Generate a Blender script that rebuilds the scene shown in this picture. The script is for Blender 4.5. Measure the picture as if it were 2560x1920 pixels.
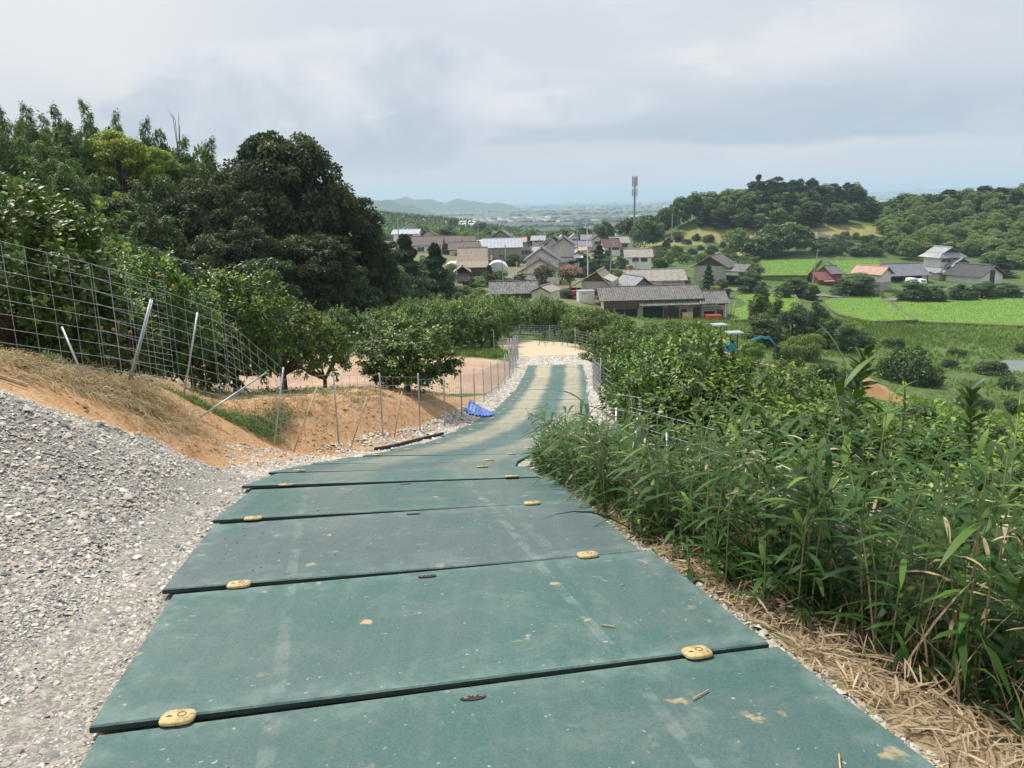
import bpy, math, random
import numpy as np
from mathutils import Matrix, Vector
for o in list(bpy.data.objects): bpy.data.objects.remove(o)
SC = bpy.context.scene
COL = SC.collection
rnd = random.Random(7)
RNG = np.random.default_rng(11)
R = math.radians

# ------------------------------------------------------------------ camera
FPX = 1923.0                       # focal length in pixels of the 2560 px wide photograph
PITCH, ROLL = R(13.34), R(1.4)
cF = np.array([0, math.cos(PITCH), -math.sin(PITCH)])
_u = np.array([0, math.sin(PITCH), math.cos(PITCH)]); _r = np.array([1., 0, 0])
cU = math.cos(ROLL) * _u + math.sin(ROLL) * _r
cR = math.cos(ROLL) * _r - math.sin(ROLL) * _u
cam = bpy.data.cameras.new('camera'); cam_o = bpy.data.objects.new('camera', cam); COL.objects.link(cam_o)
cam.sensor_width = 36; cam.lens = 36 * FPX / 2560; cam.clip_start = 0.05; cam.clip_end = 60000
m = Matrix.Identity(4)
for i in range(3):
    m[i][0], m[i][1], m[i][2] = cR[i], cU[i], -cF[i]
cam_o.matrix_world = m
SC.camera = cam_o

# ------------------------------------------------------------------ sky, sun, exposure
SUN_EL, SUN_AZ = R(56), R(-38)     # azimuth measured from +Y towards +X
sun = bpy.data.lights.new('sun', 'SUN'); sun.energy = 3.3; sun.angle = R(9); sun.color = (1, .95, .86)
sun_o = bpy.data.objects.new('sun', sun); COL.objects.link(sun_o)
sd = Vector((math.cos(SUN_EL) * math.sin(SUN_AZ), math.cos(SUN_EL) * math.cos(SUN_AZ), math.sin(SUN_EL)))
sun_o.rotation_euler = (-sd).to_track_quat('-Z', 'Y').to_euler(); sun_o.location = (0, 0, 60)

W = bpy.data.worlds.new('World'); SC.world = W; W.use_nodes = True
wt = W.node_tree; wt.nodes.clear()
class NT:
    """small node-tree writer"""
    def __init__(s, t): s.t = t
    def n(s, typ, **k):
        d = s.t.nodes.new(typ)
        for a, b in k.items():
            if a == 'inp':
                for i, v in b.items():
                    if hasattr(v, 'is_output'): s.t.links.new(v, d.inputs[i])
                    else: d.inputs[i].default_value = v
            else: setattr(d, a, b)
        return d
    def math(s, op, a, b=0.0, c=0.0, clamp=False):
        d = s.n('ShaderNodeMath', operation=op, use_clamp=clamp, inp={0: a, 1: b, 2: c}); return d.outputs[0]
    def ss(s, v, a, b):            # smoothstep a..b
        d = s.n('ShaderNodeMapRange', interpolation_type='SMOOTHSTEP', inp={0: v, 1: a, 2: b, 3: 0., 4: 1.}); return d.outputs[0]
    def noise(s, vec, scale, detail=4., rough=.55, dist=0., out=0):
        d = s.n('ShaderNodeTexNoise', inp={'Scale': scale, 'Detail': detail, 'Roughness': rough, 'Distortion': dist})
        if vec is not None: s.t.links.new(vec, d.inputs['Vector'])
        return d.outputs[out]
    def mix(s, f, a, b, bt='MIX'):
        d = s.n('ShaderNodeMix', data_type='RGBA', blend_type=bt); 
        for i, v in ((0, f), (6, a), (7, b)):
            if hasattr(v, 'is_output'): s.t.links.new(v, d.inputs[i])
            else: d.inputs[i].default_value = (tuple(v) + (1,))[:4] if i else v
        return d.outputs[2]
    def map(s, vec, scale=(1, 1, 1), loc=(0, 0, 0), rot=(0, 0, 0)):
        d = s.n('ShaderNodeMapping', inp={'Scale': scale, 'Location': loc, 'Rotation': rot}); s.t.links.new(vec, d.inputs[0]); return d.outputs[0]
    def link(s, a, b): s.t.links.new(a, b)
w = NT(wt)
sky = w.n('ShaderNodeTexSky', sky_type='NISHITA', sun_disc=False, sun_elevation=SUN_EL, sun_rotation=SUN_AZ, altitude=60, air_density=1.4, dust_density=3.0)
tc = w.n('ShaderNodeTexCoord').outputs['Generated']
sp = w.n('ShaderNodeSeparateXYZ'); w.link(tc, sp.inputs[0]); dx, dy, dz = sp.outputs
el = w.math('ARCSINE', dz)                                   # elevation, radians
az = w.math('ARCTAN2', dx, dy)
cv = w.n('ShaderNodeCombineXYZ', inp={0: az, 1: w.math('MULTIPLY', el, 2.1), 2: 0.3}).outputs[0]
n1 = w.noise(w.map(cv, (2.2, 3.2, 1), (3.1, 1.4, 0)), 1.0, 7, .52, .25)
n2 = w.noise(w.map(cv, (5.5, 9, 1), (7.3, 0.2, 0)), 1.0, 7, .58, .35)
n3 = w.noise(w.map(cv, (14, 26, 1), (1.3, 5.2, 0)), 1.0, 5, .5, .2)
SKYTOP, SKYHOR = (.70, .745, .81), (.66, .69, .74)
base = w.mix(w.ss(el, -.01, .22), SKYHOR, SKYTOP)
lay = w.ss(w.math('ADD', n1, w.math('MULTIPLY', n2, .35)), .55, .85)
c = w.mix(w.math('MULTIPLY', lay, .75), base, (.87, .88, .90))                  # thin white sheets
wob = w.math('ADD', el, w.math('MULTIPLY', w.math('SUBTRACT', n2, .5), .07))
# long blue-grey cloud base low over the plain
bnd = w.math('MULTIPLY', w.ss(wob, .058, .074), w.math('SUBTRACT', 1., w.ss(wob, .085, .145)))
bnd = w.math('MULTIPLY', bnd, w.ss(n1, .25, .55))
c = w.mix(w.math('MULTIPLY', bnd, .9), c, (.46, .56, .68))
# heaped cloud to the left: billowed outline, grey-blue body, pale lit rims
warm = w.math('MULTIPLY', w.math('SUBTRACT', 1., w.ss(az, -.42, -.18)), .55); c = w.mix(warm, c, (.88, .88, .885))
nb = w.noise(w.map(cv, (8, 5, 1), (2.3, 4.2, 0)), 1.0, 7, .55, .2)
def heap(cx, cy_, rx, ry, amp, s0, s1):
    bx = w.math('DIVIDE', w.math('SUBTRACT', az, cx), rx); by = w.math('DIVIDE', w.math('SUBTRACT', el, cy_), ry)
    r0 = w.math('SQRT', w.math('ADD', w.math('MULTIPLY', bx, bx), w.math('MULTIPLY', by, by)))
    r0 = w.math('ADD', r0, w.math('MULTIPLY', w.math('SUBTRACT', nb, .5), amp)); r0 = w.math('ADD', r0, w.math('MULTIPLY', w.math('SUBTRACT', n2, .5), amp * .6)); return r0, w.math('SUBTRACT', 1., w.ss(r0, s0, s1))
rr, body = heap(-.19, .118, .27, .085, .85, .84, 1.0)
grey = w.mix(w.ss(w.math('ADD', nb, w.math('MULTIPLY', w.math('SUBTRACT', el, .12), 2.2)), .30, .72), (.50, .57, .68), (.82, .84, .88))
c = w.mix(w.math('MULTIPLY', body, .85), c, grey)
rr2, body2 = heap(.07, .112, .13, .026, 1.0, .6, 1.15)
c = w.mix(w.math('MULTIPLY', body2, .6), c, w.mix(w.ss(nb, .4, .6), (.72, .76, .82), (.92, .92, .925)))
rr3, body3 = heap(.36, .175, .14, .04, 1.1, .6, 1.2)
c = w.mix(w.math('MULTIPLY', body3, .5), c, w.mix(w.ss(nb, .4, .6), (.74, .77, .82), (.93, .93, .93)))
# small bright heads
hd = w.math('MULTIPLY', w.ss(n2, .60, .72), w.ss(el, .05, .10))
c = w.mix(w.math('MULTIPLY', hd, .6), c, (.90, .90, .90))
hz = w.math('SUBTRACT', 1., w.ss(el, .0, .07))
c = w.mix(w.math('MULTIPLY', hz, .6), c, (.76, .775, .80))
nsk = w.mix(1., sky.outputs[0], (.1, .1, .1), 'MULTIPLY')
fin = w.mix(.93, nsk, c)
bg = w.n('ShaderNodeBackground', inp={0: fin, 1: .70})
out = w.n('ShaderNodeOutputWorld'); w.link(bg.outputs[0], out.inputs[0])
SC.view_settings.view_transform = 'Standard'; SC.view_settings.look = 'None'
SC.view_settings.exposure = 0.5; SC.view_settings.gamma = 1.0; SC.view_settings.use_curve_mapping = False
SC.render.engine = 'CYCLES'
HAZE = 2.0e-4
cy = SC.cycles
cy.use_denoising = True; cy.max_bounces = 6; cy.diffuse_bounces = 3; cy.glossy_bounces = 2; cy.transmission_bounces = 4
cy.transparent_max_bounces = 6; cy.volume_bounces = 2; cy.use_adaptive_sampling = True; cy.adaptive_threshold = 0.02
cy.sample_clamp_indirect = 6.0

# ------------------------------------------------------------------ geometry helpers
def ray(u, v): return cF + cR * (u - 1280) / FPX + cU * (960 - v) / FPX
def at(u, v, d): return ray(u, v) * d
def onz(u, v, z):
    r = ray(u, v); return r * (z / r[2])
def nrm(a):
    a = np.asarray(a, float); return a / (np.linalg.norm(a, axis=-1, keepdims=True) + 1e-12)

def tag(o, label=None, cat=None, group=None, kind=None):
    if label: o['label'] = label
    if cat: o['category'] = cat
    if group: o['group'] = group
    if kind: o['kind'] = kind
    return o
def link(o, parent=None):
    COL.objects.link(o)
    if parent is not None: o.parent = parent
    return o
def empty(name, loc=(0, 0, 0), rz=0.0):
    o = bpy.data.objects.new(name, None); o.location = tuple(loc); o.rotation_euler = (0, 0, rz); o.empty_display_size = .2
    return link(o)
def npmesh(name, V, F, mats=(), smooth=False, mi=None, attrs=None):
    """V (n,3) array; F (m,k) int array or list of index lists"""
    me = bpy.data.meshes.new(name)
    V = np.asarray(V, np.float32)
    if isinstance(F, np.ndarray):
        mF, k = F.shape
        me.vertices.add(len(V)); me.vertices.foreach_set('co', V.ravel())
        me.loops.add(mF * k); me.loops.foreach_set('vertex_index', F.astype(np.int32).ravel())
        me.polygons.add(mF); me.polygons.foreach_set('loop_start', np.arange(0, mF * k, k, dtype=np.int32))
        me.update(calc_edges=True)
    else:
        me.from_pydata([tuple(map(float, v)) for v in V], [], F); me.update()
    for mt in mats: me.materials.append(mt)
    if mi is not None: me.polygons.foreach_set('material_index', np.asarray(mi, np.int32))
    if smooth: me.polygons.foreach_set('use_smooth', np.ones(len(me.polygons), bool))
    if attrs:
        for nm, (dom, val) in attrs.items():
            a = me.attributes.new(nm, 'FLOAT', dom); a.data.foreach_set('value', np.asarray(val, np.float32))
    return me
def obj(name, me, parent=None, loc=(0, 0, 0), rz=0.0):
    o = bpy.data.objects.new(name, me); o.location = tuple(loc); o.rotation_euler = (0, 0, rz)
    return link(o, parent)
class MB:
    """collects shapes into one mesh"""
    def __init__(s): s.v = []; s.f = []; s.m = []
    def add(s, V, F, m=0):
        b = len(s.v); s.v += [tuple(map(float, p)) for p in V]; s.f += [[b + i for i in f] for f in F]; s.m += [m] * len(F); return s
    def box(s, x0, x1, y0, y1, z0, z1, m=0, M=None):
        V = [(x, y, z) for z in (z0, z1) for y in (y0, y1) for x in (x0, x1)]
        if M is not None: V = [tuple(M @ Vector(p)) for p in V]
        return s.add(V, [(0, 2, 3, 1), (4, 5, 7, 6), (0, 1, 5, 4), (2, 6, 7, 3), (0, 4, 6, 2), (1, 3, 7, 5)], m)
    def tube(s, P, r, n=6, m=0, cap=True):
        P = [np.asarray(p, float) for p in P]; r = [r] * len(P) if np.isscalar(r) else r
        b = len(s.v); k = len(P)
        up = np.array([0, 0, 1.]) if abs(nrm(P[-1] - P[0])[2]) < .9 else np.array([1., 0, 0])
        for i in range(k):
            t = nrm(P[min(i + 1, k - 1)] - P[max(i - 1, 0)]); a = nrm(np.cross(t, up)); c2 = np.cross(t, a)
            for j in range(n):
                q = 2 * math.pi * j / n; s.v.append(tuple(P[i] + r[i] * (math.cos(q) * a + math.sin(q) * c2)))
        for i in range(k - 1):
            for j in range(n):
                s.f.append([b + i * n + j, b + i * n + (j + 1) % n, b + (i + 1) * n + (j + 1) % n, b + (i + 1) * n + j]); s.m.append(m)
        if cap:
            s.f.append([b + j for j in range(n)][::-1]); s.f.append([b + (k - 1) * n + j for j in range(n)]); s.m += [m, m]
        return s
    def prism(s, poly, z0, z1, m=0):
        n = len(poly); V = [(x, y, z0) for x, y in poly] + [(x, y, z1) for x, y in poly]
        return s.add(V, [list(range(n))[::-1], list(range(n, 2 * n))] + [[i, (i + 1) % n, n + (i + 1) % n, n + i] for i in range(n)], m)
    def mesh(s, name, mats, smooth=False): return npmesh(name, s.v, s.f, mats, smooth, s.m)
    def build(s, name, mats, parent=None, loc=(0, 0, 0), rz=0.0, smooth=False):
        if not isinstance(mats, (list, tuple)): mats = [mats]
        return obj(name, s.mesh(name, mats, smooth), parent, loc, rz)
def copy_tree(root):
    r = root.copy(); COL.objects.link(r)
    for ch in root.children:
        c2 = ch.copy(); COL.objects.link(c2); c2.parent = r
        for g in ch.children:
            d = g.copy(); COL.objects.link(d); d.parent = c2
    return r
ORD = 'first second third fourth fifth sixth seventh eighth ninth tenth eleventh twelfth thirteenth fourteenth fifteenth sixteenth seventeenth eighteenth nineteenth twentieth'.split()
ORD += ['twenty-' + o for o in ORD[:9]] + ['thirtieth'] + ['thirty-' + o for o in ORD[:9]]

# ------------------------------------------------------------------ materials
MATS = {}
def pmat(name, a, b=None, scale=6.0, rough=.7, bump=0.0, bscale=None, detail=5., spec=.35, metal=0., contrast=(.35, .65), stretch=(1, 1, 1), spots=None, objrand=0.0):
    """principled material whose colour wanders between a and b (object space noise)"""
    if name in MATS: return MATS[name]
    mt = bpy.data.materials.new(name); mt.use_nodes = True; t = NT(mt.node_tree); ns = mt.node_tree.nodes
    p = ns['Principled BSDF']; p.inputs['Roughness'].default_value = rough; p.inputs['Specular IOR Level'].default_value = spec; p.inputs['Metallic'].default_value = metal
    co = t.n('ShaderNodeTexCoord').outputs['Object']; v = t.map(co, stretch)
    if b is None: b = tuple(x * .75 for x in a)
    f = t.ss(t.noise(v, scale, detail, .6), *contrast)
    c = t.mix(f, a, b)
    if spots:                                     # (colour, scale, threshold)
        c = t.mix(t.math('MULTIPLY', t.ss(t.noise(v, spots[1], 4, .6), spots[2], spots[2] + .08), .8), c, spots[0])
    if objrand:
        rr_ = t.n('ShaderNodeObjectInfo').outputs['Random']
        hs = t.n('ShaderNodeHueSaturation', inp={'Value': t.math('ADD', 1 - objrand, t.math('MULTIPLY', rr_, 2 * objrand)), 'Color': c}); c = hs.outputs[0]
    t.link(c, p.inputs['Base Color'])
    if bump:
        bp = t.n('ShaderNodeBump', inp={'Strength': bump, 'Distance': .02, 'Height': t.noise(v, bscale or scale * 6, 4, .6)}); t.link(bp.outputs[0], p.inputs['Normal'])
    MATS[name] = mt; return mt
def leafmat(name, dark, mid, light, rough=.5, trans=.22, spec=.35, orand=.12):
    """leaf colour from the per-leaf attribute tone"""
    if name in MATS: return MATS[name]
    mt = bpy.data.materials.new(name); mt.use_nodes = True; t = NT(mt.node_tree); ns = mt.node_tree.nodes
    p = ns['Principled BSDF']; p.inputs['Roughness'].default_value = rough; p.inputs['Specular IOR Level'].default_value = spec
    at_ = t.n('ShaderNodeAttribute', attribute_name='tone').outputs['Fac']
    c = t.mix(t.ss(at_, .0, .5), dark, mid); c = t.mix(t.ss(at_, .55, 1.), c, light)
    rr_ = t.n('ShaderNodeObjectInfo').outputs['Random']
    hs = t.n('ShaderNodeHueSaturation', inp={'Hue': t.math('ADD', .488, t.math('MULTIPLY', rr_, .024)), 'Value': t.math('ADD', 1 - orand, t.math('MULTIPLY', rr_, 2 * orand)), 'Color': c}); c = hs.outputs[0]
    t.link(c, p.inputs['Base Color'])
    tr = t.n('ShaderNodeBsdfTranslucent'); t.link(t.mix(1., c, (1.25, 1.35, .7), 'MULTIPLY'), tr.inputs[0])
    mx = t.n('ShaderNodeMixShader', inp={0: trans, 1: p.outputs[0], 2: tr.outputs[0]})
    t.link(mx.outputs[0], ns['Material Output'].inputs[0])
    MATS[name] = mt; return mt

# ------------------------------------------------------------------ terrain
PY = [-8, -3, 0, 2.44, 3.61, 4.82, 6.02, 7.2, 8.37, 9.55, 10.73, 11.93, 14.33, 19, 24.7, 28.5, 33.7, 40, 48, 56]
PZ = [-.4, -1.0, -1.35, -1.67, -1.82, -1.99, -2.23, -2.54, -2.87, -3.19, -3.5, -3.79, -4.29, -5.16, -6.1, -6.55, -7.13, -7.85, -8.8, -9.7]
XY = [-8, -3, 0, 1.3, 2.47, 3.65, 4.9, 6.15, 7.4, 8.6, 9.8, 11, 12.2, 14.3, 17.4, 20.5, 23.5, 28.4, 33.4, 40, 48, 56]
XX = [2.0, .95, .36, .08, -.17, -.46, -.75, -1.03, -1.18, -1.10, -.86, -.58, -.30, .18, .62, .90, 1.15, 1.60, 1.95, 2.15, 2.2, 2.2]
def rz_(y): return np.interp(y, PY, PZ)
def rx_(y): return np.interp(y, XY, XX)
CP = []
for y in np.arange(-7, 50, 1.5):
    for dx_ in (-1.35, 0, 1.35): CP.append((rx_(y) + dx_, y, rz_(y) - .05))
def fx_(y): return rx_(y) - 1.75 - np.interp(y, [9, 10.8, 12, 13.5, 15], [1.3, 1.15, .55, .12, 0])   # foot of the bank
for y in np.arange(10.9, 24, 1.1):                      # cut bank and terrace on the left of the road
    h = np.interp(y, [10.8, 12, 16, 19, 22, 24], [.75, .68, .66, .42, .12, .02])
    CP += [(fx_(y), y, rz_(y)), (fx_(y) - .5, y, rz_(y) + .62 * h), (fx_(y) - .95, y, rz_(y) + h), (fx_(y) - 2.6, y, rz_(y) + h + .15)]
CP += [(-1.75, 1.5, -1.52), (-2.4, 3, -1.66), (-3.7, 5.3, -1.25), (-5, 5.3, -.95), (-5, 3, -.9), (-3.5, 2.5, -1.35), (-3, 0, -1.1), (-6, 0, -.6), (-3.4, 6.75, -2.02),
       (-3.0, 6.2, -2.0), (-3.43, 7.45, -2.42), (-3.15, 7.9, -2.7), (-4.9, 7.5, -1.45), (-4.26, 8.4, -1.95), (-4.25, 9.7, -2.4), (-3.0, 9.2, -3.05), (-3.6, 9.3, -2.75), (-4.3, 6.4, -1.5),
       (-6.5, 7, -1.25), (-5.5, 9.5, -1.95), (-5.2, 11, -2.35), (-6, 12, -2.75), (-6, 16, -3.85), (-6, 20, -4.85), (-3, 24, -5.9), (-3, 30, -6.6), (-3, 37, -7.4), (-8, 24, -5.6), (-8, 30, -6.3), (-8, 37, -7.1),
       (-12, 15, -2.8), (-14, 25, -4.8), (-16, 35, -6), (-12.7, 55, -8.8), (-28, 50, -4.5), (-30, 30, -3), (-15, 8, -.8), (-35, 65, -5), (-60, 60, 0), (-50, 30, 2), (-50, 100, -6), (-25, 85, -12.5),
       (-11, 69, -10.4), (-4, 44, -8.3), (2, 60, -10.3), (0, 80, -13), (0, 100, -15.5), (0, 120, -17.6), (0, 140, -19), (-20, 110, -15), (-20, 140, -17.5), (-6, 50, -8.9), (8, 55, -10.4),
       (-10, 160, -17.9), (0, 150, -18.3), (6, 148, -18.8), (-8, 181, -16.9), (5, 190, -19.8), (-20, 200, -16.2), (-50, 180, -11), (-90, 200, -4), (-2, 234, -17.8), (-20, 252, -16.1), (-36, 275, -13), (-28, 282, -13.8), (-3, 266, -18), (14, 266, -16), (25, 260, -16.4), (35, 255, -17.3), (28, 277, -16.2),
       (14, 209, -19.6), (36, 215, -19), (18, 162, -20), (15, 155, -20.2), (13, 160, -19.9), (28, 166, -20.6), (33, 178, -21), (27, 149, -22.8), (40, 148, -23.1), (52, 200, -21.9), (25, 150, -22.6), (15, 120, -19), (20, 135, -21), (8, 140, -19.4), (-40, 330, -18), (10, 310, -19),
       (1.75, 2.2, -1.85), (2.4, 1, -1.9), (3, 2.4, -2.4), (4, 4, -3.1), (6, 3, -4), (8, 8, -5.5), (5, 9, -4.8), (2.6, 6, -3.0), (2.2, 9, -3.9), (10, 15, -7.8), (5, 15, -6), (4.6, 20, -6.7), (4.5, 28, -7.6),
       (5, 35, -8.2), (6, 45, -9.3), (10, 30, -9.3), (14, 45, -11), (20, 30, -11), (21, 43, -12), (30, 45, -14.2), (18, 67, -13.1), (37, 70, -19), (30, 90, -19.4), (50, 60, -19.5), (66, 102, -23.7), (72, 104, -23.7), (45, 97, -20.8), (47, 79, -20.4), (40, 73, -20),
       (20, 100, -17.6), (55, 120, -22.8), (90, 100, -23.8), (94, 140, -24.7), (80, 147, -24.7), (79, 155, -24.7), (87, 174, -24.6), (117, 174, -24.7), (140, 150, -24.8), (67, 158, -24.4), (74, 183, -24.4), (89, 186, -24.3), (55, 186, -23.1), (68, 183, -23.3), (61, 162, -23.3), (43, 145, -23.2), (48, 144, -23.4),
       (84, 202, -23.4), (93, 192, -23.8), (106, 204, -23.4), (122, 212, -24.2), (126, 202, -24), (150, 212, -24.2), (68, 209, -21.6), (80, 204, -22.2), (85, 258, -21.2), (103, 257, -21.2), (93, 212, -22.3), (106, 215, -22.2), (108, 258, -21.6), (123, 257, -21.6), (88, 230, -21.3), (112, 235, -21.8), (74, 273, -20.3),
       (60, 262, -19.6), (112, 268, -19.4), (55, 285, -19), (62, 305, -15), (80, 312, -8), (98, 325, -3.5), (112, 335, -2), (130, 335, -4.5), (150, 330, -9), (120, 300, -12), (85, 296, -15.5), (140, 295, -14), (45, 310, -19.8), (170, 325, -9), (200, 310, -9), (240, 330, -5),
       (190, 260, -17), (220, 250, -18), (160, 240, -22), (152, 263, -20), (180, 230, -22), (110, 400, -18), (60, 420, -26), (0, 420, -25), (-40, 420, -22), (-87, 600, -8), (-150, 620, 0), (6, 600, -22), (-40, 600, -13), (60, 620, -29), (-87, 780, -20), (0, 800, -38), (150, 600, -34),
       (300, 400, -20), (300, 600, -36), (150, 800, -40), (-200, 400, 0), (-200, 150, 5), (300, 800, -42), (400, 500, -32), (-200, 800, -20), (400, 200, -24), (300, 100, -24), (40, -5, -14), (15, 0, -8), (90, 0, -22), (-20, -5, 2), (-60, 0, 6), (400, 0, -22), (-200, 0, 10)]
CP = np.array(CP, float)
_A = np.sqrt(((CP[:, None, :2] - CP[None, :, :2]) ** 2).sum(-1) + .04)
_n = len(CP); _K = np.zeros((_n + 3, _n + 3)); _K[:_n, :_n] = -_A - np.eye(_n) * .02; _K[:_n, _n] = 1; _K[:_n, _n + 1] = CP[:, 0]; _K[:_n, _n + 2] = CP[:, 1]; _K[_n:, :_n] = _K[:_n, _n:].T
_w = np.linalg.solve(_K, np.r_[CP[:, 2], 0, 0, 0])
_ph = RNG.uniform(0, 6.28, 24); _kx = RNG.normal(0, 1, 24); _ky = RNG.normal(0, 1, 24)
def wob_(x, y, s):                                       # cheap smooth noise
    v = 0
    for i in range(12): v = v + np.sin(_kx[i] * x * s + _ky[i] * y * s + _ph[i]) / 12
    return v
def ground(x, y):
    x = np.asarray(x, float); y = np.asarray(y, float); sh = np.broadcast(x, y).shape
    xf = np.broadcast_to(x, sh).ravel(); yf = np.broadcast_to(y, sh).ravel(); z = np.empty(xf.size)
    for a in range(0, xf.size, 20000):
        X = xf[a:a + 20000]; Y = yf[a:a + 20000]
        r = np.sqrt((X[:, None] - CP[:, 0]) ** 2 + (Y[:, None] - CP[:, 1]) ** 2 + .04)
        z[a:a + 20000] = -r @ _w[:_n] + _w[_n] + _w[_n + 1] * X + _w[_n + 2] * Y
    lat = np.abs(xf - rx_(yf)); k = np.clip((lat - 1.28) / .55, 0, 1); k = k * k * (3 - 2 * k); k = np.where(yf > 50, 1, np.where(yf > 44, np.maximum(k, (yf - 44) / 6), k))
    bank = np.exp(-((xf - rx_(yf) + 3.0) / 1.5) ** 2) * (yf > 6) * (yf < 19)
    rough = wob_(xf, yf, 1.6) * .05 + wob_(yf, xf, 5.) * .03 + bank * (wob_(xf * 1.3, yf * 3, 3.2) * .10 + wob_(yf, xf, 9.) * .05)
    z = z + rough * np.clip(lat - 1.2, 0, 1)
    z = k * z + (1 - k) * (rz_(yf) - .045)
    z = z.reshape(sh)
    return float(z) if sh == () else z

def graded(stops):
    out = [stops[0][0]]
    for (a, s), (b, _) in zip(stops[:-1], stops[1:]):
        n = max(1, int(round((b - a) / s))); out += list(np.linspace(a, b, n + 1)[1:])
    return np.array(out)
gx = graded([(-230, 14), (-70, 4), (-26, .9), (-9, .2), (4, .35), (12, 1), (40, 3), (130, 5), (260, 12), (420, 0)])
gy = graded([(-8, .4), (1, .16), (13, .25), (26, .45), (52, 1.5), (110, 3.5), (360, 8), (620, 16), (800, 0)])
GX, GY = np.meshgrid(gx, gy); GZ = ground(GX, GY)
nx, ny = len(gx), len(gy)
I = np.arange(nx * ny).reshape(ny, nx)
F = np.stack([I[:-1, :-1], I[:-1, 1:], I[1:, 1:], I[1:, :-1]], -1).reshape(-1, 4)

def pdist(x, y, pts):                                   # distance to a polyline
    x = np.asarray(x, float); y = np.asarray(y, float); d = np.full(np.broadcast(x, y).shape, 1e9)
    for (ax, ay), (bx_, by_) in zip(pts[:-1], pts[1:]):
        vx, vy = bx_ - ax, by_ - ay; t = np.clip(((x - ax) * vx + (y - ay) * vy) / (vx * vx + vy * vy + 1e-9), 0, 1)
        d = np.minimum(d, np.hypot(x - ax - t * vx, y - ay - t * vy))
    return d
def inpoly(x, y, P):
    x = np.asarray(x, float); y = np.asarray(y, float); r = np.zeros(np.broadcast(x, y).shape, bool)
    for (ax, ay), (bx_, by_) in zip(P, P[1:] + P[:1]):
        c1 = (ay > y) != (by_ > y); r ^= c1 & (x < (bx_ - ax) * (y - ay) / (by_ - ay + 1e-12) + ax)
    return r
def soft(x, y, P, w_): 
    d = pdist(x, y, list(P) + [P[0]]); s = np.where(inpoly(x, y, list(P)), d, -d); return np.clip(.5 + s / (2 * w_), 0, 1)
LX = rx_(GY); LAT = GX - LX
GRAVEL_PAD = [(-1.2, -8), (-1.0, 1), (-1.75, 3.5), (-2.2, 6), (-2.6, 8.3), (-3.05, 8.1), (-3.4, 7.4), (-3.45, 6.9), (-3.75, 5.9), (-4.1, 5.6), (-5.2, 5.6), (-9, 5), (-14, -8)]
m_gr = np.maximum(soft(GX, GY, GRAVEL_PAD, .12), np.clip((np.where((LAT > 0) & (GY < 7), 1.34, 1.9) + .25 * wob_(GX, GY, 2.) * (GY > 7) - np.abs(LAT)) / .2, 0, 1) * (GY < 34))
m_gr = np.maximum(m_gr, soft(GX, GY, [(-.2, 32), (4.6, 32), (4.9, 39), (0, 39)], .4))
m_or = np.maximum(soft(GX, GY, [(-2.2, 8), (-3.2, 7.6), (-3.4, 6.5), (-4.6, 5.2), (-9, 5), (-9, 6.6), (-5.2, 7.6), (-4.6, 9), (-5, 11), (-4.0, 13), (-2.9, 16), (-1.9, 20), (-1.0, 23), (.3, 23), (-1, 14), (-1.8, 10)], .35), 0)
m_sand = soft(GX, GY, [(-.2, 38.2), (4.6, 38.6), (5, 50), (3, 53), (-1, 52), (-.6, 45)], .4)
CLEAR = [(-10.5, 22), (-4.5, 21.5), (-.8, 24), (.0, 31), (.1, 36), (-3, 39), (-9, 38.5), (-12, 30)]
m_cl = np.maximum(soft(GX, GY, CLEAR, .7), soft(GX, GY, [(-14, 62), (-9.6, 62), (-9.5, 76), (-12, 82), (-15, 76)], 1.))
m_cl = np.maximum(m_cl, soft(GX, GY, [(9, 62), (24, 60), (30, 74), (12, 80)], 2.))
hillsoil = np.maximum(soft(GX, GY, [(48, 292), (70, 290), (100, 290), (150, 286), (150, 300), (100, 306), (66, 305), (52, 312)], 2.5), soft(GX, GY, [(42, 278), (60, 282), (95, 276), (90, 270), (45, 272)], 2))
m_dirtw = np.clip(np.exp(-((GX + 8) ** 2) / 60) * (GY < 24), 0, 1) * (LAT < -2.4)
m_dry = np.clip(2.4 - np.abs(LAT - 2.6) / .7, 0, 1) * (GY < 10) * (GY > 0)
VA = np.stack([GX, GY, GZ], -1).reshape(-1, 3)
tm = bpy.data.materials.new('ground_mix'); tm.use_nodes = True; t = NT(tm.node_tree); p = tm.node_tree.nodes['Principled BSDF']
p.inputs['Roughness'].default_value = .9; p.inputs['Specular IOR Level'].default_value = .2
co = t.n('ShaderNodeTexCoord').outputs['Object']
nA = t.noise(co, .35, 6, .6); nB = t.noise(co, 4., 6, .65); nC = t.noise(co, 30., 4, .6)
def A(nm): return t.n('ShaderNodeAttribute', attribute_name=nm).outputs['Fac']
def em(a, s=.5): return t.ss(t.math('ADD', a, t.math('MULTIPLY', t.math('SUBTRACT', nB, .5), s)), .38, .62)
c = t.mix(t.ss(nA, .35, .65), (.07, .12, .032), (.115, .17, .05))
c = t.mix(t.math('MULTIPLY', t.ss(nB, .45, .75), .6), c, (.06, .075, .028))
c = t.mix(em(A('weed'), .8), c, t.mix(t.ss(nC, .3, .7), (.20, .145, .085), (.33, .26, .17)))
orange = t.mix(t.ss(nB, .3, .7), (.44, .245, .115), (.54, .36, .20)); orange = t.mix(t.math('MULTIPLY', t.ss(nC, .45, .7), .55), orange, (.27, .155, .085))
c = t.mix(em(A('orange')), c, orange)
clr = t.mix(t.ss(nB, .35, .7), (.42, .28, .19), (.52, .40, .28)); clr = t.mix(t.math('MULTIPLY', t.ss(nA, .4, .6), .6), clr, (.36, .23, .17))
c = t.mix(em(A('clear')), c, clr)
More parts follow.
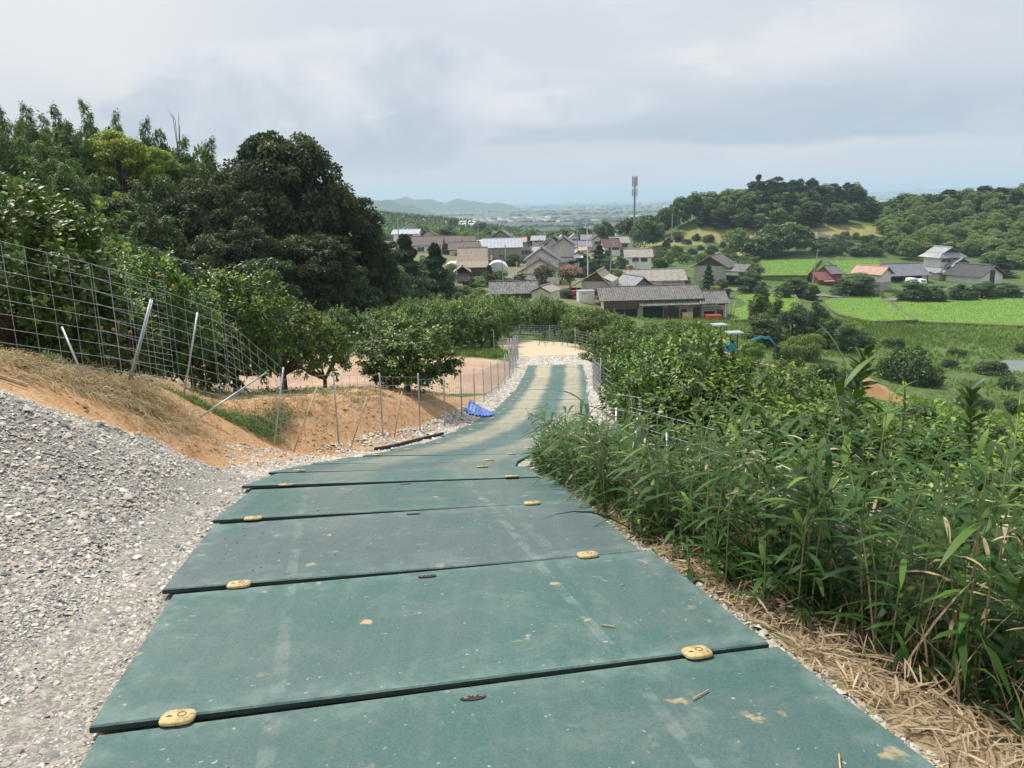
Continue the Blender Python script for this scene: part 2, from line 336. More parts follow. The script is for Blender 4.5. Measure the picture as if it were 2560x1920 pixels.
hs_ = t.mix(t.ss(nA, .3, .6), (.34, .25, .13), (.22, .24, .08)); c = t.mix(em(A('hillsoil')), c, hs_)
c = t.mix(t.math('MULTIPLY', em(A('yard'), .9), .75), c, t.mix(t.ss(nB, .3, .7), (.26, .22, .15), (.17, .17, .085)))
c = t.mix(em(A('sand'), .3), c, t.mix(t.ss(nB, .3, .7), (.50, .41, .27), (.58, .50, .36)))
gv = t.n('ShaderNodeTexVoronoi', feature='F1', inp={'Scale': 75.}); t.link(co, gv.inputs[0])
gcol = t.mix(t.ss(gv.outputs['Color'], .2, .8), (.20, .185, .165), (.36, .335, .295))
c = t.mix(em(A('gravel'), .35), c, gcol)
t.link(c, p.inputs['Base Color'])
hgt = t.math('ADD', t.math('MULTIPLY', nB, .6), t.math('MULTIPLY', nC, .4))
bp = t.n('ShaderNodeBump', inp={'Strength': .7, 'Distance': .06, 'Height': hgt}); t.link(bp.outputs[0], p.inputs['Normal'])
me = npmesh('ground', VA, F, [tm], True, attrs={'gravel': ('POINT', m_gr.ravel()), 'orange': ('POINT', m_or.ravel()), 'sand': ('POINT', m_sand.ravel()), 'clear': ('POINT', m_cl.ravel()),
     'hillsoil': ('POINT', hillsoil.ravel()), 'yard': ('POINT', (np.clip((GY - 138) / 12, 0, 1) * np.clip((300 - GY) / 20, 0, 1) * np.clip((48 - GX) / 10, 0, 1) * np.clip((GX + 60) / 20, 0, 1) * .75).ravel()), 'weed': ('POINT', np.clip(m_dirtw * .75 + m_dry, 0, 1).ravel())})
tag(obj('ground', me), kind='structure')

# far plain, a little below, out to the horizon
pm = bpy.data.materials.new('plain_fields'); pm.use_nodes = True; t = NT(pm.node_tree); p = pm.node_tree.nodes['Principled BSDF']; p.inputs['Roughness'].default_value = .95
co = t.n('ShaderNodeTexCoord').outputs['Object']
vo = t.n('ShaderNodeTexVoronoi', inp={'Scale': .0035}); t.link(t.map(co, (1, .8, 1), rot=(0, 0, .4)), vo.inputs[0])
c = t.mix(t.ss(vo.outputs['Color'], .2, .9), (.035, .07, .03), (.12, .19, .06)); c = t.mix(t.ss(t.noise(co, .0011, 5, .6), .5, .62), c, (.028, .05, .03))
t.link(c, p.inputs['Base Color'])
xs = np.linspace(-24000, 24000, 41); ys = np.r_[300, 800, 1500, 3000, 6000, 12000, 20000, 29000]
Xp, Yp = np.meshgrid(xs, ys); Ip = np.arange(Xp.size).reshape(Xp.shape)
Fp = np.stack([Ip[:-1, :-1], Ip[:-1, 1:], Ip[1:, 1:], Ip[1:, :-1]], -1).reshape(-1, 4)
tag(obj('plain', npmesh('plain', np.stack([Xp, Yp, Xp * 0 - 46], -1).reshape(-1, 3), Fp, [pm])), kind='structure')

# blue ranges on the far edge: ridge profiles in (image column, row) at a distance
hm = pmat('far_hills', (.035, .06, .03), (.055, .085, .04), .004, .95)
def ridge(name, pts, dist, depth, seed):
    rg = np.random.default_rng(seed); us = np.linspace(pts[0][0], pts[-1][0], 120); vs = np.interp(us, [q[0] for q in pts], [q[1] for q in pts])
    vs = vs + np.interp(us, np.linspace(us[0], us[-1], 60), rg.normal(0, .7, 60))
    top = np.array([at(u, v, dist) for u, v in zip(us, vs)]); rows = []
    for k, fr in enumerate(np.linspace(-1, 1, 13)):
        prof = math.cos(fr * math.pi / 2) ** 1.3; q = top.copy(); q[:, 1] += fr * depth
        q[:, 2] = -47 + (top[:, 2] + 47) * prof * (1 + (np.interp(us, us[::8], rg.normal(0, .08, len(us[::8]))) if 0 < k < 12 and k != 6 else 0)); rows.append(q)
    V = np.array(rows).reshape(-1, 3); n = len(us); J = np.arange(13 * n).reshape(13, n)
    Fr = np.stack([J[:-1, :-1], J[:-1, 1:], J[1:, 1:], J[1:, :-1]], -1).reshape(-1, 4)
    tag(obj(name, npmesh(name, V, Fr, [hm], True)), kind='structure')
ridge('mountain_range', [(700, 470), (800, 462), (838, 468), (868, 486), (905, 490), (945, 505), (980, 502), (1012, 491), (1036, 499), (1075, 498), (1098, 504), (1112, 509), (1130, 502), (1148, 496), (1166, 501), (1190, 503), (1222, 508), (1245, 506), (1275, 512), (1300, 522)], 4600, 600, 1)
ridge('foothills', [(700, 492), (860, 492), (905, 496), (945, 502), (972, 499), (995, 509), (1030, 515), (1050, 522), (1075, 531), (1100, 542)], 3000, 350, 2)
ridge('horizon_ridge', [(1900, 492), (2150, 482), (2250, 477), (2380, 470), (2480, 467), (2700, 462), (2800, 463)], 9000, 900, 3)

def onground(u, v, dmin=25., dmax=900.):
    r = ray(u, v); ds = np.geomspace(dmin, dmax, 420); g = ground(r[0] * ds, r[1] * ds); h = r[2] * ds - g
    i = int(np.argmax(h < 0)) if (h < 0).any() else len(ds) - 1
    d = ds[i]; return np.array([r[0] * d, r[1] * d, g[i]]), d
def gpt(u, v, d):                                       # the ground below / at that direction and depth
    q = at(u, v, d); return np.array([q[0], q[1], ground(q[0], q[1])])

# ------------------------------------------------------------------ road mats
mm = bpy.data.materials.new('mat_plastic'); mm.use_nodes = True; t = NT(mm.node_tree); p = mm.node_tree.nodes['Principled BSDF']
p.inputs['Roughness'].default_value = .62; p.inputs['Specular IOR Level'].default_value = .3
ob = t.n('ShaderNodeObjectInfo'); rd = ob.outputs['Random']
co = t.n('ShaderNodeTexCoord').outputs['Object']; wp = t.n('ShaderNodeNewGeometry').outputs['Position']
def A(nm): return t.n('ShaderNodeAttribute', attribute_name=nm).outputs['Fac']
big = t.noise(wp, 1.3, 5, .6); fine = t.noise(wp, 90., 3, .7); mid = t.noise(wp, 9., 5, .65); stk = t.noise(t.map(wp, (14, 1.2, 1), rot=(0, 0, .2)), 1., 4, .6)
c = t.mix(t.ss(big, .3, .7), (.048, .118, .108), (.070, .126, .121))
c = t.mix(t.math('MULTIPLY', A('grey'), t.ss(t.math('ADD', big, t.math('MULTIPLY', A('grey'), .12)), .35, .6)), c, (.080, .112, .122))
c = t.mix(t.math('MULTIPLY', t.ss(stk, .45, .75), .17), c, (.16, .20, .19))
c = t.mix(t.math('MULTIPLY', t.ss(mid, .5, .8), .30), c, (.20, .22, .20))
cloud = t.noise(t.map(wp, (1, 1, 1), (4, 2, 0)), 2.6, 6, .7, .8); c = t.mix(t.math('MULTIPLY', t.ss(cloud, .48, .72), .42), c, (.155, .20, .19))
c = t.mix(t.math('MULTIPLY', t.ss(t.noise(wp, 17., 5, .7), .6, .78), .25), c, (.03, .065, .06))
lat = A('lat')
def band(c0, w_): return t.math('SUBTRACT', 1., t.ss(t.math('ABSOLUTE', t.math('SUBTRACT', lat, c0)), w_ * .6, w_))
st = t.math('MAXIMUM', t.math('MULTIPLY', band(-.70, .034), .42), t.math('MAXIMUM', t.math('MULTIPLY', band(.58, .030), .5), t.math('MULTIPLY', band(.70, .045), .22)))
c = t.mix(t.math('MULTIPLY', t.math('MULTIPLY', st, A('near')), t.ss(mid, .40, .62)), c, (.19, .235, .225))
latw = t.math('ADD', lat, t.math('MULTIPLY', t.math('SUBTRACT', big, .5), .35))
def bandw(c0, w0, w1): return t.math('SUBTRACT', 1., t.ss(t.math('ABSOLUTE', t.math('SUBTRACT', latw, c0)), w0, w1))
trk = t.math('MAXIMUM', bandw(-.48, .16, .42), t.math('MULTIPLY', bandw(.72, .14, .40), .9))
dn = t.math('MULTIPLY', t.math('MULTIPLY', trk, A('dust')), t.math('ADD', .45, t.math('MULTIPLY', stk, .9)))
c = t.mix(t.math('MINIMUM', dn, .88), c, (.44, .385, .27))
sp_ = t.math('MULTIPLY', t.ss(t.noise(wp, 8.5, 3, .55), .655, .76), t.ss(t.noise(wp, 2.1, 2, .5), .40, .6))
c = t.mix(t.math('MULTIPLY', sp_, .85), c, (.52, .38, .20))
c = t.mix(t.math('MULTIPLY', t.ss(t.noise(wp, 38., 2, .5), .70, .76), .6), c, (.45, .46, .43))
c = t.mix(t.math('MULTIPLY', t.ss(fine, .5, .72), .35), c, (.13, .17, .16))
c = t.mix(t.math('MULTIPLY', t.ss(fine, .5, .3), .30), c, (.022, .05, .045))
ed = A('edge'); c = t.mix(t.math('MULTIPLY', t.math('MULTIPLY', ed, t.ss(mid, .35, .65)), .35), c, (.22, .30, .28))
hv = t.n('ShaderNodeHueSaturation', inp={'Value': t.math('ADD', .93, t.math('MULTIPLY', rd, .15)), 'Color': c})
t.link(hv.outputs[0], p.inputs['Base Color'])
t.link(t.math('ADD', .5, t.math('MULTIPLY', mid, .25)), p.inputs['Roughness'])
bp = t.n('ShaderNodeBump', inp={'Strength': .6, 'Distance': .005, 'Height': t.math('ADD', fine, t.math('MULTIPLY', mid, .8))}); t.link(bp.outputs[0], p.inputs['Normal'])
m_conn = pmat('connector_yellow', (.58, .45, .22), (.46, .34, .16), 22, .7, .2, spots=((.26, .20, .12), 40, .56))
m_dark = pmat('dark_rubber', (.02, .02, .02), (.035, .03, .028), 20, .7)
m_mark = pmat('mark_brown', (.09, .06, .03), (.13, .09, .05), 20, .7)
m_medge = pmat('mat_edge_shade', (.018, .042, .037), (.03, .055, .048), 9, .8)  # mat sides painted darker, for the shade in the joint gaps
YAWY = [-8, 0, 2.5, 3.7, 4.9, 6.2, 7.4, 8.6, 9.8, 11, 14, 17, 20, 24, 28, 34]; YAWV = [14, 13.5, 12, 10.5, 8, 5.5, 1, -8, -13, -14, -12, -9, -7, -6, -5, -4]
seams = []; y = 2.47 - 2 * 1.21
while y < 33.6:
    seams.append(y)
    sl = math.hypot(1, (rz_(y + .6) - rz_(y)) / .6, (rx_(y + .6) - rx_(y)) / .6) if hasattr(math, 'hypot') else 1
    y += 1.225 / sl
ML, MW, TH = 2.43, 1.205, .027
def slope_frame(cx, cy_, yaw, lift=0.0, tilt=0.0, zoff=0.0):
    h = (rz_(cy_ + .5) - rz_(cy_ - .5)); ax = np.array([math.cos(yaw), math.sin(yaw), 0]); fy = np.array([-math.sin(yaw), math.cos(yaw), 0])
    fy = nrm(fy + np.array([0, 0, fy[1] * h + tilt])); ax = nrm(ax + np.array([0, 0, ax[1] * h])); ax = nrm(ax - fy * (ax @ fy)); up = np.cross(ax, fy)
    M = Matrix.Identity(4)
    for i in range(3): M[i][0], M[i][1], M[i][2] = ax[i], fy[i], up[i]
    M.translation = Vector((cx, cy_, rz_(cy_) + lift + zoff)); return M
MATM = []
greyv = {3: .75, 2: .2, 9: .5, 10: .6, 12: .35, 6: .3, 20: .3}
for k in range(len(seams) - 1):
    y0, y1 = seams[k], seams[k + 1]; cyy = (y0 + y1) / 2; yaw = R(np.interp(cyy, YAWY, YAWV)) + R(rnd.uniform(-.5, .5)); cx = rx_(cyy) + rnd.uniform(-.05, .05) + (.10 if k in (8, 10) else 0)
    a = 16; b = 8; xs = np.linspace(-ML / 2, ML / 2, a + 1); ys = np.linspace(-MW / 2, MW / 2, b + 1)
    xs[0] += .006; xs[-1] -= .006; ys[0] += .006; ys[-1] -= .006
    Xm, Ym = np.meshgrid(xs, ys); warp = .004 * wob_(Xm + cx, Ym + cyy, 1.5)
    V = [np.stack([Xm, Ym, warp], -1).reshape(-1, 3)]; Im = np.arange((a + 1) * (b + 1)).reshape(b + 1, a + 1)
    Fm = [list(q) for q in np.stack([Im[:-1, :-1], Im[:-1, 1:], Im[1:, 1:], Im[1:, :-1]], -1).reshape(-1, 4)]
    ring = list(Im[0, :]) + list(Im[1:, -1]) + list(Im[-1, -2::-1]) + list(Im[-2:0:-1, 0]); top = V[0]; nv = len(top); n = len(ring)
    for lev, (dz_, o_) in enumerate(((-.006, .006), (-TH + .004, .006), (-TH, .002))):
        q = top[ring].copy(); q[:, 0] += np.sign(q[:, 0]) * o_ * (np.abs(q[:, 0]) > ML / 2 - .01); q[:, 1] += np.sign(q[:, 1]) * o_ * (np.abs(q[:, 1]) > MW / 2 - .01); q[:, 2] += dz_; V.append(q)
    rings = [ring] + [list(range(nv + i * n, nv + (i + 1) * n)) for i in range(3)]
    for i in range(3):
        for j in range(n): Fm.append([rings[i][j], rings[i + 1][j], rings[i + 1][(j + 1) % n], rings[i][(j + 1) % n]])
    Fm.append(rings[3]); V = np.concatenate(V)
    M = slope_frame(cx, cyy, yaw, lift=rnd.uniform(-.002, .004), tilt=rnd.uniform(-.012, -.005) * (1 if k < 6 else .35))
    Mn = np.array(M); Wc = V @ Mn[:3, :3].T + Mn[:3, 3]
    latv = Wc[:, 0] - rx_(Wc[:, 1]); dust = np.interp(Wc[:, 1], [4, 6, 9, 12, 16, 22, 34], [0, .10, .30, .48, .70, .85, 1.0])
    edge = ((np.abs(V[:, 0]) > ML / 2 - .02) | (np.abs(V[:, 1]) > MW / 2 - .02)).astype(float)
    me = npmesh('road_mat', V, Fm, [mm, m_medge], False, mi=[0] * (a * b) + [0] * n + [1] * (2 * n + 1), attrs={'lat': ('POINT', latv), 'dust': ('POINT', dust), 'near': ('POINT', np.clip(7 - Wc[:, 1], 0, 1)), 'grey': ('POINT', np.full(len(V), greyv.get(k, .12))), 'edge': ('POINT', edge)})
    o = obj('road_mat', me); o.matrix_world = M; MATM.append((M, yaw))
    where = {0: 'cut off by the bottom of the picture', 2: 'with clear joints and pale tyre marks', 3: 'with a blue-grey worn face'}.get(k, 'of the row laid down the slope')
    tag(o, f'green plastic road mat, {ORD[k]} from the camera, {where}', 'road mat', 'green road mats on the track')
    if k in (1, 2, 3, 4):                                 # oval hand hole with grit in it
        hb = MB(); n = 18
        hb.prism([(.045 * math.cos(q * 2 * math.pi / n), .017 * math.sin(q * 2 * math.pi / n)) for q in range(n)], -.003, .0045)
        for _ in range(9):
            qx, qy = rnd.uniform(-.035, .03), rnd.uniform(-.009, .009); hb.box(qx, qx + .008, qy, qy + .007, .0045, .0085, 1)
        ho = hb.build('hand_hole', [m_dark, pmat('grit', (.30, .27, .22), (.16, .14, .12), 40, .9)], o); ho.location = (rnd.uniform(-.05, .1), MW / 2 - .09, .0)
# yellow connectors across each joint
def conn_mesh():
    mb = MB(); n = 28; prof = [(1.0, 0), (1.0, .006), (.94, .0105), (.80, .012), (0, .0122)]
    rings = []
    for s_, z in prof[:-1]:
        P_ = []
        for q in range(n):
            a_ = 2 * math.pi * q / n; ex = 2 / 3.2; cx_, sx_ = math.cos(a_), math.sin(a_)
            P_.append((.056 * s_ * math.copysign(abs(cx_) ** ex, cx_), .046 * s_ * math.copysign(abs(sx_) ** ex, sx_), z))
        rings.append(P_)
    V = [q for r_ in rings for q in r_] + [(0, 0, .0122)]; F_ = []
    for i in range(len(rings) - 1):
        for j in range(n): F_.append([i * n + j, i * n + (j + 1) % n, (i + 1) * n + (j + 1) % n, (i + 1) * n + j])
    for j in range(n): F_.append([(len(rings) - 1) * n + j, (len(rings) - 1) * n + (j + 1) % n, len(V) - 1])
    mb.add(V, F_); return mb.mesh('connector_body', [m_conn], True)
def ring_mesh():
    mb = MB(); n = 20; V = []; F_ = []
    for r_, z in ((.011, .0115), (.0115, .0134), (.0145, .0134), (.015, .0115)):
        V += [(r_ * math.cos(2 * math.pi * q / n) + .012, r_ * math.sin(2 * math.pi * q / n) + .006, z) for q in range(n)]
    for i in range(3):
        for j in range(n): F_.append([i * n + j, i * n + (j + 1) % n, (i + 1) * n + (j + 1) % n, (i + 1) * n + j])
    mb.add(V, F_); return mb.mesh('screw_ring', [m_mark])
def arc_mesh():
    mb = MB(); P_ = []
    n = 10
    for q in range(n + 1):
        a_ = math.pi * (1.0 - q / n); P_.append((-.026 + .010 * math.cos(a_), -.004 + .008 * math.sin(a_)))
    P_ += [(-.020, -.006), (-.032, -.006)]
    mb.prism(P_, .0110, .0132); return mb.mesh('arc_slot', [m_mark])
CM, RM, AM = conn_mesh(), ring_mesh(), arc_mesh()
for k in range(1, len(MATM)):
    M, yaw = MATM[k]; M0, _ = MATM[k - 1]
    for side in (-1, 1):
        if k in (24, 25, 26) or (k in (17, 21) and side > 0): continue
        xo = side * (ML / 2 - rnd.uniform(.24, .36)); P_ = M @ Vector((xo, -MW / 2 - .004, .002)); Q_ = M0 @ Vector((xo, MW / 2, .002))
        Mc = M.copy(); Mc.translation = (P_ * .7 + Q_ * .3) + Vector((0, 0, .004)); Mc.translation.z = max(P_.z, Q_.z) - .005
        o = obj('mat_connector', CM); o.matrix_world = Mc @ Matrix.Rotation(rnd.uniform(-.12, .12), 4, 'Z')
        if k < 12: obj('screw_ring', RM, o); obj('arc_slot', AM, o)
        tag(o, f'yellow oval connector, {"left" if side < 0 else "right"} one on the joint behind the {ORD[k - 1]} road mat', 'mat connector', 'yellow mat connectors')

# ------------------------------------------------------------------ wire mesh fences
m_wire = pmat('galvanised_wire', (.50, .53, .55), (.38, .41, .44), 8, .5, metal=.4)
m_pipe = pmat('galvanised_pipe', (.50, .53, .56), (.36, .39, .42), 6, .45, metal=.6)
m_rust = pmat('rusty_stake', (.12, .05, .03), (.07, .035, .025), 12, .8)
m_wood = pmat('pale_stick', (.55, .46, .33), (.40, .31, .20), 9, .8)
def panel(root, A0, A1, top0, top1, cw=.2, ch=.15, r=.0023, lean=(0, 0, 0), mat=None):
    """one welded mesh panel between two bottom corners; topN = height above each corner"""
    A0, A1 = np.asarray(A0, float), np.asarray(A1, float); L = np.linalg.norm(A1 - A0); mb = MB()
    n = max(2, int(round(L / cw))); mrow = max(2, int(round((top0 + top1) / 2 / ch))); ln = np.asarray(lean, float)
    for i in range(n + 1):
        s_ = i / n; b = A0 + (A1 - A0) * s_; h = top0 + (top1 - top0) * s_
        mb.tube([b, b + np.array([0, 0, h]) + ln], r, 4, cap=False)
    for j in range(mrow + 1):
        q = j / mrow; off = np.array([0, 0, .006])
        mb.tube([A0 + np.array([0, 0, top0 * q]) + ln * q + off, A1 + np.array([0, 0, top1 * q]) + ln * q + off], r, 4, cap=False)
    return mb.build('mesh_panel', mat or m_wire, root)
def pipe(root, a, b, r=.0135, mat=None, name='post'):
    return MB().tube([a, b], r, 8).build(name, mat or m_pipe, root, smooth=True)
def G(x, y, dz=0): return np.array([x, y, ground(x, y) + dz])
# along the bank by the gravel
f1 = empty('wire_mesh_fence'); tag(f1, 'leaning galvanised mesh fence along the top of the orange bank beside the gravel', 'fence')
a0 = at(-420, 500, 6.4) + [0, 0, -1.18]; a1 = at(405, 706, 8.7) + [0, 0, -1.12]; pa = at(203, 664, 8.25) + [0.03, .12, -1.15]; b1 = at(585, 795, 10.0) + [0, 0, -1.12]; c0 = at(520, 772, 9.8) + [0, .1, -1.14]; c1 = at(705, 925, 11.2) + [0, 0, -1.12]
panel(f1, a0, a1, 1.18, 1.12, lean=(.03, -.02, 0)); panel(f1, pa, b1, 1.15, 1.12, lean=(.02, 0, 0)); panel(f1, c0, c1, 1.14, 1.14)
pipe(f1, at(378, 748, 8.7), at(322, 952, 8.55)); pipe(f1, at(382, 750, 8.78), at(333, 935, 8.7), .006); pipe(f1, at(494, 781, 10), at(460, 985, 9.9)); pipe(f1, at(709, 918, 11.25), at(683, 1128, 11.2))
pipe(f1, at(155, 818, 7.6), at(206, 938, 7.5), .011, name='brace'); pipe(f1, at(665, 932, 10.6), at(502, 1042, 9.3), .012, name='brace')
pipe(f1, at(298, 800, 8.9), at(296, 905, 8.9), .011, m_rust, 'stake'); pipe(f1, at(326, 830, 9.3), at(322, 900, 9.3), .009, m_rust, 'stake')
# along the left road edge
f2 = empty('wire_mesh_fence'); tag(f2, 'galvanised mesh fence following the left edge of the matted track to the clearing', 'fence')
ys = [10.9, 11.75, 12.7, 13.8, 15.2, 16.9, 18.8, 20.8, 22.8, 24.8, 26.8, 28.8, 30.8, 32.8]; bx_ = [fx_(y) + .04 for y in ys]
B_ = [G(x, y) for x, y in zip(bx_, ys)]
for i in range(len(B_) - 1):
    hh = np.interp(ys[i], [11, 14, 18, 33], [1.12, 1.0, .95, .98]); panel(f2, B_[i], B_[i + 1], hh, hh, r=.0025 + .0015 * (ys[i] > 20))
    pipe(f2, B_[i + 1] - [0, 0, .2], B_[i + 1] + [rnd.uniform(-.02, .03), rnd.uniform(-.04, .04), 1.12], .0135)
for a, b, d in (((795, 962), (734, 1130), 11.3), ((918, 992), (879, 1114), 12.6), ((1005, 979), (986, 1092), 13.8)): pipe(f2, at(*a, d), at(*b, d - .25), .011, m_wood, 'brace')
# stack of folded panels by the end of the clearing
f3 = empty('wire_mesh_fence'); tag(f3, 'bundle of mesh fence panels standing upright beside the clearing corner', 'fence')
for i in range(4):
    q = G(.25 + .12 * i - .3, 33.2 + i * 1.1); panel(f3, q, q + [.05, 1.0, -.1], 1.1, 1.15, ch=.12, r=.006, lean=(-.1 + .03 * i, .0, 0)); pipe(f3, q - [0, 0, .1], q + [-.08, 0, 1.25], .018)
# closing line across the far end of the sand
f4 = empty('wire_mesh_fence'); tag(f4, 'mesh fence closing off the far end of the sandy turning place', 'fence')
P4 = [G(-.6, 47.5), G(.6, 50.5), G(2.6, 51), G(4.6, 50.6)]
for i in range(3): panel(f4, P4[i], P4[i + 1], 1.15, 1.1, r=.006); pipe(f4, P4[i + 1] - [0, 0, .1], P4[i + 1] + [0, 0, 1.15], .02)
f5 = empty('wire_mesh_fence'); tag(f5, 'mesh fence under the orchard trees to the right of the sand', 'fence')
P5 = [G(3.6, 42.5), G(5.2, 42.2), G(7.0, 41.6), G(8.8, 41), G(10.6, 40.2)]
for i in range(4): panel(f5, P5[i], P5[i + 1], 1.1, 1.1, r=.006)
for q in P5[:3]: pipe(f5, q - [0, 0, .1], q + [0, 0, 1.2], .02)
pipe(f5, P5[1] + [.2, .1, 0], P5[1] + [.75, .1, 1.75], .014, m_wood, 'brace')
# right side, half way down
f6 = empty('wire_mesh_fence'); tag(f6, 'short mesh fence seen nearly end-on at the right edge of the far mats', 'fence')
q0, q1, q2 = G(2.55, 21.5), G(2.75, 25.5), G(3.4, 24.2); panel(f6, q0, q1, 1.0, 1.0, r=.005); panel(f6, q0 + [.1, .1, 0], q0 + [.75, -1.4, -.25], .95, .9, r=.005); pipe(f6, q0 - [0, 0, .1], q0 + [0, 0, 1.25], .016)
# right side near: leaning panels in the bamboo grass
f7 = empty('wire_mesh_fence'); tag(f7, 'mesh panels sagging in the bamboo grass at the right edge of the near mats', 'fence')
def pt(u, v, d, dz): return at(u, v, d) + [0, 0, dz]
panel(f7, pt(1407, 1013, 8.6, -1.0), pt(1506, 1014, 8.3, -1.0), 1.0, 1.0); panel(f7, pt(1516, 984, 7.6, -1.05), pt(1603, 996, 7.0, -1.05), 1.05, 1.05)
panel(f7, pt(1592, 1019, 6.6, -1.05), pt(1886, 1097, 4.7, -1.02), 1.05, 1.02, lean=(-.06, 0, 0)); panel(f7, pt(1880, 1130, 4.75, -1.0), pt(2300, 1330, 3.6, -.9), 1.0, .9)
pipe(f7, at(1598, 1032, 6.7), at(1560, 1260, 6.4)); pipe(f7, at(1667, 1073, 6.1), at(1672, 1290, 6.0), .011); pipe(f7, at(1541, 1020, 7.6), at(1538, 1120, 7.5), .010); pipe(f7, at(1868, 1168, 4.75), at(1838, 1265, 4.7), .009, m_pipe); pipe(f7, at(1487, 1040, 8.4), at(1470, 1140, 8.3), .012)
# posts at the edge of the field
for i, (u, v, d, hh, lb) in enumerate(((1234, 838, 40, 1.25, 'pale pipe stake with a hooked top in the grass by the clearing'), (1257, 844, 40, 1.05, 'straight pale stake in the grass beside the hooked one'))):
    q = gpt(u, v, d); mb = MB(); P_ = [q - [0, 0, .1], q + [0, 0, hh]]
    if i == 0: P_ += [q + [-.05, 0, hh + .1], q + [-.16, 0, hh + .08]]
    mb.tube(P_, .022, 7); tag(mb.build('field_stake', m_pipe), lb, 'stake')
# green folding barricades on the sand
m_bar = pmat('barricade_green', (.10, .26, .20), (.07, .19, .15), 8, .5)
def barricade(q, rz, lb):
    e = empty('barricade', q, rz); tag(e, lb, 'barricade', 'folding barricades on the sand')
    for x in (-.45, .45):
        for sy in (-1, 1): MB().tube([(x, sy * .28, 0), (x * .93, 0, .85)], .022, 6).build('leg', m_bar, e)
        MB().tube([(x * .98, -.2, .28), (x * .98, .2, .28)], .016, 6).build('spreader', m_bar, e)
    MB().tube([(-.55, 0, .86), (.55, 0, .86)], .024, 6).build('rail', m_bar, e); return e
barricade(G(2.2, 47.2), .9, 'green folding barricade in the middle of the sand, nearer the mesh'); barricade(G(3.6, 46.0), .7, 'green folding barricade on the sand, nearer the hedge')

# ------------------------------------------------------------------ buildings
m_tile = pmat('roof_tile_grey', (.20, .185, .17), (.11, .105, .10), 1.2, .7, .3, 9, stretch=(1, 1, 1))
m_tileb = pmat('roof_tile_bluegrey', (.14, .15, .175), (.20, .21, .235), 1.2, .5, .3, 9)
m_tiles = pmat('roof_tile_silver', (.36, .375, .40), (.27, .28, .305), 1.1, .45, .3, 9)
m_tilep = pmat('roof_tile_pale', (.40, .345, .265), (.27, .225, .17), 3.5, .8, .3, 9)
m_tiled = pmat('roof_slate_dark', (.10, .10, .105), (.23, .22, .21), 2.2, .7, .3, 9, stretch=(1, .3, 1))
m_brown = pmat('roof_brown', (.14, .085, .065), (.10, .06, .05), 1.5, .7)
m_rbrn = pmat('roof_tile_brown', (.19, .15, .125), (.12, .098, .085), 2., .8, .3, 9)
m_black = pmat('roof_black', (.030, .030, .033), (.05, .05, .052), 1., .5)
m_slate = pmat('slate_sheet', (.38, .355, .32), (.27, .25, .225), 1.5, .8, .2)
m_metal = pmat('sheet_metal_roof', (.42, .45, .50), (.36, .39, .44), .8, .4)
m_pinkr = pmat('roof_salmon', (.50, .30, .23), (.42, .25, .19), 1., .6)
m_white = pmat('plaster_white', (.82, .80, .76), (.70, .67, .62), .9, .8, spots=((.42, .38, .32), 1.3, .62))
m_cream = pmat('plaster_cream', (.70, .65, .55), (.58, .53, .44), 1., .8, spots=((.34, .28, .2), 1.5, .63))
m_block = pmat('concrete_block', (.48, .46, .42), (.36, .345, .315), 1.4, .9, .2, spots=((.16, .15, .13), 2., .62))
m_conc = pmat('stained_concrete', (.34, .32, .275), (.22, .205, .175), 1.1, .9, stretch=(2.5, 2.5, .35))
m_grey = pmat('grey_siding', (.54, .52, .50), (.47, .45, .43), 1., .7)
m_yel = pmat('olive_siding', (.33, .32, .15), (.28, .27, .12), 1., .7)
m_wood2 = pmat('old_board', (.075, .055, .04), (.12, .085, .06), 3, .85, stretch=(3, 3, .4))
m_wood3 = pmat('orange_board', (.26, .12, .05), (.11, .06, .035), 2.5, .8, stretch=(4, 4, .5))
m_redm = pmat('rusty_red_sheet', (.27, .10, .075), (.17, .075, .06), 2, .7, stretch=(4, 4, .4))
m_shut = pmat('brown_shutter', (.085, .045, .035), (.065, .036, .03), 2, .6)
m_void = pmat('interior_shade', (.012, .012, .012), (.02, .018, .016), 2, .9)
m_glass = pmat('window_glass', (.03, .035, .04), (.06, .07, .08), .7, .12, spec=.6)
m_frame = pmat('alu_frame', (.45, .45, .45), (.35, .35, .35), 2, .4)
m_wht = pmat('white_sheet', (.86, .87, .88), (.78, .79, .80), 1.2, .5)
def slope_sheet(mb, a, b, c_, d, pitch, amp, th=.06, m=0):
    """corrugated sheet on the quad a-b (eave) c-d (ridge, c above b); waves run from eave to ridge"""
    a, b, c_, d = map(lambda q: np.asarray(q, float), (a, b, c_, d)); L = np.linalg.norm(b - a); n = max(2, int(L / pitch)) * 4; up = nrm(np.cross(b - a, d - a)); up = up if up[2] > 0 else -up
    base = len(mb.v); ks = np.linspace(0, 1, n + 1); h = amp * np.array([0, .8, 1, .8])[np.arange(n + 1) % 4]
    for q, hh in zip(ks, h):
        for e, r_ in ((a + (b - a) * q, d + (c_ - d) * q),):
            mb.v += [tuple(e + up * hh), tuple(r_ + up * hh), tuple(e - up * th), tuple(r_ - up * th)]
    for i in range(n):
        q = base + 4 * i; mb.f += [[q, q + 4, q + 5, q + 1], [q + 2, q + 3, q + 7, q + 6], [q, q + 2, q + 6, q + 4], [q + 1, q + 5, q + 7, q + 3]]; mb.m += [m] * 4
    for q in (base, base + 4 * n): mb.f.append([q, q + 1, q + 3, q + 2]); mb.m.append(m)
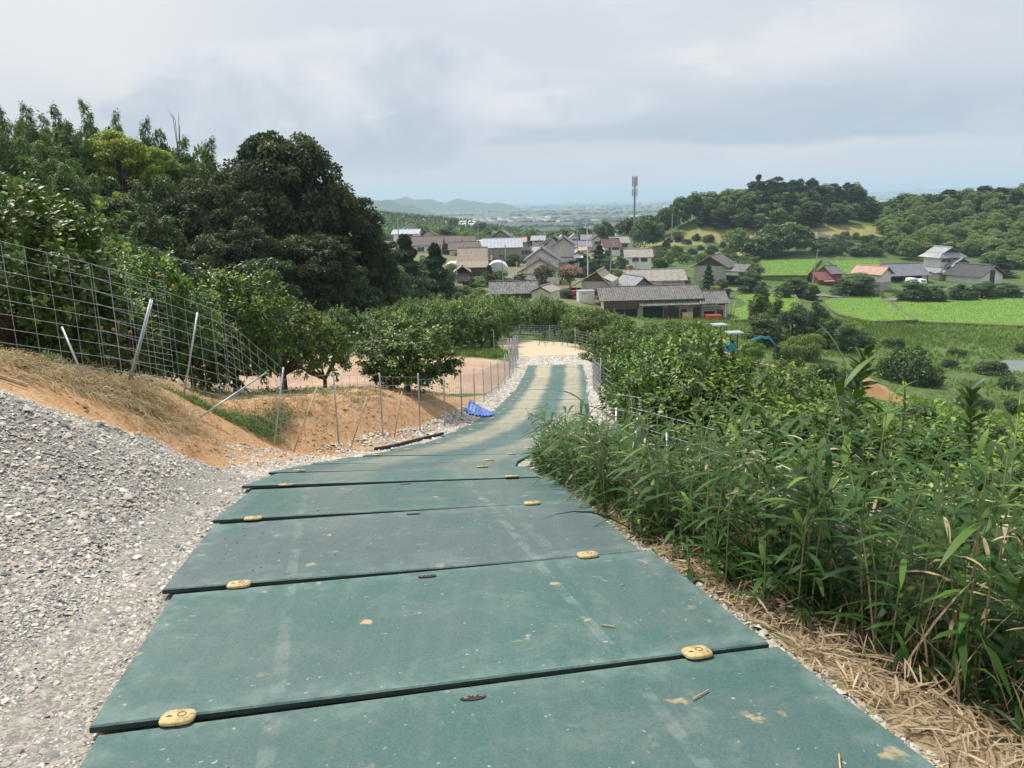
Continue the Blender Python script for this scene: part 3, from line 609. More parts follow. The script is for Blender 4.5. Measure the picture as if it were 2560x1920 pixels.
def gable(e, x0, x1, y0, y1, ze, zr, ax, mat, over=.5, og=.4, pitch=.45, amp=.07, capmat=None, name='roof', ridge_off=0.0):
    """ax 'x': ridge runs along x (slope faces -y); ax 'y': ridge along y (gable faces -y)"""
    mb = MB()
    if ax == 'x':
        ym = (y0 + y1) / 2 + ridge_off; s1 = (zr - ze) / (ym - y0); s2 = (zr - ze) / (y1 - ym)
        slope_sheet(mb, (x0 - og, y0 - over, ze - over * s1), (x1 + og, y0 - over, ze - over * s1), (x1 + og, ym, zr), (x0 - og, ym, zr), pitch, amp)
        slope_sheet(mb, (x1 + og, y1 + over, ze - over * s2), (x0 - og, y1 + over, ze - over * s2), (x0 - og, ym, zr), (x1 + og, ym, zr), pitch, amp)
        cap = [(x0 - og, ym, zr + .05), (x1 + og, ym, zr + .05)]
    else:
        xm = (x0 + x1) / 2 + ridge_off; s1 = (zr - ze) / (xm - x0); s2 = (zr - ze) / (x1 - xm)
        slope_sheet(mb, (x0 - over, y1 + og, ze - over * s1), (x0 - over, y0 - og, ze - over * s1), (xm, y0 - og, zr), (xm, y1 + og, zr), pitch, amp)
        slope_sheet(mb, (x1 + over, y0 - og, ze - over * s2), (x1 + over, y1 + og, ze - over * s2), (xm, y1 + og, zr), (xm, y0 - og, zr), pitch, amp)
        cap = [(xm, y0 - og - .05, zr + .05), (xm, y1 + og, zr + .05)]
        tr = MB()
        for sx, ss_ in ((x0 - over, s1), (x1 + over, s2)):
            zz = ze - over * ss_; tr.add([(sx, y0 - og - .04, zz - .22), (sx, y0 - og - .04, zz - .02), (xm, y0 - og - .04, zr - .02), (xm, y0 - og - .04, zr - .24), (sx, y0 - og + .06, zz - .22), (sx, y0 - og + .06, zz - .02), (xm, y0 - og + .06, zr - .02), (xm, y0 - og + .06, zr - .24)],
                   [(0, 1, 2, 3), (4, 7, 6, 5), (0, 3, 7, 4), (1, 5, 6, 2), (0, 4, 5, 1), (3, 2, 6, 7)])
        tr.build('barge_board', m_wood2, e)
    r_ = mb.build(name, mat, e); MB().tube(cap, .16, 6).build('ridge_cap', capmat or mat, r_); return r_
def body(e, x0, x1, y0, y1, ze, zr, ax, mat, z0=-1.5, gmat=None, zg=None):
    mb = MB()
    if ax == 'x':
        ym = (y0 + y1) / 2; V = [(x0, y0, z0), (x1, y0, z0), (x1, y1, z0), (x0, y1, z0), (x0, y0, ze - .04), (x1, y0, ze - .04), (x1, y1, ze - .04), (x0, y1, ze - .04), (x0, ym, zr - .1), (x1, ym, zr - .1)]
        Fb = [(0, 1, 5, 4), (2, 3, 7, 6), (1, 2, 6, 9, 5), (3, 0, 4, 8, 7), (4, 5, 9, 8), (6, 7, 8, 9)]
    else:
        xm = (x0 + x1) / 2; V = [(x0, y0, z0), (x1, y0, z0), (x1, y1, z0), (x0, y1, z0), (x0, y0, ze - .04), (x1, y0, ze - .04), (x1, y1, ze - .04), (x0, y1, ze - .04), (xm, y0, zr - .1), (xm, y1, zr - .1)]
        Fb = [(0, 1, 5, 8, 4), (2, 3, 7, 9, 6), (1, 2, 6, 5), (3, 0, 4, 7), (4, 8, 9, 7), (5, 6, 9, 8)]
    mb.add(V, [list(f) for f in Fb]); w_ = mb.build('wall', mat, e)
    if gmat is not None and ax == 'y':                    # boarded gable field
        g0 = zg if zg else ze; xm = (x0 + x1) / 2; k_ = (zr - ze) / (xm - x0); hw = (zr - g0) / k_ - .12
        MB().add([(xm - hw, y0 - .04, g0), (xm + hw, y0 - .04, g0), (xm, y0 - .04, zr - .2), (xm - hw, y0 + .02, g0), (xm + hw, y0 + .02, g0), (xm, y0 + .02, zr - .2)], [[0, 1, 2], [0, 3, 4, 1], [1, 4, 5, 2], [2, 5, 3, 0]]).build('gable_boards', gmat, e)
    return w_
def window(e, x, z, w_, h, y, n=2, name='window'):
    f = MB(); b = .06
    f.box(x, x + w_, y - .05, y + .02, z, z + b).box(x, x + w_, y - .05, y + .02, z + h - b, z + h)
    for i in range(n + 1): q = x + (w_ - b) * i / n; f.box(q, q + b, y - .055, y + .02, z + b, z + h - b)
    fo = f.build(name, m_frame, e)
    for i in range(n):
        q0 = x + (w_ - b) * i / n + b; q1 = x + (w_ - b) * (i + 1) / n; MB().box(q0, q1, y - .03, y + .01, z + b, z + h - b).build('pane', m_glass, fo)
    MB().box(x - .05, x + w_ + .05, y - .12, y + .01, z - .07, z).build('sill', m_frame, fo); return fo
def door(e, x, z, w_, h, y, mat, n=1):
    """sliding door leaves in a frame"""
    f = MB(); f.box(x - .08, x, y - .06, y + .02, z, z + h + .08).box(x + w_, x + w_ + .08, y - .06, y + .02, z, z + h + .08).box(x, x + w_, y - .06, y + .02, z + h, z + h + .08)
    fo = f.build('door', m_frame if mat is not m_shut else m_shut, e)
    for i in range(n): MB().box(x + w_ * i / n + .01, x + w_ * (i + 1) / n - .01, y - .035 - .012 * (i % 2), y + .01, z, z + h).build('door_leaf', mat, fo)
    return fo
def opening(e, x, z, w_, h, y):                           # open bay: near-black slab on the wall face, painted for the unlit inside
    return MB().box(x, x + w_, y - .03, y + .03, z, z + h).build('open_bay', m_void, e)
def lean(e, x0, x1, y0, y1, z0, z1, mat, pitch=.45, name='awning'):
    mb = MB(); slope_sheet(mb, (x0, y0, z0), (x1, y0, z0), (x1, y1, z1), (x0, y1, z1), pitch, .05); return mb.build(name, mat, e)
def irimoya(e, x0, x1, y0, y1, ze, zr, mat, over=.7, ax='y', name='roof', gm=None):
    """hip skirt below, gable above; gable faces -y"""
    mb = MB(); X0, X1, Y0, Y1 = x0 - over, x1 + over, y0 - over, y1 + over; xm = (x0 + x1) / 2; zk = ze + (zr - ze) * .42; f_ = .42
    a0, a1 = X0 + (xm - X0) * f_, X1 + (xm - X1) * f_; b0, b1 = Y0 + (xm - X0) * f_ * .8, Y1 - (xm - X0) * f_ * .8
    slope_sheet(mb, (X0, Y0, ze - .3), (X1, Y0, ze - .3), (a1, b0, zk), (a0, b0, zk), .5, .05); slope_sheet(mb, (X1, Y1, ze - .3), (X0, Y1, ze - .3), (a0, b1, zk), (a1, b1, zk), .5, .05)
    slope_sheet(mb, (X0, Y1, ze - .3), (X0, Y0, ze - .3), (a0, b0, zk), (a0, b1, zk), .5, .05); slope_sheet(mb, (X1, Y0, ze - .3), (X1, Y1, ze - .3), (a1, b1, zk), (a1, b0, zk), .5, .05)
    g0, g1 = b0 - .5, b1 + .5
    slope_sheet(mb, (a0 - .15, g1, zk - .05), (a0 - .15, g0, zk - .05), (xm, g0, zr), (xm, g1, zr), .5, .05); slope_sheet(mb, (a1 + .15, g0, zk - .05), (a1 + .15, g1, zk - .05), (xm, g1, zr), (xm, g0, zr), .5, .05)
    r_ = mb.build(name, mat, e); MB().tube([(xm, g0 - .1, zr + .08), (xm, g1, zr + .08)], .2, 6).build('ridge_cap', mat, r_)
    MB().add([(a0 + .1, b0 + .05, zk), (a1 - .1, b0 + .05, zk), (xm, b0 + .05, zr - .15)], [[0, 1, 2]]).build('gable_face', gm or m_wood2, r_)
    for s_, sx in ((-1, X0), (1, X1)):
        ax_ = a0 if s_ < 0 else a1; MB().tube([(sx, Y0, ze - .22), (ax_, b0, zk + .06)], .12, 5).build('hip_ridge', mat, r_)
    return r_
def bld(name, label, u, v, rz=0.0, dmin=100., cat='house', depth=None):
    if depth: q = gpt(u, v, depth); d = depth; q[2] = at(u, v, depth)[2]
    else: q, d = onground(u, v, dmin)
    e = empty(name, q, rz); tag(e, label, cat); return e, d / FPX

# long barn in front of the paddies
e, k = bld('long_barn', 'long barn with grey ribbed roof, brown shutters and block walls in front of the paddies', 1627, 797, .02, depth=150, cat='barn'); W2 = 127 * k
ez, rz2 = 53 * k, 76 * k
body(e, -W2 + .8, W2 - .4, 0, 8, ez, rz2, 'x', m_block, -4); gable(e, -W2 + .3, W2 - .2, 0, 8, ez, rz2, 'x', m_tile, .8, .5, .47, .09)
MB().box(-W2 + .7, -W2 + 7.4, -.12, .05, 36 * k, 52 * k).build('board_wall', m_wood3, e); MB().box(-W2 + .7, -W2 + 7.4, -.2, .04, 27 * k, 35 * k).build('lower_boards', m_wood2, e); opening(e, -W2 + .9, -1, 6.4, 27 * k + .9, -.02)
lean(e, -W2 + 7.4, W2 - .3, -1.9, 0, 36 * k, 44 * k, m_tile)
for i, (a, w_, h) in enumerate(((33, 12, 24), (46, 12, 30), (59, 10, 24), (76, 13, 21), (107, 13, 24))): door(e, a * k, 1 * k, w_ * k, h * k, -.02, m_shut)
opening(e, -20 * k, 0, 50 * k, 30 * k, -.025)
for a in (78, 108): window(e, a * k, 45.5 * k, 12 * k, 4.6 * k, -.02, 1, 'vent_window')
e2, k2 = bld('barn_annex', 'end annex of the long barn with an open red-lined bay and narrow door', 1786, 799, .02, depth=149, cat='barn'); w2 = 32 * k2
body(e2, -w2, w2, 0, 7, 44 * k2, 66 * k2, 'x', m_block, -4); gable(e2, -w2 - .2, w2 + .2, 0, 7, 44 * k2, 66 * k2, 'x', m_tile, .5, .3, .47, .09)
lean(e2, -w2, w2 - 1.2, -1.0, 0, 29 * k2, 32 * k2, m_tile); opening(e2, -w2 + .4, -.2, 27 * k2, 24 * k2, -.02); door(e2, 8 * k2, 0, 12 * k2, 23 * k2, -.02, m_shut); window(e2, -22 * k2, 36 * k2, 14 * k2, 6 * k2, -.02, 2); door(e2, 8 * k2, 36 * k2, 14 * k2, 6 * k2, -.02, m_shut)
MB().box(w2 - .5, w2 - .35, -.2, -.05, 0, 42 * k2).build('down_pipe', m_wht, e2)
mb = MB(); mb.box(-1.4, 1.4, -1.2, 1.2, .5, 1.25).box(-1.2, 1.2, -1.05, 1.05, .2, .55, 1); q = Vector(e2.location) + Vector((-10 * k2, -1.6, 0))
tag(mb.build('farm_cart', [pmat('orange_paint', (.55, .14, .05), (.40, .10, .04), 3, .5), m_dark], None, q), 'orange farm cart at the mouth of the annex bay', 'cart')
q = Vector(e.location) + Vector((88 * k, -1.1, 0)); tag(MB().box(-.95, .95, -.5, .5, 0, 1.15).box(-1.0, 1.0, -.55, .55, 1.15, 1.25, 0).build('feed_box', pmat('pale_yellow', (.72, .55, .28), (.62, .45, .20), 3, .6), None, q), 'pale yellow box before the barn shutters', 'box')
# barn behind
e, k = bld('ribbed_roof_barn', 'cream barn with pale seamed roof behind the long barn', 1636, 728, .0, depth=178, cat='barn'); w_ = 79 * k
body(e, -w_ + .4, w_ - .3, 0, 8, 29 * k, 50 * k, 'x', m_cream, -4); gable(e, -w_, w_, 0, 8, 29 * k, 50 * k, 'x', m_slate, .6, .3, 1.45, .07)
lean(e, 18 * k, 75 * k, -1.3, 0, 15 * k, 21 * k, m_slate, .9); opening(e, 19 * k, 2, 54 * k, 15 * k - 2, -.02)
e, k = bld('tile_roof_house', 'small house with blue-grey tile gable peeking over the long barn roof', 1606, 730, .35, depth=166, cat='house'); w_ = 33 * k
body(e, -w_, w_, 0, 8, 11 * k, 32 * k, 'y', m_grey, -4, m_tileb); gable(e, -w_, w_, 0, 8, 12 * k, 37 * k, 'y', m_tileb, .5, .7, .4, .05)
# gabled barn with tractor
e, k = bld('gabled_barn', 'barn with broad weathered tile gable and block wall beside the white container', 1492, 742, -.28, depth=162, cat='barn'); w_ = 39 * k
body(e, -w_, w_, 0, 9, 38 * k, 56 * k, 'y', m_block, -4, m_wood2, 38 * k); gable(e, -w_ - 30 * k, w_, 0, 9, 24 * k, 63 * k, 'y', m_tilep, .3, .6, .45, .06, ridge_off=15 * k)
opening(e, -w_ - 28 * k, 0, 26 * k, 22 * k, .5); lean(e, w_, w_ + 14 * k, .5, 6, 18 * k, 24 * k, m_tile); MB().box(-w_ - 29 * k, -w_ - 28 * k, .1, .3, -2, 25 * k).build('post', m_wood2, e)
tx = empty('tractor', gpt(1433, 741, 160)); tx.location.z = at(1433, 742, 160)[2]; tag(tx, 'red tractor parked in the shade of the gabled barn', 'tractor')
m_red = pmat('tractor_red', (.42, .05, .035), (.32, .04, .03), 3, .45)
MB().box(-.45, .45, -1.6, .1, .7, 1.35).build('bonnet', m_red, tx); MB().box(-.6, .6, .1, 1.4, .6, 1.2).build('seat_deck', m_red, tx)
for x in (-.75, .75):
    MB().tube([(x - .18, 1.0, .75), (x + .18, 1.0, .75)], .75, 14).build('rear_wheel', m_dark, tx); MB().tube([(x - .1, -1.3, .4), (x + .1, -1.3, .4)], .4, 12).build('front_wheel', m_dark, tx)
MB().tube([(-.55, .9, 1.2), (-.55, .9, 2.2), (.55, .9, 2.2), (.55, .9, 1.2)], .05, 6).build('roll_bar', m_red, tx)
e, k = bld('storage_container', 'white box container before the gabled barn', 1467, 750, .1, depth=155, cat='container'); w_ = 20 * k
MB().box(-w_, w_, 0, 2.6, -2.2, 21 * k).build('box_body', m_wht, e); MB().box(-w_ - .06, w_ + .06, -.06, 2.66, 21 * k, 22.5 * k).build('lid', m_frame, e); MB().box(-w_ + .6, -w_ + 1.6, -.03, .01, 15 * k, 16.5 * k).build('label_plate', m_dark, e)
MB().box(w_ * .25, w_ * .28, -.03, .01, 0, 20 * k).build('door_seam', m_frame, e)
# dark-roofed shed and beige lean-to
e, k = bld('dark_roof_shed', 'low shed with mottled dark slate roof at the top of the orchard', 1283, 742, .0, depth=150, cat='shed'); w_ = 52 * k
body(e, -w_, w_, 0, 6, 12 * k, 33 * k, 'x', m_wood2, -4); gable(e, -w_ - .1, w_ + .4, 0, 6, 12 * k, 35 * k, 'x', m_tiled, .5, .6, .35, .05)
e, k = bld('beige_shed', 'small beige shed adjoining the dark slate roof', 1352, 747, -.45, depth=148, cat='shed'); w_ = 25 * k
body(e, -w_, w_, 0, 5, 19 * k, 29 * k, 'y', m_cream, -4); gable(e, -w_, w_, 0, 5, 19 * k, 31 * k, 'y', m_slate, .3, .3, .5, .03)
# white two-tier farmhouse
e, k = bld('white_farmhouse', 'white plastered farmhouse with stepped tile gables behind the flowering trees', 1350, 712, -.08, depth=188); w_ = 46 * k
body(e, -w_ * .78, w_ * .95, 3, 12, 62 * k, 88 * k, 'y', m_white, -3); gable(e, -w_ * .78, w_ * .95, 3, 12, 62 * k, 90 * k, 'y', m_tileb, .7, .8, .45, .05)
body(e, -w_ * 1.05, w_ * 1.05, 0, 3.2, 34 * k, 62 * k, 'y', m_white, -3); gable(e, -w_ * 1.05, w_ * 1.05, 0, 3, 36 * k, 64 * k, 'y', m_rbrn, .8, .6, .45, .05)
MB().box(-w_ * 1.04, w_ * 1.04, -.06, .03, 26 * k, 28 * k).build('belt_rail', m_wood2, e); window(e, -10 * k, 8 * k, 18 * k, 14 * k, -.02, 2)
e, k = bld('grey_house', 'two-storey grey-sided house behind the white farmhouse', 1400, 690, -.12, depth=208); w_ = 26 * k
body(e, -w_ * .55, w_ * 1.3, 0, 7, 78 * k, 92 * k, 'y', m_grey, -3); gable(e, -w_ * .55, w_ * 1.3, 0, 7, 79 * k, 96 * k, 'y', m_tileb, .6, .6, .45, .05)
body(e, -w_ * 1.5, w_ * .2, 2.5, 10, 72 * k, 92 * k, 'y', m_grey, -3); gable(e, -w_ * 1.7, w_ * .5, 2.5, 10, 74 * k, 98 * k, 'y', m_tileb, .6, .6, .45, .05)
MB().box(-w_ * .56, w_ * 1.31, -.06, .02, 45 * k, 47 * k).build('belt_rail', m_wood2, e); lean(e, -w_ * .4, w_ * 1.2, -1.4, 0, 29 * k, 34 * k, m_tileb); window(e, w_ * .1, 12 * k, 24 * k, 12 * k, -.02, 3); lean(e, w_ * 1.3, w_ * 2.2, 0, 3, 44 * k, 50 * k, m_wht, .8, 'carport_roof')
# warehouse, olive house, long brown roofs, old farmhouse, gatehouse
e, k = bld('warehouse', 'stained concrete warehouse with pale sheet-metal roof', 1257, 655, .03, depth=232, cat='warehouse'); w_ = 50 * k
body(e, -w_, w_ - .2, 0, 10, 37 * k, 55 * k, 'x', m_conc, -4); gable(e, -w_, w_, 0, 10, 37 * k, 57 * k, 'x', m_metal, .4, .2, 1.0, .03); window(e, -9 * k, 12 * k, 14 * k, 6 * k, -.02, 2); door(e, 24 * k, 0, 6 * k, 18 * k, -.02, m_shut)
e, k = bld('olive_house', 'olive-sided house with dark gable roof above the warehouse', 1253, 640, -.1, depth=262); w_ = 31 * k
body(e, -w_, w_, 0, 9, 42 * k, 60 * k, 'y', m_yel, -4); gable(e, -w_, w_, 0, 9, 43 * k, 64 * k, 'y', m_tileb, .7, .8, .45, .05); MB().box(-w_, w_, -.06, .02, 46 * k, 47.5 * k).build('belt_rail', m_wood2, e); gable(e, -10 * k, 10 * k, -2, 0, 38 * k, 46 * k, 'y', m_tileb, .4, .3, .45, .05, name='porch_roof')
MB().tube([(-2 * k, 1, 64 * k), (-2 * k, 1, 69 * k)], .04, 5).build('antenna', m_frame, e)
for lb, u, v, d, w0, ez_, rz3, mt, dp, wm in (('long row house under brown tiles with a white plaster end', 1062, 637, 246, 45, 25, 44, m_rbrn, 9, m_white), ('middle brown-tiled row house beyond the conifers', 1122, 634, 250, 32, 26, 42, m_rbrn, 9, m_wood2), ('brown-tiled wing next to the warehouse', 1162, 640, 246, 40, 18, 33, m_rbrn, 8, m_cream), ('brown-tiled back range above the wing', 1160, 632, 256, 30, 24, 40, m_rbrn, 8, m_wood2)):
    e, k = bld('row_house', lb, u, v, .04, depth=d); w_ = w0 * k; body(e, -w_ + .3, w_ - .3, 0, dp, ez_ * k, rz3 * k, 'x', wm, -4); gable(e, -w_, w_, 0, dp, ez_ * k, rz3 * k, 'x', mt, .6, .2, .5, .08)
    window(e, -w_ * .4, ez_ * k * .35, 2.2, 1.3, -.02, 2)
e, k = bld('old_farmhouse', 'old farmhouse with two pale tile roof tiers and wooden front', 1182, 684, .02, depth=180); w_ = 40 * k
body(e, -w_ * .85, w_ * .88, 0, 8, 22 * k, 30 * k, 'x', m_wood2, -3); lean(e, -w_ * 1.03, w_ * 1.0, -1.2, 2.6, 16 * k, 36 * k, m_tilep, .4, 'lower_roof')
body(e, -w_ * .8, w_ * .8, 2.6, 7.4, 38 * k, 58 * k, 'x', m_wood2, 0); gable(e, -w_ * .92, w_ * .92, 2.6, 7.6, 40 * k, 61 * k, 'x', m_tilep, 1.3, .2, .4, .05); lean(e, w_ * .9, w_ * 1.25, 2.5, 5, 30 * k, 40 * k, m_tilep, .4, 'side_roof')
for a in range(5): MB().box(-w_ * .1 + a * 1.0, -w_ * .1 + a * 1.0 + .9, -.06, .02, .2, 15 * k).build('wood_panel', m_wood3, e)
e, k = bld('gatehouse', 'narrow tile-roofed gatehouse left of the village lane', 1157, 720, .05, depth=160); w_ = 16 * k
body(e, -w_, w_, 0, 5, 38 * k, 50 * k, 'x', m_wood2, -3); lean(e, -w_ * 1.1, w_ * 1.1, -1.5, .6, 18 * k, 40 * k, m_tile, .35, 'lower_roof'); gable(e, -w_, w_, 0, 4, 44 * k, 56 * k, 'y', m_slate, .5, .8, .35, .04); MB().box(-w_, 0, -1.7, .02, 0, 12 * k).build('plaster_base', m_white, e)
for x0 in (-52, 62):                                     # white tunnels by the old farmhouse
    q = gpt(1182 + x0, 675, 188); q[2] = at(1182, 678, 188)[2] - .4; mb = MB(); n = 12; V = [(2.7 * math.cos(math.pi * i / n), yy, 2.5 * math.sin(math.pi * i / n)) for yy in (0, 7) for i in range(n + 1)]; mb.add(V, [[i, i + 1, n + 2 + i, n + 1 + i] for i in range(n)] + [list(range(n + 1))[::-1], list(range(n + 1, 2 * n + 2))])
    tag(mb.build('plastic_tunnel', m_wht, None, q, smooth=False), f'white plastic tunnel greenhouse at the {"left" if x0 < 0 else "right"} end of the old farmhouse', 'greenhouse')
# smaller houses further back
SM = [('blue_white_house', 'pale blue-white building at the left end of the village', 1014, 602, 268, 33, 18, 26, 'x', m_metal, m_wht), ('solar_roof_house', 'grey-roofed house with roof panels behind the blue-white building', 1026, 596, 280, 22, 22, 32, 'y', m_tileb, m_grey), ('hip_roof_house', 'small brown hip-roofed house beside the bamboo', 1073, 602, 276, 19, 12, 24, 'y', m_rbrn, m_cream),
      ('cream_house', 'cream two-storey house with brown gable at the village end', 1494, 622, 258, 17, 22, 32, 'y', m_brown, m_cream), ('brown_roof_house', 'low white-walled house under a dark brown roof', 1531, 634, 245, 21, 18, 34, 'x', m_brown, m_white), ('slate_roof_house', 'pale house under grey sheet roof below the cell mast', 1552, 632, 258, 22, 26, 37, 'x', m_slate, m_cream),
      ('white_house', 'white house with flat grey roof slope beside the green netting', 1597, 668, 214, 33, 27, 41, 'x', m_slate, m_wht), ('bluegrey_row', 'low blue-grey tile roofs in the middle of the village', 1455, 624, 252, 24, 8, 19, 'x', m_tileb, m_grey), ('orange_gable_house', 'small white house with an orange-edged gable', 1406, 612, 264, 14, 12, 21, 'y', m_pinkr, m_wht), ('red_shed', 'tiny red-roofed shed among the garden trees', 1458, 630, 228, 8, 5, 10, 'x', m_pinkr, m_cream),
      ('dark_tile_house', 'dark tiled house left of the orange gable', 1372, 618, 262, 18, 10, 21, 'y', m_tile, m_grey), ('red_stripe_house', 'house with a reddish striped sheet roof behind the warehouse', 1300, 622, 266, 15, 18, 26, 'x', m_pinkr, m_wht), ('grey_wing_house', 'grey two-storey house between warehouse and farmhouse', 1312, 655, 236, 15, 38, 47, 'y', m_metal, m_grey), ('far_grey_house', 'grey-roofed house with brown side near the back trees', 1470, 612, 272, 16, 14, 23, 'x', m_tileb, m_rbrn), ('pale_small_house', 'small pale house tucked behind the grey two-storey house', 1338, 640, 240, 13, 12, 20, 'x', m_tiles, m_wht), ('corner_house', 'white-walled house with silver tiles left of the flood-light pole', 1446, 650, 216, 15, 13, 22, 'y', m_tiles, m_white), ('back_lane_house', 'pale house with silver tiles above the white farmhouse', 1345, 612, 268, 16, 12, 20, 'x', m_tiles, m_cream), ('twin_gable_house', 'small white gable beside the cream two-storey house', 1436, 606, 276, 12, 11, 19, 'y', m_tiles, m_wht), ('low_silver_house', 'low house with silver tiles behind the row houses', 1112, 606, 282, 18, 10, 17, 'x', m_tiles, m_white), ('field_house', 'white house at the edge of the tree belt', 1235, 602, 290, 13, 12, 20, 'y', m_tiles, m_wht), ('small_white_roof', 'small building with white roof beside the warehouse', 1195, 622, 258, 10, 12, 18, 'x', m_wht, m_grey)]
for nm, lb, u, v, d, w0, a, b, ax, rm, wm in SM:
    e, k = bld(nm, lb, u, v, rnd.uniform(-.12, .12), depth=d); w_ = w0 * k; body(e, -w_ * .92, w_ * .92, 0, 7, a * k, b * k, ax, wm, -4); gable(e, -w_, w_, 0, 7, a * k, b * k + .2, ax, rm, .5, .4, .5, .05)
    window(e, -w_ * .5, a * k * .5, 1.8, min(1.2, a * k * .35), -.02, 2); window(e, w_ * .15, a * k * .5, 1.8, min(1.2, a * k * .35), -.02, 2)
e, k = bld('right_barn', 'block barn with wide slate gable and open dark bay beside the upper paddies', 1776, 708, -.5, depth=200, cat='barn'); w_ = 42 * k
body(e, -w_, w_ * .9, 0, 10, 42 * k, 62 * k, 'y', m_block, -4, m_wood2, 43 * k); gable(e, -w_, w_ * .9, 0, 10, 43 * k, 67 * k, 'y', m_tile, .7, .7, .5, .06); lean(e, w_ * .9, w_ * 1.95, -.4, 8, 30 * k, 42 * k, m_tile, .5); opening(e, w_ * .92, -.3, w_, 22 * k, .3); MB().box(w_ * .9, w_ * 1.6, 0, .2, 22 * k, 34 * k).build('white_wall', m_white, e)
# right-hand farm
e, k = bld('red_shed', 'rust-red sheet-metal shed with a raised end under grey tiles', 2075, 716, .25, depth=202, cat='shed'); w_ = 34 * k
body(e, -w_, 4 * k, 0, 6, 20 * k, 34 * k, 'x', m_redm, -3); gable(e, -w_, 4 * k, 0, 6, 20 * k, 36 * k, 'x', m_redm, .5, .3, .4, .03); body(e, 4 * k, w_, .3, 6, 32 * k, 46 * k, 'x', m_redm, -3); gable(e, 3 * k, w_, .3, 6, 33 * k, 48 * k, 'x', m_tile, .5, .3, .45, .05); lean(e, -w_ * .7, w_ * .2, -1.2, 0, 14 * k, 17 * k, m_pinkr)
e, k = bld('salmon_roof_shed', 'shed with salmon roof, white gable and grey block base', 2208, 727, .5, depth=192, cat='shed'); w_ = 26 * k
body(e, -w_ * .5, w_ * 1.0, 0, 8, 43 * k, 56 * k, 'y', m_white, -3); gable(e, -w_ * .6, w_ * 1.1, 0, 8, 43 * k, 59 * k, 'y', m_pinkr, .4, .6, .5, .04); MB().box(-w_ * .5 - .05, w_ + .05, -.05, 8, -3, 22 * k).build('block_base', m_block, e)
e, k = bld('open_garage', 'long dark-tiled garage with open front beside the tall house', 2272, 707, .06, depth=204, cat='garage'); w_ = 50 * k
body(e, -w_ + .3, w_ - .3, 2.5, 9, 20 * k, 40 * k, 'x', m_redm, -3); gable(e, -w_, w_, 0, 9, 21 * k, 44 * k, 'x', m_tileb, .6, .3, .45, .06); opening(e, -w_ * .8, -.3, w_ * 1.7, 19 * k, 2.47)
for a in (-.95, -.3, .35, .95): MB().box(w_ * a - .1, w_ * a + .1, -.1, .1, -2, 20 * k).build('post', m_wood2, e)
e, k = bld('tall_house', 'two-storey house with layered silver tile roofs by the bamboo hillside', 2378, 707, .18, depth=212); w_ = 45 * k
body(e, -w_ * .8, w_, 0, 9, 26 * k, 30 * k, 'x', m_white, -3); irimoya(e, -w_ * .8, w_, -.2, 9, 30 * k, 44 * k, m_tiles, 1.1, name='lower_roof'); body(e, -w_ * .5, w_ * .75, 2, 8.5, 64 * k, 70 * k, 'x', m_white, 20 * k); irimoya(e, -w_ * .5, w_ * .75, 2, 8.5, 64 * k, 86 * k, m_tiles, 1.2, name='upper_roof')
irimoya(e, -w_ * .05, w_ * 1.0, -.6, 4, 44 * k, 60 * k, m_tiles, .8, name='front_roof'); window(e, -w_ * .42, 50 * k, 13 * k, 9 * k, 1.97, 2); window(e, -w_ * .1, 50 * k, 11 * k, 9 * k, 1.97, 2); lean(e, -w_ * 1.15, -w_ * .5, -.4, 2, 26 * k, 31 * k, m_tiles)
lean(e, -w_ * .2, w_ * 1.4, -4.0, -1.2, 11 * k, 16 * k, m_wht, .9, 'carport_roof')
for a in (-.15, .5, 1.35): MB().box(w_ * a - .05, w_ * a + .05, -3.9, -3.8, -2, 11 * k).build('post', m_frame, e)
e, k = bld('black_roof_house', 'single-storey white house under a wide black gable roof', 2475, 710, .42, depth=202); w_ = 50 * k
body(e, -w_ * .72, w_ * .9, 0, 10, 22 * k, 42 * k, 'y', m_white, -3); gable(e, -w_ * .78, w_ * .96, 0, 10, 22 * k, 45 * k, 'y', m_black, .6, .7, .6, .02); MB().box(-4 * k, 14 * k, -.08, .02, 0, 34 * k).build('dark_panel', m_black, e)
# cars by the garage
def car(u, v, d, rz, lb, van=False):
    q = gpt(u, v, d); q[2] = at(u, v, d)[2]; e = empty('parked_car', q, rz); tag(e, lb, 'car'); h = 1.75 if van else 1.45
    MB().add([(-.75, -1.7, .3), (.75, -1.7, .3), (.75, 1.7, .3), (-.75, 1.7, .3), (-.75, -1.7, .85), (.75, -1.7, .85), (.75, 1.7, .95), (-.75, 1.7, .95), (-.66, -1.0 if not van else -1.5, h), (.66, -1.0 if not van else -1.5, h), (.66, 1.5, h), (-.66, 1.5, h)],
             [[0, 1, 5, 4], [2, 3, 7, 6], [1, 2, 6, 5], [3, 0, 4, 7], [8, 9, 10, 11], [4, 5, 9, 8], [6, 7, 11, 10], [5, 6, 10, 9], [7, 4, 8, 11]]).build('body', m_wht, e)
    MB().add([(-.58, -1.64, 1.0), (.58, -1.64, 1.0), (.52, -1.27 if not van else -1.53, h - .12), (-.52, -1.27 if not van else -1.53, h - .12), (-.58, -1.58, 1.0), (.58, -1.58, 1.0), (.52, -1.2 if not van else -1.5, h - .12), (-.52, -1.2 if not van else -1.5, h - .12)], [[0, 1, 2, 3], [4, 7, 6, 5], [0, 3, 7, 4], [1, 5, 6, 2]]).build('windscreen', m_glass, e)
    for x in (-.7, .7):
        for y in (-1.1, 1.1): MB().tube([(x - .1, y, .3), (x + .1, y, .3)], .3, 12).build('wheel', m_dark, e)
car(2278, 712, 198, .1, 'white van parked at the mouth of the garage', True); car(2302, 712, 198, -.1, 'white car parked next to the van by the garage')
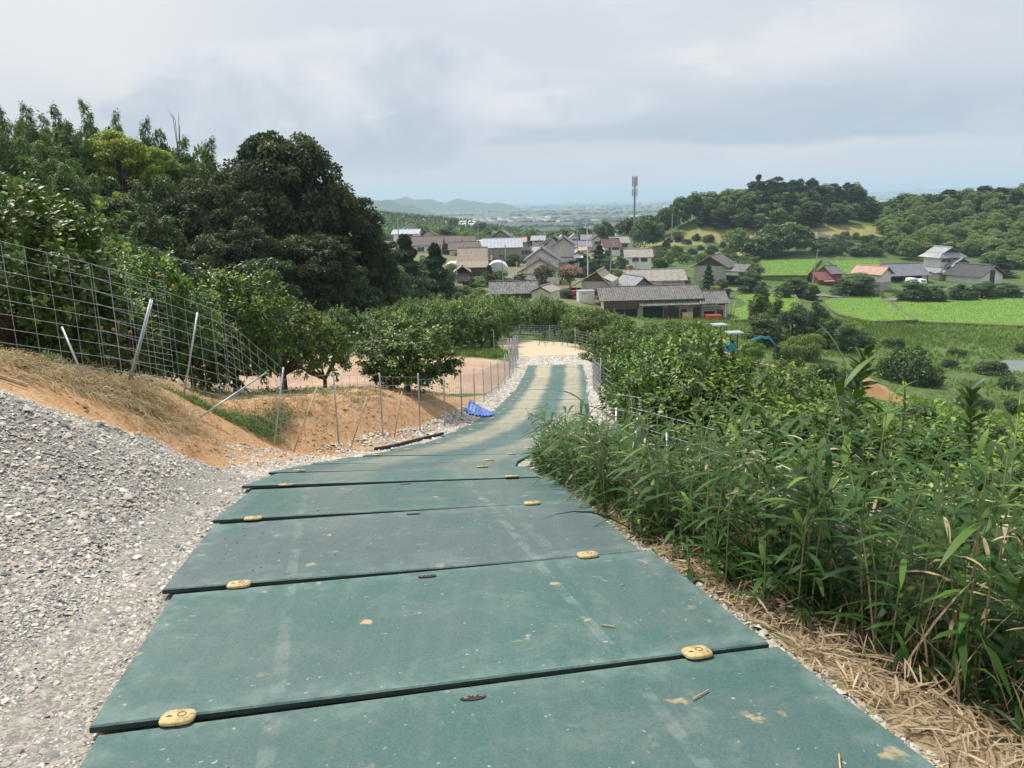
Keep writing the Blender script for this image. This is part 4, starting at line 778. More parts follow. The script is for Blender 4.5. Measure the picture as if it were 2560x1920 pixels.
# concrete retaining wall above the upper paddies
mb = MB(); a_, b_ = gpt(2040, 648, 282), gpt(2190, 648, 262); mb.add([a_ - [0, 0, 2], b_ - [0, 0, 2], b_ + [0, 0, 2.2], a_ + [0, 0, 2.6], a_ + [0, 1, -2], b_ + [0, 1, -2], b_ + [0, 1, 2.2], a_ + [0, 1, 2.6]], [[0, 1, 2, 3], [3, 2, 6, 7], [1, 5, 6, 2], [0, 3, 7, 4]])
tag(mb.build('retaining_wall', m_block), 'low concrete retaining wall above the upper paddies', 'wall')

# ------------------------------------------------------------------ poles and the mast
m_pole = pmat('concrete_pole', (.40, .39, .37), (.32, .31, .30), 1.5, .8)
def pole(u, vt, vb, d, lb, arms=(1,), lean_=0.0, box=False):
    b = at(u, vb, d); tp = at(u + lean_, vt, d); e = empty('utility_pole', b); tag(e, lb, 'pole', 'utility poles of the valley'); h = tp[2] - b[2]; dx_ = tp[0] - b[0]
    MB().tube([(0, 0, -3), (dx_, 0, h)], [.17, .11], 8).build('shaft', m_pole, e)
    for i, a in enumerate(arms): MB().box(dx_ - .9 * a, dx_ + .9 * a, -.06, .06, h - .5 - .6 * i, h - .4 - .6 * i).build('cross_arm', m_frame, e)
    if box: MB().tube([(dx_ + .35, 0, h - 2.2), (dx_ + .35, 0, h - 1.4)], .25, 8).build('transformer', m_frame, e)
    return e
for u, vt, vb, d, lb, ar, ln, bx2 in ((1197, 548, 640, 215, 'tall pole left of the warehouse', (1, .8), -2, False), (996, 542, 585, 230, 'pole before the blue-white building', (1,), -1, False), (1443, 566, 620, 235, 'pole with a side bracket in mid village', (1.4,), 0, False), (1524, 592, 668, 195, 'leaning wooden pole among the garden trees', (1, .7), 5, True), (1263, 612, 672, 205, 'thin pale pole before the warehouse window', (.4,), 0, False), (1258, 645, 706, 182, 'pole on the lane by the old farmhouse', (.5,), -3, False), (1144, 676, 738, 150, 'pole at the foot of the gatehouse', (.4,), -2, False),
                                 (1589, 650, 684, 195, 'short pale pole behind the barn roof', (.3,), 0, False), (1481, 570, 612, 262, 'pole behind the blue-grey roofs', (.9,), 0, True), (1350, 596, 628, 235, 'pale pole left of the grey house', (.6,), -2, False), (2028, 620, 712, 190, 'pole leaning beside the lower edge of the upper paddies', (.8,), 9, False), (1679, 533, 580, 280, 'lone pole on the bare flank of the hill', (.2,), 0, False), (1821, 488, 515, 300, 'pole among the trees on the hill', (.2,), 0, False)):
    pole(u, vt, vb, d, lb, ar, ln, bx2)
b = at(1470, 690, 185); tp = at(1467, 566, 185); e = empty('flood_light_pole', b); tag(e, 'tall white flood-light pole with two lamps in the village', 'light pole'); h = tp[2] - b[2]
MB().tube([(0, 0, -3), (-.2, 0, h)], [.16, .1], 8).build('shaft', m_wht, e); MB().box(-.8, .6, -.05, .05, h - .1, h).build('bar', m_wht, e)
for x in (-.7, .45): MB().tube([(x, -.3, h - .1), (x, .1, h + .1)], [.32, .12], 10).build('lamp_head', m_wht, e)
for u, v, vb, d, lb in ((1569, 668, 740, 163, 'orange-rimmed road mirror on a pole by the barns'), (1292, 657, 682, 182, 'orange-rimmed road mirror on the village lane')):
    b = at(u, vb, d); h = at(u, v, d)[2] - b[2]; e = empty('road_mirror', b); tag(e, lb, 'road mirror'); MB().tube([(0, 0, -1), (0, 0, h)], .06, 8).build('post', m_wht, e); MB().tube([(0, -.1, h), (0, .05, h)], .38, 16).build('mirror', pmat('mirror_orange', (.65, .22, .06), (.55, .2, .06), 3, .4), e)
b = at(1585, 615, 300); tp = at(1587.5, 444, 300); e = empty('cell_mast', b); tag(e, 'tall cell mast with antenna racks left of the wooded hill', 'cell mast'); h = tp[2] - b[2]; m_mast = pmat('mast_grey', (.30, .31, .33), (.22, .23, .25), 1, .5)
MB().tube([(0, 0, -3), (0, 0, h * .72), (0, 0, h)], [.46, .34, .22], 12).build('shaft', m_mast, e)
for i in range(11): z = h * (.1 + .078 * i); MB().box(.45, .62, -.55, -.45, z, z + .3).build('rung', m_mast, e)
for z in (h * .70, h * .84):
    mb = MB(); 
    for q in range(10): a_, c_ = q * .6283, (q + 1) * .6283; mb.tube([(1.15 * math.cos(a_), 1.15 * math.sin(a_), z), (1.15 * math.cos(c_), 1.15 * math.sin(c_), z)], .06, 4)
    mb.build('platform_ring', m_mast, e)
for z0, z1 in ((h * .86, h * 1.02), (h * .88, h * 1.0), (h * .73, h * .83)):
    for q in range(5): a_ = q * 1.257 + z0; MB().box(.95 * math.cos(a_) - .12, .95 * math.cos(a_) + .12, .95 * math.sin(a_) - .08, .95 * math.sin(a_) + .08, z0, z1).build('antenna', m_frame, e)

# ------------------------------------------------------------------ paddies, pond, lane
m_pad = pmat('paddy_green', (.125, .235, .032), (.15, .27, .04), .25, .9, .3, 3.)
m_bund = pmat('paddy_bund', (.085, .13, .04), (.19, .18, .095), .5, .9)
PADDIES = [('big paddy', [(2235, 757), (2330, 748), (2580, 746), (2700, 830), (2580, 818), (2300, 806), (2262, 790)], -24.4), ('middle paddy', [(2050, 748), (2195, 742), (2292, 802), (2180, 806), (2095, 786)], -24.1), ('paddy beside the long barn', [(1842, 738), (1985, 735), (2002, 762), (1960, 800), (1828, 802)], -22.95),
           ('upper paddy by the pole', [(1903, 650), (2052, 648), (2018, 690), (1905, 690)], -20.85), ('upper paddy under the retaining wall', [(2072, 652), (2190, 648), (2225, 682), (2118, 688)], -21.3)]
rv = {k: [] for k in 'PDNLWT'}
for nm, px, z in PADDIES:
    Q = [onz(u, v, z) for u, v in px]; poly = [(q[0], q[1]) for q in Q]; mb = MB(); mb.prism(poly, z - 1.2, z + .12)
    tag(mb.build('rice_paddy', m_pad), kind='structure')
    for i in range(len(poly)):
        a, b = np.array(poly[i]), np.array(poly[(i + 1) % len(poly)]); mb2 = MB(); mb2.tube([(a[0], a[1], z + .05), (b[0], b[1], z + .0)], .28, 6)
        tag(mb2.build('paddy_bund', m_bund), kind='structure')
    xs, ys = [q[0] for q in poly], [q[1] for q in poly]; th = math.atan2(poly[1][1] - poly[0][1], poly[1][0] - poly[0][0]); n_ = int((max(xs) - min(xs)) * (max(ys) - min(ys)) / .16)
    X = RNG.uniform(min(xs), max(xs), n_); Y = RNG.uniform(min(ys), max(ys), n_)
    if 'beside' in nm: X = np.round(X / .75) * .75 + RNG.normal(0, .08, n_)
    ok = inpoly(X, Y, poly); X, Y = X[ok], Y[ok]; n_ = len(X); rv['P'].append(np.stack([X, Y, np.full(n_, z + .1)], -1)); rv['D'].append(nrm(RNG.normal(0, .35, (n_, 3)) + np.array([0, 0, 1.])))
    rv['N'].append(RNG.normal(0, 1, (n_, 3)) + np.array([0, -.6, .2])); rv['L'].append(RNG.uniform(.14, .25, n_)); rv['T'].append(.45 + .25 * wob_(X, Y, .25) + RNG.normal(0, .08, n_))
rP, rD, rN, rL, rT = [np.concatenate(rv[k]) for k in 'PDNLT']
RICE = (rP, rD, rN, rL, rT)
Q = [onz(u, v, -23.4) for u, v in ((2478, 912), (2510, 901), (2640, 900), (2660, 936), (2560, 935), (2500, 930), (2470, 922))]; wm_ = pmat('pond_water', (.10, .13, .09), (.13, .155, .11), .3, .12, .15, 6, spec=.5)
mb = MB(); mb.prism([(q[0], q[1]) for q in Q], -23.7, -23.4); tag(mb.build('pond_water', wm_), kind='structure')
def strip(name, pts, wd, mat, dz=.06):
    pts = np.array(pts, float); V = []
    for i, q in enumerate(pts):
        tn = nrm(pts[min(i + 1, len(pts) - 1)] - pts[max(i - 1, 0)]); s_ = np.array([tn[1], -tn[0]])
        for k in (-1, 0, 1): a = q + s_ * wd / 2 * k; V.append((a[0], a[1], ground(a[0], a[1]) + dz))
    Fs = [[3 * i + k, 3 * i + k + 1, 3 * i + k + 4, 3 * i + k + 3] for i in range(len(pts) - 1) for k in (0, 1)]
    return tag(obj(name, npmesh(name, V, Fs, [mat], True)), kind='structure')
m_lane = pmat('lane_asphalt', (.23, .22, .20), (.17, .165, .155), .6, .9)
strip('village_lane', [gpt(1175, 745, 142)[:2], gpt(1215, 728, 152)[:2], gpt(1255, 708, 166)[:2], gpt(1278, 694, 178)[:2], gpt(1288, 682, 190)[:2], gpt(1285, 668, 204)[:2]], 3.4, m_lane)
strip('farm_road', [gpt(1810, 712, 192)[:2], gpt(1900, 708, 190)[:2], gpt(2040, 712, 188)[:2], gpt(2200, 735, 180)[:2], gpt(2330, 738, 182)[:2]], 3, m_lane)

# sand heap and diggers on the lower slope
m_heap = pmat('heap_soil', (.50, .30, .15), (.42, .24, .11), 1.2, .95, .5, 6)
c0 = at(2175, 1000, 52); gz = ground(c0[0], c0[1]); rg = np.random.default_rng(5); n1_, n2_ = 28, 12; V = []; 
topz = at(2130, 938, 52)[2] - gz
for j in range(n2_):
    f_ = j / (n2_ - 1)
    for i in range(n1_):
        a_ = 2 * math.pi * i / n1_; rr_ = (2.9 + .35 * math.sin(2 * a_ + 1) + .2 * math.sin(5 * a_)) * f_; V.append((c0[0] - .6 + rr_ * math.cos(a_), c0[1] + rr_ * math.sin(a_), gz - .6 + (topz + .6) * (1 - f_ ** 1.15) + rg.normal(0, .05)))
Fh = [[j * n1_ + i, j * n1_ + (i + 1) % n1_, (j + 1) * n1_ + (i + 1) % n1_, (j + 1) * n1_ + i] for j in range(n2_ - 1) for i in range(n1_)]
tag(obj('soil_heap', npmesh('soil_heap', V, Fh, [m_heap], True)), 'heap of bare orange soil among the trees in the valley', 'soil heap')
m_yelp = pmat('digger_yellow', (.62, .38, .05), (.52, .30, .04), 2, .5); m_teal = pmat('digger_teal', (.02, .26, .34), (.015, .20, .28), 2, .45)
def digger(u, v, d, rz, col, lb, boom):
    c_ = at(u, v, d); e = empty('mini_digger', c_, rz); tag(e, lb, 'digger')
    for y in (-.55, .55):
        tr = MB(); P_ = [(x, z) for x, z in ((-.9, .22), (-.75, .04), (.75, .04), (.9, .22), (.75, .42), (-.75, .42))]
        tr.add([(x, y - .17, z) for x, z in P_] + [(x, y + .17, z) for x, z in P_], [list(range(6)), list(range(11, 5, -1))] + [[i, 6 + i, 6 + (i + 1) % 6, (i + 1) % 6] for i in range(6)]); tr.build('track', m_dark, e)
    MB().tube([(0, 0, .4), (0, 0, .55)], .42, 16).build('slew_ring', m_dark, e); MB().box(-.95, .75, -.62, .62, .55, .72).build('deck', col, e)
    MB().add([(-1.0, -.62, .72), (-.25, -.62, .72), (-.25, .62, .72), (-1.0, .62, .72), (-.92, -.55, 1.28), (-.3, -.58, 1.32), (-.3, .58, 1.32), (-.92, .55, 1.28)], [[0, 1, 5, 4], [1, 2, 6, 5], [2, 3, 7, 6], [3, 0, 4, 7], [4, 5, 6, 7]]).build('engine_cover', col, e)
    MB().box(-.3, .1, -.25, .25, .72, 1.1).box(-.35, -.25, -.25, .25, 1.1, 1.55).build('seat', m_dark, e)
    for x, y in ((-.75, -.52), (-.75, .52), (.35, -.52), (.35, .52)): MB().tube([(x, y, .72), (x * .92, y, 2.2)], .035, 6).build('canopy_post', m_dark, e)
    MB().box(-.85, .5, -.62, .62, 2.2, 2.29).box(-.8, .45, -.57, .57, 2.29, 2.33).build('canopy_roof', m_metal, e)
    if boom:
        b = MB(); b.tube([(.8, 0, .8), (1.5, 0, 1.5), (2.3, 0, 1.75), (3.0, 0, 1.6)], [.13, .16, .14, .1], 4); b.build('boom', col, e); MB().tube([(2.95, 0, 1.75), (3.9, 0, .75)], [.1, .07], 4).build('arm', col, e)
        MB().add([(3.7, -.25, .8), (4.05, -.25, .75), (3.95, -.25, .2), (3.6, -.25, .3), (3.7, .25, .8), (4.05, .25, .75), (3.95, .25, .2), (3.6, .25, .3)], [[0, 1, 2, 3], [7, 6, 5, 4], [1, 5, 6, 2], [2, 6, 7, 3], [3, 7, 4, 0]]).build('bucket', m_dark, e)
        MB().tube([(.9, 0, 1.1), (1.7, 0, 1.6)], .05, 6).build('ram', m_frame, e)
    return e
digger(1799, 872, 71, .25, m_yelp, 'yellow mini digger with pale canopy half hidden by orchard trees', False); digger(1838, 893, 69, .1, m_teal, 'teal mini digger with raised boom half hidden by orchard trees', True)

# ------------------------------------------------------------------ foliage builders
def leaves_mesh(name, P, D, N, L, Wd, tone, mat, seg=1, droop=.0, fold=.12, extra=None):
    """one mesh of leaf blades: base P, direction D, face normal N, length L, width Wd"""
    n = len(P); D = nrm(D); N = nrm(N - D * (N * D).sum(-1, keepdims=True)); S = np.cross(D, N); L = np.asarray(L)[:, None]; Wd = np.asarray(Wd)[:, None]
    g = np.array([0, 0, -1.]) * droop * L
    if seg == 1:
        V = np.stack([P, P + D * L * .5 + S * Wd * .5 + N * Wd * fold + g * .3, P + D * L + g, P + D * L * .5 - S * Wd * .5 + N * Wd * fold + g * .3], 1)
        f = np.array([[0, 1, 2], [0, 2, 3]])
    elif seg == 2:
        V = np.stack([P, P + D * L * .3 + S * Wd * .45 + N * Wd * fold + g * .08, P + D * L * .68 + S * Wd * .42 + N * Wd * fold + g * .45, P + D * L + g,
                      P + D * L * .68 - S * Wd * .42 + N * Wd * fold + g * .45, P + D * L * .3 - S * Wd * .45 + N * Wd * fold + g * .08, P + D * L * .5 + g * .25], 1)
        f = np.array([[0, 1, 6], [1, 2, 6], [2, 3, 6], [3, 4, 6], [4, 5, 6], [5, 0, 6]])
    else:                                              # long blade
        ks = np.linspace(0, 1, seg + 1); w_ = np.sin(np.pi * np.clip(ks * .93 + .07, 0, 1)) ** .7; pts = []
        for q, ww in zip(ks, w_):
            c_ = P + D * L * q + g * q * q
            if q < 1: pts += [c_ + S * Wd * .5 * ww, c_ - S * Wd * .5 * ww]
            else: pts += [c_]
        V = np.stack(pts, 1); f = []
        for i in range(seg - 1): a = 2 * i; f += [[a, a + 1, a + 3], [a, a + 3, a + 2]]
        a = 2 * (seg - 1); f += [[a, a + 1, a + 2]]; f = np.array(f)
    k = V.shape[1]; Fl = (f[None] + (np.arange(n) * k)[:, None, None]).reshape(-1, 3)
    return npmesh(name, V.reshape(-1, 3), Fl, [mat], False, attrs={'tone': ('FACE', np.repeat(np.clip(tone, 0, 1), len(f)))})
def rdir(rg, n): return nrm(rg.normal(0, 1, (n, 3)))
def lumpy(rg, k=7):
    a = rdir(rg, k); w_ = rg.uniform(.06, .2, k)
    return lambda u: 1 + (np.maximum(u @ a.T, 0) ** 2 * w_).sum(-1) - .25
m_bark = pmat('bark', (.085, .065, .045), (.16, .13, .10), 9, .9, .4)
m_barkd = pmat('bark_dark', (.045, .035, .027), (.09, .07, .055), 5, .9, .4)
LM_cit = leafmat('leaf_citrus', (.024, .056, .012), (.072, .135, .026), (.25, .37, .055), rough=.42, trans=.18, spec=.28)
LM_cam = leafmat('leaf_camphor', (.015, .034, .011), (.046, .074, .024), (.125, .14, .046), rough=.6, trans=.15)
LM_bri = leafmat('leaf_bright', (.07, .11, .02), (.22, .29, .04), (.40, .46, .07), trans=.2)
LM_brd = leafmat('leaf_broad', (.026, .055, .018), (.075, .13, .042), (.18, .26, .07), trans=.18, orand=.2)
LM_bam = leafmat('leaf_bamboo', (.045, .085, .028), (.118, .185, .058), (.24, .32, .10), trans=.24, rough=.6, spec=.2)
LM_con = leafmat('leaf_conifer', (.018, .038, .016), (.045, .08, .032), (.09, .135, .055), rough=.7, trans=.08)
LM_sas = leafmat('leaf_sasa', (.016, .046, .010), (.046, .108, .020), (.17, .27, .055), rough=.5, trans=.2, spec=.2)
LM_dry = leafmat('leaf_dry', (.24, .17, .095), (.44, .345, .21), (.68, .58, .40), rough=.75, trans=.15)
LM_gra = leafmat('leaf_grass', (.045, .095, .022), (.105, .19, .04), (.21, .31, .07), rough=.6, trans=.22)
LM_ric = leafmat('leaf_rice', (.125, .24, .03), (.15, .275, .038), (.18, .32, .05), rough=.6, trans=.25)
LM_vin = leafmat('leaf_vine', (.05, .10, .02), (.13, .21, .042), (.24, .34, .075), trans=.2)
LM_weed = leafmat('leaf_weed', (.09, .15, .04), (.16, .25, .065), (.26, .36, .11), rough=.7, trans=.25, spec=.15)
LM_bamh = leafmat('leaf_bamboo_hill', (.07, .12, .04), (.15, .225, .075), (.26, .34, .12), trans=.24, spec=.15)
LM_pink = leafmat('blossom_pink', (.34, .14, .15), (.50, .25, .26), (.64, .40, .40), rough=.7, trans=.2)
LM_red = leafmat('leaf_redbrown', (.10, .06, .035), (.17, .10, .055), (.24, .17, .08), rough=.7, trans=.15)

def citrus(seed, rad=1.3, H=2.4, nsh=210, nl=30, ll=.085, seg=1, spro=.10, up=.5, mat=None, low=-.62):
    """shoots of oval leaves over a rounded crown, short trunk and limbs"""
    rg = np.random.default_rng(seed); cz = H * .54; lf = lumpy(rg)
    u = rdir(rg, nsh * 3); u = u[u[:, 2] > low][:nsh]; nsh = len(u)
    rr_ = rg.uniform(.35, 1, nsh) ** .45; Rr = lf(u) * rr_
    B0 = u * Rr[:, None] * np.array([rad, rad, H * .44]) + np.array([0, 0, cz]); d = nrm(u * .75 + np.array([0, 0, up]) + rg.normal(0, .3, (nsh, 3)))
    sl = rg.uniform(.16, .34, nsh) * (rad / 1.3) ** .5; spr = rg.random(nsh) < spro; sl = np.where(spr & (u[:, 2] > .1), sl * 2.0, sl); d = np.where((spr & (u[:, 2] > .1))[:, None], nrm(d + np.array([0, 0, 1.2])), d)
    tt = np.tile(np.linspace(.08, 1, nl), (nsh, 1)); an = rg.uniform(0, 6.28, (nsh, 1)) + np.arange(nl) * 2.4
    a = nrm(np.cross(d, rg.normal(0, 1, (nsh, 3)))); b = np.cross(d, a)
    radl = a[:, None, :] * np.cos(an)[..., None] + b[:, None, :] * np.sin(an)[..., None]
    P = B0[:, None, :] + d[:, None, :] * (tt * sl[:, None])[..., None] + rg.normal(0, .035 * rad, (nsh, nl, 3))
    D = nrm(radl * 1.0 + d[:, None, :] * (.25 + .6 * tt)[..., None] + np.array([0, 0, -.12]) + rg.normal(0, .25, (nsh, nl, 3)))
    N = nrm(d[:, None, :] * .7 + np.array([0, 0, .75]) + u[:, None, :] * .4 + rg.normal(0, .35, (nsh, nl, 3)))
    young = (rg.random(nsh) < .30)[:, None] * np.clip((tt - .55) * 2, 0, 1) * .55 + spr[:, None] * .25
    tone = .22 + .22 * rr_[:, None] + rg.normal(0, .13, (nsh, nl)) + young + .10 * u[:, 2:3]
    L = ll * rg.uniform(.7, 1.25, (nsh, nl)); n = nsh * nl
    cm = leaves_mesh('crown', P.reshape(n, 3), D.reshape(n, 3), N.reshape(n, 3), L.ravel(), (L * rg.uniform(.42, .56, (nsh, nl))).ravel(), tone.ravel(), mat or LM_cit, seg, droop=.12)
    mb = MB(); fork = np.array([0, 0, H * .2]); mb.tube([(0, 0, -.25), (.02, .01, H * .08), fork], [.075 * rad, .062 * rad, .055 * rad], 7)
    for i in rg.choice(nsh, 11, replace=False):
        q = B0[i]; mid = fork * .45 + q * .55 + rg.normal(0, .07, 3) - np.array([0, 0, .1]); mb.tube([fork - [0, 0, .05], mid, q], [.038 * rad, .024 * rad, .008], 5)
    return cm, mb.mesh('trunk', [m_bark], True), 2 * rad, H
def lobed(seed, rad, H, nlobe, per, lsz, mat, z0=.32, lr=(.16, .3), flat=.75, elong=1.0, tonebase=.3, bark=None, shape='ball', aspect=.6, tvar=.09, tz=.22):
    """broad tree: leafy lobes over a domed crown; limbs inside"""
    rg = np.random.default_rng(seed); lf = lumpy(rg, 6); P = []; D = []; N = []; T = []; C = []
    hc = H * (1 - z0) / 2; cz = H - hc
    for i in range(nlobe):
        u = rdir(rg, 1)[0]; 
        if u[2] < -.75: u[2] *= -.5
        if shape == 'cone': f_ = rg.uniform(0, 1) ** .8; zz = z0 * H + f_ * (H - z0 * H) * .97; ra = rad * (1 - f_) ** .7 * rg.uniform(.55, 1); q = rg.uniform(0, 6.28); c0 = np.array([ra * math.cos(q), ra * math.sin(q), zz]); rl = rad * rg.uniform(*lr) * (1.15 - .6 * f_)
        else: c0 = u * np.array([rad, rad, hc]) * (lf(u[None])[0] * rg.uniform(.55, .9)) + np.array([0, 0, cz]); rl = rad * rg.uniform(*lr)
        C.append(c0); v = rdir(rg, per); v[:, 2] = np.where(v[:, 2] < -.45, -v[:, 2], v[:, 2]); rad_ = rg.uniform(.5, 1, per) ** .35
        P.append(c0 + v * rad_[:, None] * rl * np.array([1, 1, flat])); outw = nrm(nrm(c0 - np.array([0, 0, cz])) * .5 + v)
        D.append(nrm(rg.normal(0, 1, (per, 3)) + v * .5 + np.array([0, 0, -.25]))); N.append(nrm(outw + rg.normal(0, .45, (per, 3)) + np.array([0, 0, .35])))
        T.append(tonebase + rg.normal(0, tvar) + tz * v[:, 2] + rg.normal(0, .12, per) + .16 * (c0[2] - cz) / hc)  # painted highlights: leaf tone rises towards the top of lobes and crown
    P, D, N, T = map(np.concatenate, (P, D, N, T)); n = len(P); L = lsz * rg.uniform(.6, 1.3, n)
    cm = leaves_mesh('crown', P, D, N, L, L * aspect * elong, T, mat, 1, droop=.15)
    mb = MB(); mb.tube([(0, 0, -.8), (.03 * rad, 0, H * .2), (0, .02 * rad, H * .5)], [H * .034, H * .026, H * .015], 7)
    for i in rg.choice(nlobe, min(10, nlobe), replace=False):
        s_ = np.array([0, 0, H * rg.uniform(.22, .42)]); mb.tube([s_, s_ * .5 + C[i] * .5 + [0, 0, -.03 * H], C[i]], [H * .013, H * .008, H * .003], 5)
    return cm, mb.mesh('trunk', [bark or m_barkd], True), 2 * rad, H
def bamboo(seed, H=10, n_c=3, lsz=.26, spread=.9):
    """a few arching culms with tiers of drooping leaf sprays"""
    rg = np.random.default_rng(seed); P = []; D = []; N = []; T = []; mb = MB()
    for cidx in range(n_c):
        hh = H * (1 if cidx == 0 else rg.uniform(.7, .93)); o_ = rg.normal(0, spread, 2) * (cidx > 0); az_ = rg.uniform(0, 6.28); bend = hh * rg.uniform(.06, .16)
        f_ = lambda q: np.array([o_[0] + math.cos(az_) * bend * q ** 2.6, o_[1] + math.sin(az_) * bend * q ** 2.6, hh * (q - .04 * q ** 4)])
        mb.tube([f_(q) for q in (-.03, .25, .5, .75, 1)], [.05, .045, .036, .022, .006], 5)
        for q in np.linspace(.34, 1.0, 30):
            c0 = f_(q); bl = (1.05 - q) * 1.55 * rg.uniform(.7, 1.15) + .16; nb = 5 if q < .9 else 3
            for k in range(nb):
                a_ = rg.uniform(0, 6.28); bd = nrm(np.array([math.cos(a_), math.sin(a_), .42])); nl = 16
                s_ = rg.uniform(.25, 1, nl); P.append(c0 + bd * (s_ * bl)[:, None] + np.array([0, 0, -.32]) * (s_ ** 2 * bl)[:, None] + rg.normal(0, .09, (nl, 3)))
                D.append(nrm(bd * .8 + rg.normal(0, .5, (nl, 3)) + np.array([0, 0, -.75]))); N.append(nrm(np.array([0, 0, 1.]) + bd * .5 + rg.normal(0, .35, (nl, 3)))); T.append(.35 + .25 * (q - .5) + rg.normal(0, .16, nl) + .12 * s_)
    P, D, N, T = map(np.concatenate, (P, D, N, T)); L = lsz * rg.uniform(.7, 1.3, len(P))
    cm = leaves_mesh('foliage', P, D, N, L, L * .26, T, LM_bam, 1, droop=.2)
    return cm, mb.mesh('culm', [pmat('culm', (.14, .20, .06), (.20, .22, .09), 3, .5)], True), 2 * 1.6, H
def conifer(seed, H=12, rad=2.2, n=1600, lsz=.75, z0=.18, mat=None, power=.8):
    rg = np.random.default_rng(seed); f_ = rg.uniform(0, 1, n) ** 1.15; zz = H * (z0 + (1 - z0) * f_); k = rg.integers(0, 14, n); tier = np.floor(f_ * 11) / 11
    prof = (1 - f_) ** power * (.75 + .25 * np.sin(f_ * 40 + seed)); ph = rg.uniform(0, 6.28, n); lob = 1 + .22 * np.sin(ph * 3 + tier * 17)
    r_ = rad * prof * lob * rg.uniform(.45, 1, n) ** .4 + .05
    o_ = np.stack([np.cos(ph), np.sin(ph), 0 * ph], -1); P = o_ * r_[:, None] + np.stack([0 * zz, 0 * zz, zz], -1)
    D = nrm(o_ + np.array([0, 0, -.25]) + rg.normal(0, .35, (n, 3))); N = nrm(o_ * .6 + np.array([0, 0, .9]) + rg.normal(0, .4, (n, 3)))
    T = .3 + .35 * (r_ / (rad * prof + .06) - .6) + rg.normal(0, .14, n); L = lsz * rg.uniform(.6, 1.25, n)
    cm = leaves_mesh('crown', P, D, N, L, L * .55, T, mat or LM_con, 1, droop=.2)
    mb = MB(); mb.tube([(0, 0, -.8), (0, 0, H * .5), (0, 0, H * .97)], [H * .02, H * .014, .02], 6)
    return cm, mb.mesh('trunk', [m_barkd], True), 2 * rad, H

KIND = {}
def proto(key, name, res, part='crown', stem='trunk'): KIND[key] = (name, res, part, stem)
def merged(res):                                        # crown + trunk in one mesh for far copies
    cm, tmh, w_, h_ = res; return res
def put(key, loc, sx, sz, rz, label, cat, group=None, parts=True, tilt=None):
    name, (cm, tmh, w_, h_), part, stem = KIND[key]
    if parts:
        e = empty(name, loc, rz); c_ = obj(part, cm, e); s_ = obj(stem, tmh, e)
    else:
        e = obj(name, cm, None, loc, rz)
    e.scale = (sx, sx, sz)
    if tilt: e.rotation_euler = (tilt[0], tilt[1], rz)
    tag(e, label, cat, group); return e
def put_px(key, u, vtop, d, wpx, label, cat='tree', group=None, parts=True, sink=0.0, hmin=None):
    """crown top seen at (u, vtop), depth d metres, crown width wpx photo pixels"""
    q = at(u, vtop, d); g = ground(q[0], q[1]) - sink; h = q[2] - g
    if hmin and h < hmin: h = hmin
    name, (cm, tmh, w_, h_), part, stem = KIND[key]
    return put(key, (q[0], q[1], g), wpx * d / FPX / w_, h / h_, rnd.uniform(0, 6.28), label, cat, group, parts)

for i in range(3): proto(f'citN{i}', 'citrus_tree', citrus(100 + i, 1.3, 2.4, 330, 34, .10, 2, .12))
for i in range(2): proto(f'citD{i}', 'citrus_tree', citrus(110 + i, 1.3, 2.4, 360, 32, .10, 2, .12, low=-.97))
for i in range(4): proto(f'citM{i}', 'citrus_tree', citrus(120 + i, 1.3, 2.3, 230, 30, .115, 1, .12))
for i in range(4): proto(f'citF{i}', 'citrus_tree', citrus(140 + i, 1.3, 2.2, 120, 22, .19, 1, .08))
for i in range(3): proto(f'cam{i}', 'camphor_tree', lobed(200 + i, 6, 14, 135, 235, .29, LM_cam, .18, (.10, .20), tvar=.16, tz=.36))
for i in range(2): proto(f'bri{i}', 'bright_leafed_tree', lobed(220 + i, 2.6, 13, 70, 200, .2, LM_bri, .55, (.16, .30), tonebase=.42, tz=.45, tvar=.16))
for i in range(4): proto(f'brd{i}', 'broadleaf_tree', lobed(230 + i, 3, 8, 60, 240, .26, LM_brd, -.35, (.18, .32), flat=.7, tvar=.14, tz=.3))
for i in range(4): proto(f'far{i}', 'broadleaf_tree', lobed(250 + i, 3, 7, 54, 80, .46, LM_brd, -.12, (.20, .34), tvar=.15, tz=.36, tonebase=.38))
for i in range(2): proto(f'farL{i}', 'pale_tree_or_bamboo', lobed(260 + i, 3, 7, 54, 80, .40, LM_bamh, -.12, (.2, .34), tonebase=.5, tvar=.15, tz=.36))  # pale lobed crowns: bamboo tufts on the hillside, light trees and shrubs elsewhere
for i in range(3): proto(f'bam{i}', 'bamboo_clump', bamboo(270 + i, 10, 5, .29, 1.0), 'foliage', 'culm')
for i in range(3): proto(f'ced{i}', 'conifer_tree', lobed(310 + i, 2.4, 12, 40, 80, .5, LM_con, .3 - .1 * i, (.26, .46), shape='cone' if i == 1 else 'ball', tvar=.12, tz=.3))
for i in range(2): proto(f'con{i}', 'conifer_tree', conifer(280 + i, 12, 2.9, 2200, .7, .1, None, .5))
for i in range(2): proto(f'conN{i}', 'conifer_tree', conifer(284 + i, 12, 3.0, 9000, .38, .06, LM_con, .62))
for i in range(3): proto(f'bsh{i}', 'shrub', lobed(290 + i, 1.5, 1.7, 34, 150, .16, LM_brd, -.3, (.22, .4), flat=.9))
for i in range(2): proto(f'vin{i}', 'vine_covered_shrub', lobed(296 + i, 2, 2.4, 46, 240, .15, LM_vin, -.2, (.2, .36), flat=.7, tonebase=.4, tz=.35))
proto('pink0', 'crape_myrtle', lobed(300, 2, 4.2, 30, 130, .24, LM_brd, .25, (.2, .34))); 

